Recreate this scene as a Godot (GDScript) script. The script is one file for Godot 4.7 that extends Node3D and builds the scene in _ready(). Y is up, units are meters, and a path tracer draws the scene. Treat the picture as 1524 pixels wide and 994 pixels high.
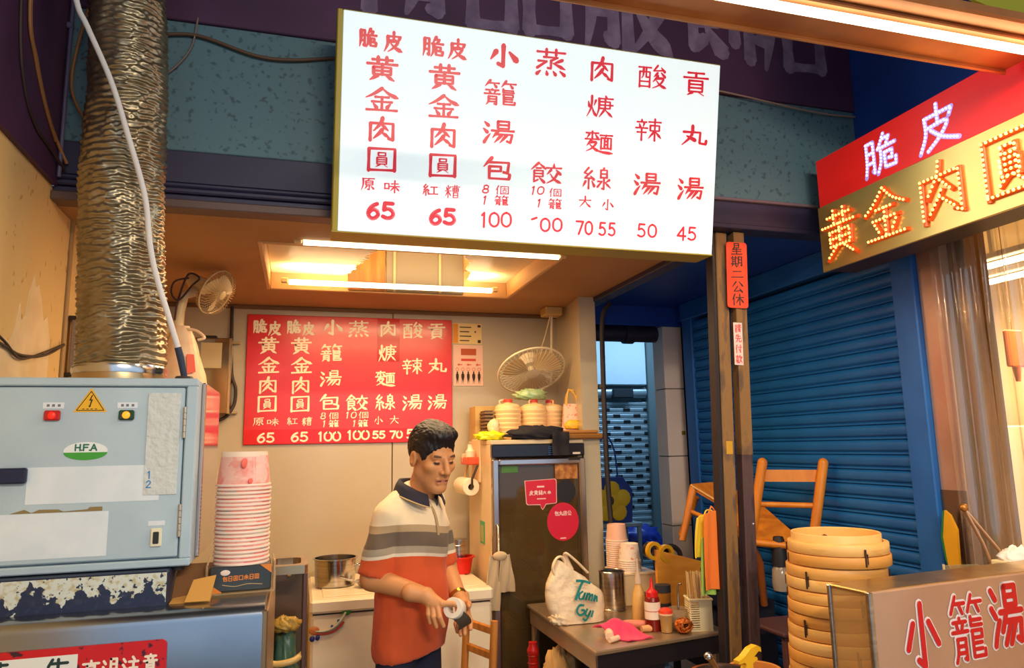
extends Node3D
# A small dumpling and soup stall in a covered market lane, seen from the lane. Metres, y up; the lane is towards +z.

# ---------- mesh building ----------
class MB:
	var st := SurfaceTool.new()
	var t := Transform3D()
	var group := 1
	var used := false
	func _init() -> void:
		st.begin(Mesh.PRIMITIVE_TRIANGLES)
	func at(x: float, y: float, z: float, turn := Vector3.ZERO) -> MB:
		t = Transform3D(Basis.from_euler(turn), Vector3(x, y, z))
		return self
	func tri(a: Vector3, b: Vector3, c: Vector3) -> void:      # counter-clockwise from outside
		used = true
		st.add_vertex(t * a)
		st.add_vertex(t * c)
		st.add_vertex(t * b)
	func quad(a: Vector3, b: Vector3, c: Vector3, d: Vector3) -> void:
		tri(a, b, c)
		tri(a, c, d)
	func flat() -> void:
		st.set_smooth_group(-1)
	func smooth() -> void:
		group += 1
		st.set_smooth_group(group)
	func out_tri(a: Vector3, b: Vector3, c: Vector3, o: Vector3) -> void:
		if (b - a).cross(c - a).dot((a + b + c) / 3.0 - o) < 0.0:
			tri(a, c, b)
		else:
			tri(a, b, c)
	func out_quad(a: Vector3, b: Vector3, c: Vector3, d: Vector3, o: Vector3) -> void:
		if (b - a).cross(d - a).dot((a + c) / 2.0 - o) < 0.0:
			quad(a, d, c, b)
		else:
			quad(a, b, c, d)
	func box(c: Vector3, s: Vector3, b := 0.0) -> MB:
		flat()
		var h := s / 2.0
		b = minf(b, minf(h.x, minf(h.y, h.z)) * 0.98)
		if b <= 0.0:
			for ax in 3:
				for sg in [-1.0, 1.0]:
					var p := []
					for k in [[-1, -1], [1, -1], [1, 1], [-1, 1]]:
						var v := Vector3()
						v[ax] = sg * h[ax]
						v[(ax + 1) % 3] = k[0] * h[(ax + 1) % 3]
						v[(ax + 2) % 3] = k[1] * h[(ax + 2) % 3]
						p.append(c + v)
					out_quad(p[0], p[1], p[2], p[3], c)
			return self
		var pt := func(sg: Vector3, ax: int) -> Vector3:
			var v := Vector3(sg.x * (h.x - b), sg.y * (h.y - b), sg.z * (h.z - b))
			v[ax] = sg[ax] * h[ax]
			return c + v
		for ax in 3:
			var u := (ax + 1) % 3
			var w := (ax + 2) % 3
			for sg in [-1.0, 1.0]:
				var p := []
				for k in [[-1, -1], [1, -1], [1, 1], [-1, 1]]:
					var v := Vector3()
					v[ax] = sg
					v[u] = k[0]
					v[w] = k[1]
					p.append(pt.call(v, ax))
				out_quad(p[0], p[1], p[2], p[3], c)
			for su in [-1.0, 1.0]:
				for sw in [-1.0, 1.0]:
					var v1 := Vector3()
					v1[u] = su
					v1[w] = sw
					v1[ax] = -1.0
					var v2 := v1
					v2[ax] = 1.0
					out_quad(pt.call(v1, u), pt.call(v2, u), pt.call(v2, w), pt.call(v1, w), c)
		for sx in [-1.0, 1.0]:
			for sy in [-1.0, 1.0]:
				for sz in [-1.0, 1.0]:
					var v := Vector3(sx, sy, sz)
					out_tri(pt.call(v, 0), pt.call(v, 1), pt.call(v, 2), c)
		return self
	func span(a: Vector3, b: Vector3, bev := 0.0) -> MB:       # a box between two corners
		return box((a + b) / 2.0, (b - a).abs(), bev)
	func ring(c: Vector3, u: Vector3, v: Vector3, ru: float, rv: float, n: int) -> PackedVector3Array:
		var r := PackedVector3Array()
		for i in n:
			var a := TAU * i / n
			r.append(c + u * cos(a) * ru + v * sin(a) * rv)
		return r
	func skin(rings: Array, caps := true, sm := true) -> MB:   # rings run counter-clockwise seen from the last ring's side
		if sm:
			smooth()
		else:
			flat()
		var n: int = rings[0].size()
		for k in rings.size() - 1:
			var a: PackedVector3Array = rings[k]
			var b: PackedVector3Array = rings[k + 1]
			for i in n:
				var j := (i + 1) % n
				quad(a[i], a[j], b[j], b[i])
		if caps:
			for e in [0, rings.size() - 1]:
				flat()
				var r: PackedVector3Array = rings[e]
				var m := Vector3()
				for p in r:
					m += p
				m /= n
				for i in n:
					var j := (i + 1) % n
					if e == 0:
						tri(m, r[j], r[i])
					else:
						tri(m, r[i], r[j])
		return self
	func tube(pts: Array, r, n := 8, caps := true, squash := 1.0) -> MB:
		var rings := []
		var side := Vector3()
		for k in pts.size():
			var p: Vector3 = pts[k]
			var q0: Vector3 = pts[maxi(k - 1, 0)]
			var q1: Vector3 = pts[mini(k + 1, pts.size() - 1)]
			var d := (q1 - q0).normalized()
			if k == 0:
				side = d.cross(Vector3.UP if absf(d.y) < 0.9 else Vector3.RIGHT).normalized()
			else:
				side = (side - d * side.dot(d)).normalized()
			var rr: float = r[k] if r is Array else r
			rings.append(ring(p, side, d.cross(side), rr, rr * squash, n))
		return skin(rings, caps)
	func lathe(prof: Array, n := 24, axis := 1) -> MB:         # prof: Vector2(radius, height), bottom to top
		for k in prof.size() - 1:
			var a: Vector2 = prof[k]
			var b: Vector2 = prof[k + 1]
			if a.is_equal_approx(b):
				continue
			var turn := 1.0
			if k > 0:
				var z: Vector2 = prof[k - 1]
				turn = (a - z).normalized().dot((b - a).normalized())
			if k == 0 or turn < 0.75:
				smooth()
			for i in n:
				var c0 := cos(TAU * i / n)
				var s0 := sin(TAU * i / n)
				var c1 := cos(TAU * ((i + 1) % n) / n)
				var s1 := sin(TAU * ((i + 1) % n) / n)
				var p := [Vector3(a.x * c0, a.y, a.x * s0), Vector3(a.x * c1, a.y, a.x * s1), Vector3(b.x * c1, b.y, b.x * s1), Vector3(b.x * c0, b.y, b.x * s0)]
				if axis == 2:
					for m in 4:
						p[m] = Vector3(p[m].x, -p[m].z, p[m].y)
				if a.x < 1e-6:
					tri(p[0], p[3], p[2])
				elif b.x < 1e-6:
					tri(p[0], p[2], p[1])
				else:
					quad(p[0], p[3], p[2], p[1])
		return self
	func prism(poly: PackedVector2Array, z0: float, z1: float) -> MB:
		flat()
		if Geometry2D.is_polygon_clockwise(poly):
			poly.reverse()
		var ix := Geometry2D.triangulate_polygon(poly)
		for k in range(0, ix.size(), 3):
			var a := poly[ix[k]]
			var b := poly[ix[k + 1]]
			var c := poly[ix[k + 2]]
			if (b - a).cross(c - a) < 0.0:
				var s := b
				b = c
				c = s
			tri(Vector3(a.x, a.y, z1), Vector3(b.x, b.y, z1), Vector3(c.x, c.y, z1))
			tri(Vector3(a.x, a.y, z0), Vector3(c.x, c.y, z0), Vector3(b.x, b.y, z0))
		for i in poly.size():
			var a := poly[i]
			var b := poly[(i + 1) % poly.size()]
			quad(Vector3(a.x, a.y, z0), Vector3(b.x, b.y, z0), Vector3(b.x, b.y, z1), Vector3(a.x, a.y, z1))
		return self
	func sheet(g: Array, th := 0.004) -> MB:                   # a grid of points with thickness
		var ny := g.size()
		var nx: int = g[0].size()
		var nor := []
		for j in ny:
			var row := []
			for i in nx:
				var du: Vector3 = g[j][mini(i + 1, nx - 1)] - g[j][maxi(i - 1, 0)]
				var dv: Vector3 = g[mini(j + 1, ny - 1)][i] - g[maxi(j - 1, 0)][i]
				row.append(du.cross(dv).normalized() * th)
			nor.append(row)
		smooth()
		for j in ny - 1:
			for i in nx - 1:
				quad(g[j][i], g[j][i + 1], g[j + 1][i + 1], g[j + 1][i])
		smooth()
		for j in ny - 1:
			for i in nx - 1:
				quad(g[j][i] - nor[j][i], g[j + 1][i] - nor[j + 1][i], g[j + 1][i + 1] - nor[j + 1][i + 1], g[j][i + 1] - nor[j][i + 1])
		flat()
		for j in ny - 1:
			for e in [0, nx - 1]:
				quad(g[j][e], g[j + 1][e], g[j + 1][e] - nor[j + 1][e], g[j][e] - nor[j][e])
		for i in nx - 1:
			for e in [0, ny - 1]:
				quad(g[e][i], g[e][i + 1], g[e][i + 1] - nor[e][i + 1], g[e][i] - nor[e][i])
		return self
	func ball(c: Vector3, r: Vector3, n := 12, m := 8) -> MB:
		smooth()
		for j in m:
			var a0 := PI * j / m - PI / 2
			var a1 := PI * (j + 1) / m - PI / 2
			for i in n:
				var b0 := TAU * i / n
				var b1 := TAU * ((i + 1) % n) / n
				var p := func(a: float, b: float) -> Vector3:
					return c + Vector3(cos(a) * cos(b) * r.x, sin(a) * r.y, cos(a) * sin(b) * r.z)
				if j > 0:
					tri(p.call(a0, b0), p.call(a1, b1), p.call(a0, b1))
				if j < m - 1:
					tri(p.call(a0, b0), p.call(a1, b0), p.call(a1, b1))
		return self
	func done() -> ArrayMesh:
		st.generate_normals()
		st.index()
		return st.commit()

# ---------- naming ----------
var taken := {}
func numbered(called: String) -> String:
	var n: int = taken.get(called, 0)
	taken[called] = n + 1
	return called if n == 0 else "%s_%03d" % [called, n]

func tag(o: Node3D, label: String, category := "", group := "", kind := "") -> void:
	if label != "":
		o.set_meta("label", label)
	if category != "":
		o.set_meta("category", category)
	if group != "":
		o.set_meta("group", group)
	if kind != "":
		o.set_meta("kind", kind)

func thing(called: String, label: String, category: String, at := Vector3.ZERO, turn := 0.0, group := "") -> Node3D:
	var o := Node3D.new()
	o.name = numbered(called)
	add_child(o)
	o.position = at
	o.rotation.y = turn
	tag(o, label, category, group)
	return o

func mesh_node(called: String, mesh: Mesh, m: Material) -> MeshInstance3D:
	var o := MeshInstance3D.new()
	o.name = called
	o.mesh = mesh
	o.material_override = m
	return o

func part(parent: Node3D, called: String, b, m: Material, label := "", kind := "") -> MeshInstance3D:
	var o := mesh_node(called, b.done() if b is MB else b, m)
	parent.add_child(o, true)
	tag(o, label, "", "", kind)
	return o

func solo(called: String, label: String, category: String, b, m: Material, at := Vector3.ZERO, turn := 0.0, group := "") -> MeshInstance3D:
	var o := mesh_node(numbered(called), b.done() if b is MB else b, m)
	add_child(o)
	o.position = at
	o.rotation.y = turn
	tag(o, label, category, group)
	return o

func struct(called: String, b, m: Material, label := "") -> MeshInstance3D:
	var o := mesh_node(numbered(called), b.done() if b is MB else b, m)
	add_child(o)
	tag(o, label, "", "", "structure")
	return o

func copy_of(o: Node3D, label: String, at: Vector3, turn: float) -> Node3D:
	var base := str(o.name)
	if base.length() > 4 and base.substr(base.length() - 4, 1) == "_" and base.substr(base.length() - 3).is_valid_int():
		base = base.substr(0, base.length() - 4)
	var c: Node3D = o.duplicate()
	c.name = numbered(base)
	add_child(c)
	c.position = at
	c.rotation.y = turn
	c.set_meta("label", label)
	return c

const ORD := ["topmost", "second", "third", "fourth", "fifth", "sixth", "seventh", "eighth", "ninth", "tenth", "eleventh", "twelfth", "thirteenth", "fourteenth", "fifteenth", "sixteenth", "seventeenth", "eighteenth", "nineteenth", "twentieth", "twenty-first", "twenty-second"]

# ---------- materials ----------
var mats := {}
var texs := {}
func grain(kind: String, a: Color, b: Color, freq := 0.01, seed_ := 1) -> NoiseTexture2D:
	var key := "%s %s %s %s %s" % [kind, a.to_html(), b.to_html(), freq, seed_]
	if texs.has(key):
		return texs[key]
	var n := FastNoiseLite.new()
	n.seed = seed_
	n.frequency = freq
	n.fractal_octaves = 5
	n.noise_type = FastNoiseLite.TYPE_SIMPLEX_SMOOTH
	var g := Gradient.new()
	match kind:
		"soft":
			g.offsets = [0.2, 0.8]
			g.colors = [a, b]
		"specks":
			g.offsets = [0.0, 0.22, 0.3, 1.0]
			g.colors = [b, b, a, a]
		"few":
			g.offsets = [0.0, 0.15, 0.2, 1.0]
			g.colors = [b, b, a, a]
		"stains":
			g.offsets = [0.0, 0.3, 0.42, 0.6, 1.0]
			g.colors = [b, b.lerp(a, 0.5), a, a.lerp(b, 0.12), a]
		"grey":
			g.offsets = [0.1, 0.9]
			g.colors = [a, b]
	var tx := NoiseTexture2D.new()
	tx.width = 256
	tx.height = 256
	tx.seamless = true
	tx.noise = n
	tx.color_ramp = g
	texs[key] = tx
	return tx

func mat(c: Color, rough := 0.6, metal := 0.0, o := {}) -> StandardMaterial3D:
	var key := "%s %s %s %s" % [c.to_html(), rough, metal, o]
	if mats.has(key):
		return mats[key]
	var m := StandardMaterial3D.new()
	m.albedo_color = c
	m.roughness = rough
	m.metallic = metal
	if o.has("to"):
		m.albedo_color = Color.WHITE
		m.albedo_texture = grain(o.get("kind", "soft"), c, o.to, o.get("freq", 0.01), o.get("seed", 1))
		m.uv1_triplanar = true
		m.uv1_world_triplanar = o.get("world", false)
		var s = o.get("scale", 1.0)
		m.uv1_scale = s if s is Vector3 else Vector3(s, s, s)
	if o.has("bump"):
		m.heightmap_enabled = true
		m.heightmap_texture = grain("grey", Color.BLACK, Color.WHITE, o.get("bfreq", 0.03), 7)
		m.heightmap_scale = o.bump
		m.uv1_triplanar = true
		var s = o.get("scale", 1.0)
		m.uv1_scale = s if s is Vector3 else Vector3(s, s, s)
	if o.has("glow"):
		m.emission_enabled = true
		m.emission = o.get("glow_color", c)
		m.emission_energy_multiplier = o.glow
	if o.has("coat"):
		m.clearcoat_enabled = true
		m.clearcoat = o.coat
		m.clearcoat_roughness = 0.15
	if o.has("alpha"):
		m.transparency = BaseMaterial3D.TRANSPARENCY_ALPHA
		m.albedo_color.a = o.alpha
	if o.has("sheen"):
		m.rim_enabled = true
		m.rim = o.sheen
		m.rim_tint = 0.5
	if o.has("back"):
		m.backlight_enabled = true
		m.backlight = o.back
	if o.has("vertex"):
		m.vertex_color_use_as_albedo = true
	if o.has("sss"):
		m.subsurf_scatter_enabled = true
		m.subsurf_scatter_strength = o.sss
	mats[key] = m
	return m

func picture(im: Image, rough := 0.6, glow := 0.0) -> StandardMaterial3D:
	var m := StandardMaterial3D.new()
	m.albedo_texture = ImageTexture.create_from_image(im)
	m.roughness = rough
	return m

func rgb(r: int, g: int, b: int) -> Color:
	return Color(r / 255.0, g / 255.0, b / 255.0)

func steel(r := 0.3) -> StandardMaterial3D:
	return mat(rgb(176, 172, 166), r, 1.0, {"to": rgb(205, 202, 198), "scale": Vector3(1, 14, 1), "freq": 0.02})

func tube_light(at: Vector3, size: Vector2, aim: Vector3, color: Color, energy: float) -> AreaLight3D:
	var l := AreaLight3D.new()
	l.name = numbered("area_light")
	l.area_size = size
	l.light_color = color
	l.light_energy = energy
	l.shadow_enabled = true
	l.area_range = 12.0
	add_child(l)
	l.look_at_from_position(at, at + aim, Vector3.UP if absf(aim.normalized().y) < 0.9 else Vector3.BACK)
	return l
# ---------- scene ----------
const BOX_GLOW := 0.5
const BOX_LIGHT := 0.6
const TRAY_GLOW := 4.0
const TRAY_LIGHT := 1.1
const LANE_GLOW := 4.0
const LANE_LIGHT := 1.8
const STALL_LIGHT := 2.2
const FRONT_LIGHT := 10.0
const ALLEY_LIGHT := 2.1

func _ready() -> void:
	# camera: eye height 1.6 m, turned 16.5 degrees to the right, tipped up 8.9, rolled a little
	var cam := Camera3D.new()
	cam.name = "camera"
	cam.fov = 50.035
	cam.near = 0.05
	cam.far = 60.0
	add_child(cam)
	cam.transform = Transform3D(Basis(Vector3(0.9593, -0.0196, 0.2816), Vector3(-0.0251, 0.9877, 0.1544), Vector3(-0.2812, -0.1552, 0.947)).orthonormalized(), Vector3(0, 1.6, 0))
	cam.current = true
	# daylight of the open lane behind the viewer
	var env := Environment.new()
	env.background_mode = Environment.BG_COLOR
	env.background_color = rgb(176, 200, 226)
	env.background_energy_multiplier = 1.4
	env.tonemap_mode = Environment.TONE_MAPPER_LINEAR
	env.tonemap_exposure = 1.1
	env.sdfgi_enabled = true
	env.ssao_enabled = true
	env.ssil_enabled = true
	var we := WorldEnvironment.new()
	we.name = "world"
	we.environment = env
	add_child(we)
	build_shell()
	build_shutter()
	build_grille()
	build_posts()
	build_light_box()
	build_red_board()
	build_notices()
	build_tray_lamp()
	build_lane_tube()
	build_front_lamp()
	build_led_sign()
	build_fume_box()
	build_duct()
	build_wall_cables()
	build_griddle()
	build_cup_tower()
	build_left_back()
	build_right_fan()
	build_fridge()
	build_fridge_top()
	build_chest()
	build_bin()
	build_folding_chair()
	build_man()
	build_table()
	build_table_things()
	build_post_towels()
	build_under_table()
	build_chairs()
	build_counter()
	build_neighbour()
	build_alley_things()
const BOX_TEXT := [
	[["脆",80,85,58,63],["皮",161,86,63,67],["黃",128,176,104,78],["金",130,276,111,78],["肉",132,371,101,78],["圓",135,468,105,82],["原",93,551,45,43],["味",170,553,53,43],["6",112,636,40,52],["5",160,633,41,52]],
	[["脆",292,84,73,69],["皮",374,81,67,69],["黃",333,178,107,84],["金",334,275,107,77],["肉",335,371,104,81],["圓",337,469,104,81],["紅",297,554,55,41],["糟",373,553,53,45],["6",318,641,40,50],["5",365,638,41,51]],
	[["小",533,82,110,79],["籠",526,207,121,86],["湯",525,338,118,83],["包",524,465,106,80],["8",488,535,22,27],["個",546,534,51,31],["1",485,573,16,29],["籠",544,570,52,34],["1",484,640,23,50],["0",521,637,36,50],["0",564,634,37,51]],
	[["蒸",705,79,116,90],["餃",703,463,120,77],["1",657,526,15,29],["0",685,524,25,28],["個",739,527,49,29],["1",680,568,15,28],["籠",739,567,51,37],["'",665,623,18,10],["0",706,642,36,47],["0",751,639,36,47]],
	[["肉",897,80,106,85],["焿",894,211,106,82],["麵",896,337,115,82],["線",893,466,119,83],["大",852,551,49,41],["小",939,555,50,42],["7",835,643,29,48],["0",870,642,29,48],["5",922,642,28,47],["5",959,641,28,47]],
	[["酸",1095,82,120,88],["辣",1088,272,108,84],["湯",1090,467,112,85],["5",1076,637,33,48],["0",1120,636,35,48]],
	[["貢",1272,84,108,90],["丸",1274,275,113,75],["湯",1268,469,113,87],["4",1240,638,38,49],["5",1283,636,36,49]],
]
const BOARD_TEXT := [
	[["脆",64,68,69,78],["皮",139,76,69,79],["黃",111,168,106,91],["金",115,275,110,88],["肉",114,379,106,88],["圓",113,477,106,90],["原",73,570,56,45],["味",144,572,62,45],["6",89,654,40,49],["5",134,654,40,49]],
	[["脆",236,66,70,79],["皮",313,73,64,73],["黃",278,167,108,92],["金",282,274,112,89],["肉",280,379,108,89],["圓",279,478,108,89],["紅",241,569,57,45],["糟",317,571,53,46],["6",257,652,40,49],["5",303,652,41,49]],
	[["小",440,63,111,87],["籠",435,202,117,96],["湯",434,339,119,92],["包",429,471,110,89],["8",400,542,26,34],["個",454,542,52,37],["1",405,584,15,34],["籠",455,584,54,39],["1",387,652,26,49],["0",427,652,41,50],["0",472,652,41,50]],
	[["蒸",580,64,113,88],["餃",575,473,121,93],["1",526,539,16,34],["0",560,539,29,34],["個",612,539,55,37],["1",563,584,16,34],["籠",609,584,55,40],["1",539,647,26,50],["0",579,647,42,50],["0",623,647,42,50]],
	[["肉",741,62,101,84],["焿",737,198,101,101],["麵",728,340,114,91],["線",728,471,118,91],["小",692,570,51,47],["大",779,567,51,47],["5",677,647,32,40],["5",713,647,32,40],["7",771,647,32,40],["0",807,647,32,40]],
	[["酸",881,67,117,96],["辣",878,269,116,92],["湯",877,470,116,92],["5",865,645,38,51],["0",910,645,41,51]],
	[["貢",1016,67,100,94],["丸",1018,266,111,85],["湯",1017,468,113,90],["4",999,642,38,51],["5",1044,642,39,51]],
]
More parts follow.
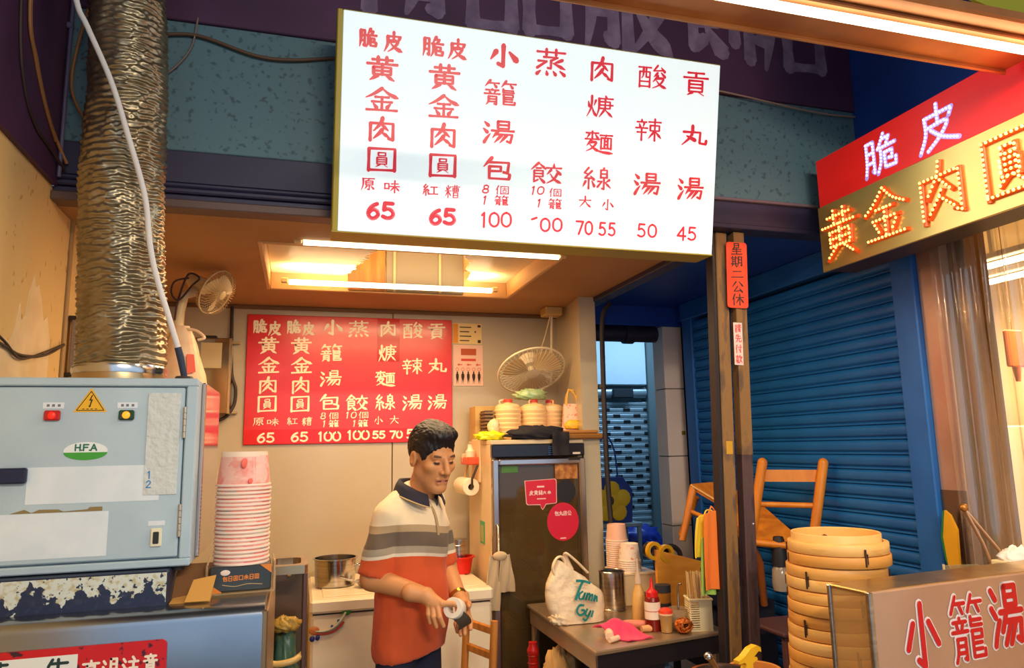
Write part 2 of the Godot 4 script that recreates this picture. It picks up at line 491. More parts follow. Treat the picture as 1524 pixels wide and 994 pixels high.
# ---------- lettering: strokes on a 100 x 100 square, y down; first number: 0 bar, 1 tapering sweep, 2 pressed sweep, 3 dot, 4 even curve; a text entry places another glyph in a box ----------
const G := {
	"月": [[1,24,5,22,60,6,98],[0,22,5,80,5,80,92,66,86],[0,24,34,78,34],[0,24,62,78,62]],
	"危": [[1,42,0,12,34],[0,40,12,68,12,50,32],[0,10,34,95,34],[1,24,34,22,70,3,98],[0,42,50,78,50,76,70,60,68],[0,42,50,42,88,92,90,94,72]],
	"脆": [["月",0,4,38,96],["危",38,0,100,98]],
	"皮": [[1,20,22,20,60,2,98],[0,20,22,88,22,80,38],[0,52,0,52,46],[1,28,46,74,46,56,74,22,98],[2,34,54,60,78,99,96]],
	"黃": [[0,18,12,82,12],[0,36,0,36,28],[0,64,0,64,28],[0,2,30,98,30],[0,50,30,50,74],[0,22,44,78,44,78,74,22,74,22,44],[0,22,59,78,59],[1,36,78,10,99],[2,62,78,90,99]],
	"金": [[1,50,0,24,26,0,42],[2,50,0,72,24,100,40],[0,30,38,70,38],[0,20,58,80,58],[0,50,38,50,92],[3,24,66,34,84],[3,76,66,66,82],[0,4,93,96,93]],
	"肉": [[0,12,24,12,98],[0,12,24,88,24,88,94,74,88],[1,52,0,46,24,22,58],[2,46,26,72,54],[1,52,50,42,66,22,90],[2,48,60,78,86]],
	"員": [[0,26,4,74,4,74,24,26,24,26,4],[0,18,36,82,36,82,78,18,78,18,36],[0,18,50,82,50],[0,18,64,82,64],[1,38,80,10,98],[2,62,80,90,98]],
	"圓": [[0,8,6,8,96],[0,8,6,92,6,92,96],[0,8,93,92,93],["員",26,20,74,82,0.55]],
	"原": [[0,10,8,96,8],[1,14,8,14,56,0,98],[1,60,8,46,24],[0,34,26,86,26,86,56,34,56,34,26],[0,34,41,86,41],[0,60,56,60,94,48,90],[1,42,66,26,88],[3,74,66,92,86]],
	"口": [[0,10,10,10,92],[0,10,10,90,10,90,92],[0,10,88,90,88]],
	"未": [[0,16,26,84,26],[0,2,48,98,48],[0,50,0,50,100],[1,48,48,4,88],[2,52,48,98,86]],
	"味": [["口",2,22,34,72],["未",38,4,100,98]],
	"糸": [[0,46,0,16,24,46,30],[0,70,14,20,48,74,48],[3,60,38,84,54],[0,48,48,48,96],[1,26,62,8,88],[3,70,60,88,84]],
	"工": [[0,10,14,90,14],[0,50,14,50,88],[0,2,90,98,90]],
	"紅": [["糸",0,4,48,98],["工",50,14,100,90]],
	"米": [[3,18,12,34,34],[1,84,10,66,34],[0,2,44,98,44],[0,50,0,50,100],[1,48,46,4,88],[2,52,46,98,86]],
	"曹": [[0,2,12,98,12],[0,18,24,82,24,82,50,18,50,18,24],[0,18,37,82,37],[0,38,0,38,50],[0,62,0,62,50],[0,24,60,76,60,76,98,24,98,24,60],[0,24,79,76,79]],
	"糟": [["米",0,4,40,98],["曹",42,2,100,98]],
	"小": [[0,50,2,50,94,34,84],[1,26,30,8,66],[3,70,30,94,64]],
	"竹": [[1,20,0,4,36],[0,16,16,46,16],[3,30,20,38,38],[1,68,0,54,36],[0,66,16,98,16],[3,80,20,88,38]],
	"立": [[3,50,0,50,16],[0,10,20,90,20],[3,30,30,38,62],[1,70,28,62,62],[0,2,70,98,70]],
	"龍": [["立",0,2,50,46],["月",4,46,48,100],[0,60,2,60,22,94,22],[0,62,10,92,10],[0,60,34,92,34,92,50,62,50],[0,62,34,62,92,98,92,98,78],[0,66,62,90,62],[0,66,76,90,76]],
	"籠": [["竹",0,0,100,70],["龍",2,32,98,100]],
	"水旁": [[3,20,6,60,22],[3,10,36,50,52],[1,20,98,44,80,84,58]],
	"昜": [[0,28,2,76,2,76,34,28,34,28,2],[0,28,18,76,18],[0,2,44,98,44],[1,30,44,6,76],[0,22,60,92,60,84,96,70,90],[1,46,62,14,98],[1,68,62,38,98]],
	"湯": [["水旁",0,4,30,98],["昜",28,4,100,98]],
	"包": [[1,32,0,4,40],[0,26,20,92,20,88,66,74,62],[0,24,38,64,38,64,58,24,58],[0,24,38,24,90,94,92,96,72]],
	"人旁": [[1,70,0,10,56],[0,46,34,46,100]],
	"古": [[0,4,22,96,22],[0,50,0,50,50],[0,20,50,80,50,80,96,20,96,20,50]],
	"固": [[0,8,6,8,96],[0,8,6,92,6,92,96],[0,8,93,92,93],["古",22,18,78,82,0.7]],
	"個": [["人旁",0,2,32,98],["固",34,4,100,98]],
	"蒸": [[0,4,12,96,12],[0,34,0,34,24],[0,66,0,66,24],[0,26,32,72,32,52,44],[0,50,44,50,76,40,74],[0,8,48,36,48,4,76],[1,88,40,58,56],[2,56,54,98,76],[3,16,86,4,99],[3,36,86,38,99],[3,58,86,66,99],[3,80,84,96,99]],
	"食": [[1,50,0,2,34],[2,50,0,98,32],[0,36,26,64,26],[0,22,38,78,38,78,66,22,66],[0,24,52,76,52],[0,22,38,22,92,46,82],[3,56,72,88,94]],
	"交": [[3,50,0,50,16],[0,4,22,96,22],[1,34,30,8,54],[3,64,30,92,52],[1,74,46,52,76,6,98],[2,28,50,54,78,98,96]],
	"餃": [["食",0,2,50,98],["交",48,4,100,98]],
	"火": [[3,16,26,26,50],[1,86,20,70,46],[1,48,0,44,52,4,98],[2,50,50,70,78,98,96]],
	"庚": [[3,52,0,58,10],[0,12,14,98,14],[1,14,14,14,58,0,98],[0,24,28,82,28,82,58,24,58],[0,18,43,98,43],[0,52,18,52,62],[1,52,60,16,98],[2,54,66,98,96]],
	"焿": [["火",0,4,40,98],["庚",38,0,100,98]],
	"麥": [[0,10,8,90,8],[0,50,0,50,40],[1,30,14,14,34],[3,70,14,88,34],[0,4,38,96,38],[1,44,42,14,72],[1,36,54,78,54,50,82,10,98],[2,32,62,60,82,98,98]],
	"面": [[0,4,6,96,6],[1,50,6,42,22],[0,12,24,12,98],[0,12,24,88,24,88,98],[0,12,94,88,94],[0,38,24,38,92],[0,62,24,62,92],[0,38,46,62,46],[0,38,68,62,68]],
	"麵": [["麥",0,2,52,92],["面",52,14,98,80],[2,26,76,60,92,100,97]],
	"白": [[1,50,0,36,18],[0,14,20,14,98],[0,14,20,86,20,86,98],[0,14,58,86,58],[0,14,94,86,94]],
	"水": [[0,50,0,50,94,38,88],[0,8,28,36,28,6,76],[1,88,14,60,38],[2,56,34,98,84]],
	"泉": [["白",22,0,78,46],["水",4,46,98,100]],
	"線": [["糸",0,2,48,98],["泉",48,2,100,98]],
	"大": [[0,4,34,96,34],[1,50,0,48,40,4,98],[2,52,40,68,70,98,96]],
	"酉": [[0,4,8,96,8],[0,12,28,12,98],[0,12,28,88,28,88,98],[0,12,94,88,94],[1,40,8,38,44,24,58],[0,60,8,60,52,78,52],[0,14,72,86,72]],
	"夋": [[0,40,0,14,24,76,20],[3,62,8,86,26],[1,40,32,16,50],[3,62,30,88,48],[1,44,44,10,72],[1,34,56,78,56,54,82,8,98],[2,30,62,58,84,98,96]],
	"酸": [["酉",0,4,46,96],["夋",46,0,100,98]],
	"辛": [[3,50,0,50,12],[0,12,14,88,14],[3,30,22,38,38],[1,70,20,62,38],[0,2,42,98,42],[0,14,62,86,62],[0,50,42,50,100]],
	"束": [[0,6,14,94,14],[0,50,0,50,100],[0,16,30,84,30,84,54,16,54,16,30],[1,48,56,4,90],[2,52,56,98,88]],
	"辣": [["辛",0,4,46,98],["束",48,2,100,98]],
	"貝": [[0,18,4,82,4,82,74,18,74,18,4],[0,18,27,82,27],[0,18,50,82,50],[1,36,78,10,98],[2,64,78,90,98]],
	"貢": [[0,18,6,82,6],[0,50,6,50,24],[0,2,26,98,26],["貝",8,36,92,100]],
	"丸": [[1,44,0,40,50,4,98],[0,10,32,74,32,72,86,96,90,98,72],[3,22,52,54,72]],
	"日": [[0,14,4,86,4,86,96,14,96,14,4],[0,14,50,86,50]],
	"生": [[1,26,0,8,34],[0,20,22,90,22],[0,12,54,88,54],[0,50,4,50,96],[0,2,96,98,96]],
	"星": [["日",24,0,76,42],["生",4,42,96,100]],
	"其": [[0,4,16,96,16],[0,26,0,26,72],[0,74,0,74,72],[0,28,34,72,34],[0,28,52,72,52],[0,2,72,98,72],[1,34,78,10,98],[3,66,78,90,98]],
	"期": [["其",0,4,52,98],["月",52,4,100,98]],
	"二": [[0,18,20,82,20],[0,2,84,98,84]],
	"公": [[1,38,4,4,52],[2,62,2,98,50],[0,50,46,20,90,76,84],[3,66,66,90,98]],
	"木": [[0,4,30,96,30],[0,50,0,50,100],[1,48,32,4,84],[2,52,32,98,82]],
	"休": [["人旁",0,2,36,98],["木",32,2,100,98]],
	"言": [[3,44,0,56,12],[0,4,18,96,18],[0,18,34,82,34],[0,18,50,82,50],[0,20,64,80,64,80,98,20,98,20,64]],
	"青": [[0,10,10,90,10],[0,16,24,84,24],[0,50,0,50,40],[0,2,40,98,40],["月",16,50,84,100]],
	"請": [["言",0,4,40,98],["青",42,2,100,98]],
	"先": [[1,28,4,12,34],[0,22,20,84,20],[0,50,0,50,46],[0,4,46,96,46],[1,36,46,30,76,4,98],[0,62,46,62,90,94,90,96,72]],
	"寸": [[0,4,30,96,30],[0,66,0,66,94,50,86],[3,24,48,44,68]],
	"付": [["人旁",0,2,36,98],["寸",36,2,100,98]],
	"士示": [[0,6,12,94,12],[0,50,0,50,28],[0,18,28,82,28],[0,22,44,78,44],[0,4,60,96,60],[0,50,60,50,98],[1,28,70,10,92],[3,72,70,90,92]],
	"欠": [[1,30,0,4,36],[0,24,18,92,18,80,36],[1,50,30,46,60,4,98],[2,50,58,98,96]],
	"款": [["士示",0,2,50,98],["欠",50,2,100,98]],
	"高": [[3,50,0,50,10],[0,4,14,96,14],[0,28,24,72,24,72,40,28,40,28,24],[0,10,98,10,52,90,52,90,98],[0,32,64,68,64,68,84,32,84,32,64]],
	"皿": [[0,14,6,14,90],[0,14,6,86,6,86,90],[0,38,6,38,90],[0,62,6,62,90],[0,0,96,100,96]],
	"溫": [["水旁",0,4,30,98],["日",42,0,90,54],["皿",30,58,100,100]],
	"主": [[3,42,0,58,14],[0,10,24,90,24],[0,16,56,84,56],[0,50,24,50,94],[0,2,94,98,94]],
	"注": [["水旁",0,4,30,98],["主",32,2,100,98]],
	"心": [[3,14,20,4,80],[0,28,20,34,90,76,92,80,64],[3,46,6,56,40],[3,82,20,98,60]],
	"意": [["立",10,0,90,44],["日",22,38,78,68],["心",4,70,98,100]],
	"告": [[1,26,0,10,30],[0,18,18,88,18],[0,50,0,50,50],[0,2,50,98,50],["口",16,58,84,100]],
	"警": [[0,4,8,96,8],[0,28,0,28,18],[0,70,0,70,18],[0,10,24,50,24,48,46],[1,60,18,54,40],[0,58,26,96,26],["言",20,50,80,100]],
	"精": [["米",0,4,40,98],["青",42,2,100,98]],
	"品": [["口",28,0,72,44],["口",0,52,46,98],["口",54,52,100,98]],
	"服": [["月",0,2,42,98],[0,50,4,50,100],[0,50,4,94,4,94,32,84,30],[1,56,46,92,46,76,74,54,98],[2,60,52,78,78,100,98]],
	"巾": [[1,34,0,6,28],[0,26,12,96,12],[0,16,36,16,84],[0,16,36,84,36,84,80,72,78],[0,50,20,50,100]],
	"飾": [["食",0,2,48,98],["巾",50,2,100,98]],
	"店": [[3,50,0,56,12],[0,8,16,96,16],[1,10,16,10,58,0,98],[0,54,26,54,54],[0,56,38,90,38],["口",28,54,88,98]],
	"0": [[4,50,2,88,18,97,50,88,82,50,98,12,82,3,50,12,18,50,2]],
	"1": [[0,22,18,56,0,56,100]],
	"2": [[4,10,26,50,2,90,28,50,64],[0,50,64,6,98,94,98]],
	"4": [[0,70,0,4,68,98,68],[0,70,0,70,100]],
	"5": [[0,88,2,22,2,16,46],[4,16,46,52,36,90,56,88,84,50,98,8,88]],
	"6": [[4,82,4,36,24,8,62,24,94,60,98,92,74,76,46,40,44,12,66]],
	"7": [[0,4,3,96,3,40,100]],
	"8": [[4,50,0,84,12,80,40,50,48,18,38,16,10,50,0],[4,50,48,92,62,92,88,50,100,8,88,8,62,50,48]],
	"'": [[3,0,80,100,10]],
	"H": [[0,12,0,12,100],[0,88,0,88,100],[0,12,50,88,50]],
	"F": [[0,14,0,14,100],[0,14,4,92,4],[0,14,48,80,48]],
	"A": [[0,50,0,4,100],[0,50,0,96,100],[0,22,66,78,66]],
	".": [[0,44,94,56,94]],
}

func stroke_points(s: Array, box: Rect2) -> PackedVector2Array:
	var p := PackedVector2Array()
	for k in range(1, s.size(), 2):
		p.append(box.position + Vector2(s[k], s[k + 1]) / 100.0 * box.size)
	if p.size() > 2 and int(s[0]) != 0:                                # bends are rounded
		var q := PackedVector2Array()
		var n := p.size()
		var closed := p[0].is_equal_approx(p[n - 1])
		for k in n - 1:
			var a := p[(k - 1 + n - 1) % (n - 1)] if closed else p[maxi(k - 1, 0)]
			var d := p[(k + 2) % (n - 1)] if closed else p[mini(k + 2, n - 1)]
			for j in 5:
				q.append(p[k].cubic_interpolate(p[k + 1], a, d, j / 5.0))
		q.append(p[n - 1])
		return q
	return p

func strokes_of(ch: String, box := Rect2(0, 0, 1, 1), heavy := 1.0) -> Array:
	var out := []
	for s in G[ch]:
		if s[0] is String:
			var r := Rect2(box.position + Vector2(s[1], s[2]) / 100.0 * box.size, Vector2(s[3] - s[1], s[4] - s[2]) / 100.0 * box.size)
			out.append_array(strokes_of(s[0], r, heavy * (s[5] if s.size() > 5 else 1.0)))
		else:
			out.append([int(s[0]), stroke_points(s, box), heavy])
	return out

# lays one character on the builder's xy plane; x, y is its centre, y up
func glyph(b: MB, ch: String, x: float, y: float, w: float, h: float, weight: float, z := 0.0, brush := true, slant := 0.0) -> void:
	b.flat()
	var lift := 0
	for s in strokes_of(ch):
		var pts: PackedVector2Array = s[1]
		var kind: int = s[0]
		var q := PackedVector2Array()
		for p in pts:
			var v := Vector2((p.x - 0.5) * w, (0.5 - p.y) * h)
			if brush:
				v.y += v.x * 0.05
			v.x += v.y * slant
			q.append(v + Vector2(x, y))
		var fine := PackedVector2Array([q[0]])
		for k in q.size() - 1:
			var n := clampi(int(q[k].distance_to(q[k + 1]) / (weight * 1.2)), 1, 6)
			for j in n:
				fine.append(q[k].lerp(q[k + 1], (j + 1.0) / n))
		var total := 0.0
		for k in fine.size() - 1:
			total += fine[k].distance_to(fine[k + 1])
		var run := 0.0
		var wide := PackedFloat32Array()
		for k in fine.size():
			if k > 0:
				run += fine[k].distance_to(fine[k - 1])
			var u := run / maxf(total, 1e-6)
			var f := 1.0
			if brush:
				match kind:
					0: f = 1.0 - 0.22 * sin(PI * u)
					1: f = lerpf(1.15, 0.3, u * u)
					2: f = lerpf(0.4, 1.4, u / 0.8) if u < 0.8 else lerpf(1.4, 0.35, (u - 0.8) / 0.2)
					3: f = lerpf(0.5, 1.35, minf(u * 1.4, 1.0))
			wide.append(f * weight * s[2] / 2.0)
		lift += 1
		var z0 := z
		for k in fine.size():
			z = z0 + lift * 0.00005 + (k % 2) * 0.000012
			if k < fine.size() - 1:
				var d := (fine[k + 1] - fine[k])
				if d.length() > 1e-7:
					var thin := 0.78 if brush and absf(d.normalized().x) > 0.85 and kind == 0 else 1.0
					var nn := d.normalized().orthogonal() * thin
					var a := fine[k] + nn * wide[k]
					var c := fine[k] - nn * wide[k]
					var e := fine[k + 1] + nn * wide[k + 1]
					var f2 := fine[k + 1] - nn * wide[k + 1]
					b.out_quad(Vector3(a.x, a.y, z), Vector3(c.x, c.y, z), Vector3(f2.x, f2.y, z), Vector3(e.x, e.y, z), Vector3(fine[k].x, fine[k].y, z - 1.0))
			if k == 0 or k == fine.size() - 1 or (fine[k] - fine[k - 1]).normalized().dot((fine[k + 1] - fine[k]).normalized()) < 0.94:
				z += 0.00002
				var r := wide[k] * (0.86 if brush else 1.0)
				for i in 8:
					var a0 := TAU * i / 8
					var a1 := TAU * (i + 1) / 8
					b.tri(Vector3(fine[k].x, fine[k].y, z), Vector3(fine[k].x + cos(a0) * r, fine[k].y + sin(a0) * r, z), Vector3(fine[k].x + cos(a1) * r, fine[k].y + sin(a1) * r, z))
		z = z0

# one part per character
func character(parent: Node3D, m: Material, ch: String, x: float, y: float, w: float, h: float, weight: float, z: float, brush := true, slant := 0.0, called := "character") -> void:
	var b := MB.new()
	glyph(b, ch, x, y, w, h, weight, z, brush, slant)
	part(parent, called, b, m)
# ---------- the place ----------
func slab(a: Vector3, b: Vector3, bev := 0.0) -> MB:
	return MB.new().span(a, b, bev)

func build_shell() -> void:
	var concrete := mat(rgb(96, 92, 88), 0.75, 0.0, {"to": rgb(128, 122, 114), "scale": 0.8, "freq": 0.012, "world": true})
	var cream := mat(rgb(214, 184, 132), 0.55, 0.0, {"to": rgb(226, 200, 150), "scale": 0.7, "freq": 0.012, "world": true})
	var old_cream := mat(rgb(228, 190, 124), 0.8, 0.0, {"to": rgb(196, 150, 90), "kind": "few", "scale": Vector3(1.3, 0.9, 1.3), "freq": 0.06, "world": true, "seed": 5})
	var purple := mat(rgb(66, 34, 66), 0.55, 0.0, {"to": rgb(80, 44, 78), "scale": 0.6, "world": true})
	var navy := mat(rgb(40, 38, 66), 0.5, 0.0, {"to": rgb(54, 50, 78), "scale": 0.6, "world": true})
	var teal := mat(rgb(86, 118, 128), 0.6, 0.0, {"to": rgb(62, 86, 96), "kind": "specks", "scale": 1.3, "freq": 0.09, "world": true, "seed": 3})
	var blue := mat(rgb(22, 62, 150), 0.45, 0.0, {"to": rgb(28, 72, 162), "scale": 0.7, "world": true})
	var white_board := mat(rgb(188, 172, 142), 0.3, 0.0, {"to": rgb(194, 180, 152), "scale": 0.5, "world": true, "coat": 0.3})
	var ceil_mat := mat(rgb(164, 120, 74), 0.7, 0.0, {"to": rgb(174, 130, 82), "scale": 0.6, "world": true})

	struct("floor", slab(Vector3(-4, -0.1, -7), Vector3(6, 0, 5)), concrete, "grey concrete floor of stall and lane")
	# shop back wall: laminate boards with a dark joint between them
	var wb := struct("wall_back", slab(Vector3(-0.85, 0, -4.1), Vector3(1.6, 2.374, -4.01)), mat(rgb(70, 54, 38), 0.8), "cream laminate back wall of the stall")
	for x in [[-0.75, 0.487], [0.492, 1.5]]:
		part(wb, "panel", slab(Vector3(x[0], 0, -4.012), Vector3(x[1], 2.374, -4.0), 0.002), white_board)
	part(wb, "trim", slab(Vector3(-0.75, 2.352, -4.0), Vector3(1.48, 2.374, -3.985), 0.004), mat(rgb(120, 84, 48), 0.6))
	var wl := struct("wall_left", slab(Vector3(-0.87, 0, -4.1), Vector3(-0.75, 2.42, -0.6)), old_cream, "stained cream side wall with a torn patch")
	# the torn patch where the covering has come off
	var tear := PackedVector2Array()
	for q in [[-2.50, 1.20], [-2.50, 1.95], [-2.46, 2.02], [-2.43, 2.0], [-2.40, 2.06], [-2.37, 2.10], [-2.345, 2.085], [-2.33, 2.115], [-2.30, 2.06], [-2.285, 1.99], [-2.255, 1.97], [-2.24, 2.02], [-2.22, 1.95], [-2.19, 1.90], [-2.15, 1.91], [-2.12, 1.86], [-2.08, 1.845], [-2.05, 1.80], [-2.0, 1.76], [-2.0, 1.2]]:
		tear.append(Vector2(-q[0], q[1]))
	part(wl, "bare_patch", MB.new().at(-0.75, 0, 0, Vector3(0, PI / 2, 0)).prism(tear, 0.0, 0.002), mat(rgb(238, 212, 170), 0.85, 0.0, {"to": rgb(228, 198, 152), "scale": 2.0}), "bare paler plaster where the covering has torn off")
	part(wl, "corner_strip", slab(Vector3(-0.75, 1.2, -2.64), Vector3(-0.742, 2.42, -2.615), 0.002), mat(rgb(176, 140, 90), 0.6))
	struct("wall_left_upper", slab(Vector3(-0.87, 2.42, -2.41), Vector3(-0.735, 4.0, -0.6)), purple, "dark purple board above the stained side wall")
	# shop ceiling with an opening for the lamp tray
	var ce := struct("ceiling", slab(Vector3(-0.87, 2.374, -4.1), Vector3(-0.17, 2.44, -2.47)), ceil_mat, "brown painted ceiling of the stall")
	part(ce, "board", slab(Vector3(1.04, 2.374, -4.1), Vector3(1.48, 2.44, -2.47)), ceil_mat)
	part(ce, "board", slab(Vector3(-0.17, 2.374, -4.1), Vector3(1.04, 2.44, -3.55)), ceil_mat)
	part(ce, "board", slab(Vector3(-0.17, 2.374, -2.735), Vector3(1.04, 2.44, -2.47)), ceil_mat)
	# partition between stall and passage
	var wp := MB.new()
	wp.prism(PackedVector2Array([Vector2(1.478, 4.1), Vector2(1.393, 3.45), Vector2(1.485, 3.45), Vector2(1.56, 4.1)]), 0, 2.374)
	var pr := struct("wall_right", wp, white_board, "cream partition beside the upright refrigerator")
	pr.rotation_degrees.x = -90
	# fascia over the opening
	var fa := struct("fascia", slab(Vector3(-0.87, 2.465, -2.50), Vector3(2.3, 2.57, -2.415)), navy, "layered old sign fascia over the stall opening")
	part(fa, "rail", slab(Vector3(-0.75, 2.374, -2.47), Vector3(1.55, 2.404, -2.40), 0.004), mat(rgb(96, 74, 66), 0.5))
	part(fa, "rail", slab(Vector3(-0.75, 2.404, -2.47), Vector3(1.55, 2.424, -2.415), 0.004), navy)
	part(fa, "rail", slab(Vector3(-0.75, 2.426, -2.47), Vector3(1.55, 2.444, -2.405), 0.005), navy)
	part(fa, "rail", slab(Vector3(-0.75, 2.447, -2.47), Vector3(1.55, 2.463, -2.41), 0.005), navy)
	part(fa, "teal_board", slab(Vector3(-0.87, 2.57, -2.50), Vector3(2.3, 3.02, -2.408), 0.003), teal, "weathered teal sign board with dark specks")
	part(fa, "header", slab(Vector3(1.55, 2.45, -2.50), Vector3(2.3, 2.47, -2.41), 0.003), navy)
	part(fa, "ledge", slab(Vector3(1.55, 2.562, -2.50), Vector3(2.3, 2.574, -2.395), 0.003), mat(rgb(120, 100, 110), 0.5))
	var pb := part(fa, "purple_board", slab(Vector3(-0.87, 3.02, -2.50), Vector3(2.3, 4.0, -2.396), 0.003), purple, "dark purple sign board with faded white characters")
	var faded := mat(rgb(134, 112, 138), 0.7, 0.0, {"to": rgb(108, 86, 114), "scale": 3.0})
	var k := 0
	for c in ["精", "品", "服", "飾", "店"]:
		var w := [0.46, 0.48, 0.44, 0.48, 0.40][k] as float
		var cx := [0.32, 0.77, 1.22, 1.68, 2.03][k] as float
		var cy := [3.38, 3.37, 3.36, 3.40, 3.385][k] as float
		character(pb, faded, c, cx, cy, w * 0.86, 0.46, 0.062, -2.3945)
		k += 1
	# passage beside the stall
	struct("passage_ceiling", slab(Vector3(1.475, 2.46, -4.12), Vector3(2.42, 2.52, -2.47)), blue, "dark blue ceiling of the side passage")
	struct("trim_1", slab(Vector3(1.478, 2.35, -4.1), Vector3(1.55, 2.46, -2.47), 0.004), navy, "dark beam along the edge of the stall ceiling")
	var hd := struct("lintel", slab(Vector3(1.5, 2.335, -4.13), Vector3(2.35, 2.47, -4.03)), blue, "dark header over the end of the passage")
	part(hd, "roller", MB.new().at(1.5, 2.285, -4.07, Vector3(0, 0, -PI / 2)).lathe([Vector2(0, 0), Vector2(0.05, 0), Vector2(0.05, 0.44), Vector2(0.062, 0.44), Vector2(0.062, 0.5), Vector2(0.05, 0.5), Vector2(0.05, 0.66), Vector2(0, 0.66)], 16), mat(rgb(58, 48, 60), 0.5, 0.3))
	# right wall of the passage, above the roller shutter, and the neighbour beyond
	struct("wall_side", slab(Vector3(2.3, 2.36, -4.2), Vector3(2.42, 4.0, -1.8)), blue, "dark blue wall above the roller shutter")
	struct("wall_side_core", slab(Vector3(2.36, 0, -4.2), Vector3(2.42, 2.36, -2.0)), mat(rgb(60, 60, 66), 0.8), "wall behind the roller shutter")
	# tiled pillar
	var tile := mat(rgb(246, 218, 200), 0.3, 0.0, {"to": rgb(248, 224, 208), "scale": 1.0})
	var pl := struct("pillar", slab(Vector3(2.212, 0, -4.19), Vector3(2.33, 2.46, -4.055)), mat(rgb(120, 104, 96), 0.8), "tiled pillar at the far end of the blue shutter")
	var y := 2.44
	for hgt in [0.10, 0.40, 0.42, 0.42, 0.42, 0.42, 0.26]:
		part(pl, "tile", slab(Vector3(2.205, y - hgt + 0.003, -4.06), Vector3(2.334, y - 0.003, -4.048), 0.002), tile)
		part(pl, "tile", slab(Vector3(2.202, y - hgt + 0.003, -4.19), Vector3(2.213, y - 0.003, -4.05), 0.002), tile)
		y -= hgt
	part(pl, "tape", slab(Vector3(2.30, 1.65, -4.048), Vector3(2.325, 1.675, -4.0465)), mat(rgb(150, 116, 30), 0.6))
	# alley behind the passage
	var alley := mat(rgb(150, 164, 170), 0.6, 0.0, {"to": rgb(120, 136, 142), "scale": 0.7, "world": true})
	struct("wall_alley_back", slab(Vector3(1.4, 0, -6.5), Vector3(4.0, 2.9, -6.35)), alley, "pale wall behind the grille shutter")
	struct("wall_alley_left", slab(Vector3(1.48, 0, -6.5), Vector3(1.56, 2.9, -4.1)), alley, "side wall of the alley behind the stall")
	struct("wall_alley_right", slab(Vector3(3.9, 0, -6.5), Vector3(4.0, 2.9, -4.2)), alley, "far side wall of the alley")
	struct("wall_alley_front", slab(Vector3(2.33, 0, -4.3), Vector3(4.0, 2.9, -4.2)), alley, "wall between the alley and the neighbouring stall")
	struct("ceiling_alley", slab(Vector3(1.4, 2.9, -6.5), Vector3(4.0, 2.96, -4.0)), alley, "pale ceiling of the alley")
	# unseen cover added above the lane to keep sky light from overhead
	struct("added_roof", slab(Vector3(-4, 4.0, -4.3), Vector3(6, 4.1, 2.6)), mat(rgb(120, 116, 112), 0.8), "unseen cover added over the lane to shut out sky light")

func build_grille() -> void:
	var g := thing("roller_grille", "perforated grey steel roller grille in the alley beyond the tiled pillar", "shutter", Vector3(2.45, 0, -5.95))
	var zinc := mat(rgb(176, 190, 196), 0.35, 0.6)
	var slat_a := MB.new()
	slat_a.skin(slat_rings(0.0, 0.58, 0.052, 0.012), true)
	var m := slat_a.done()
	var sm := MB.new().box(Vector3(0.08, 0.004, 0.010), Vector3(0.07, 0.03, 0.006), 0.003).done()
	for i in 37:
		var y := 0.03 + i * 0.0535
		var s := part(g, "slat", m, zinc)
		s.position = Vector3(0, y, 0)
		if i > 18 and i < 36:
			for j in 3:
				var h := part(s, "slot", sm, mat(rgb(10, 12, 14), 0.9))
				h.position.x = (0.1 if i % 2 else 0.0) + j * 0.2
	part(g, "housing", slab(Vector3(-0.05, 2.12, -0.12), Vector3(0.55, 2.55, 0.1), 0.01), mat(rgb(206, 222, 230), 0.5))
	part(g, "drum_guard", MB.new().at(0.0, 2.06, 0.02, Vector3(0, 0, -PI / 2)).lathe([Vector2(0, 0), Vector2(0.05, 0), Vector2(0.05, 0.56), Vector2(0, 0.56)], 14), zinc)
	part(g, "lock_box", slab(Vector3(0.22, 2.01, 0.03), Vector3(0.42, 2.09, 0.09), 0.008), mat(rgb(34, 38, 44), 0.5))
	part(g, "post", slab(Vector3(0.58, 0, -0.1), Vector3(0.80, 2.75, 0.06), 0.01), mat(rgb(112, 126, 128), 0.5, 0.2))

func slat_rings(x0: float, x1: float, pitch: float, bulge: float) -> Array:
	# a slat along x: a bulged face towards +z with a rolled lip at its foot
	var prof := [Vector2(-0.3, -0.5), Vector2(0.3, -0.49), Vector2(0.55, -0.45), Vector2(0.55, -0.36), Vector2(0.0, -0.32), Vector2(-0.1, -0.27), Vector2(0.55, -0.22), Vector2(0.8, -0.12), Vector2(0.9, 0.12), Vector2(0.8, 0.34), Vector2(0.55, 0.44), Vector2(-0.1, 0.5), Vector2(-0.5, 0.5), Vector2(-0.5, -0.5)]
	var a := PackedVector3Array()
	var b := PackedVector3Array()
	for p in prof:
		a.append(Vector3(x0, p.y * pitch, p.x * bulge))
		b.append(Vector3(x1, p.y * pitch, p.x * bulge))
	return [b, a]

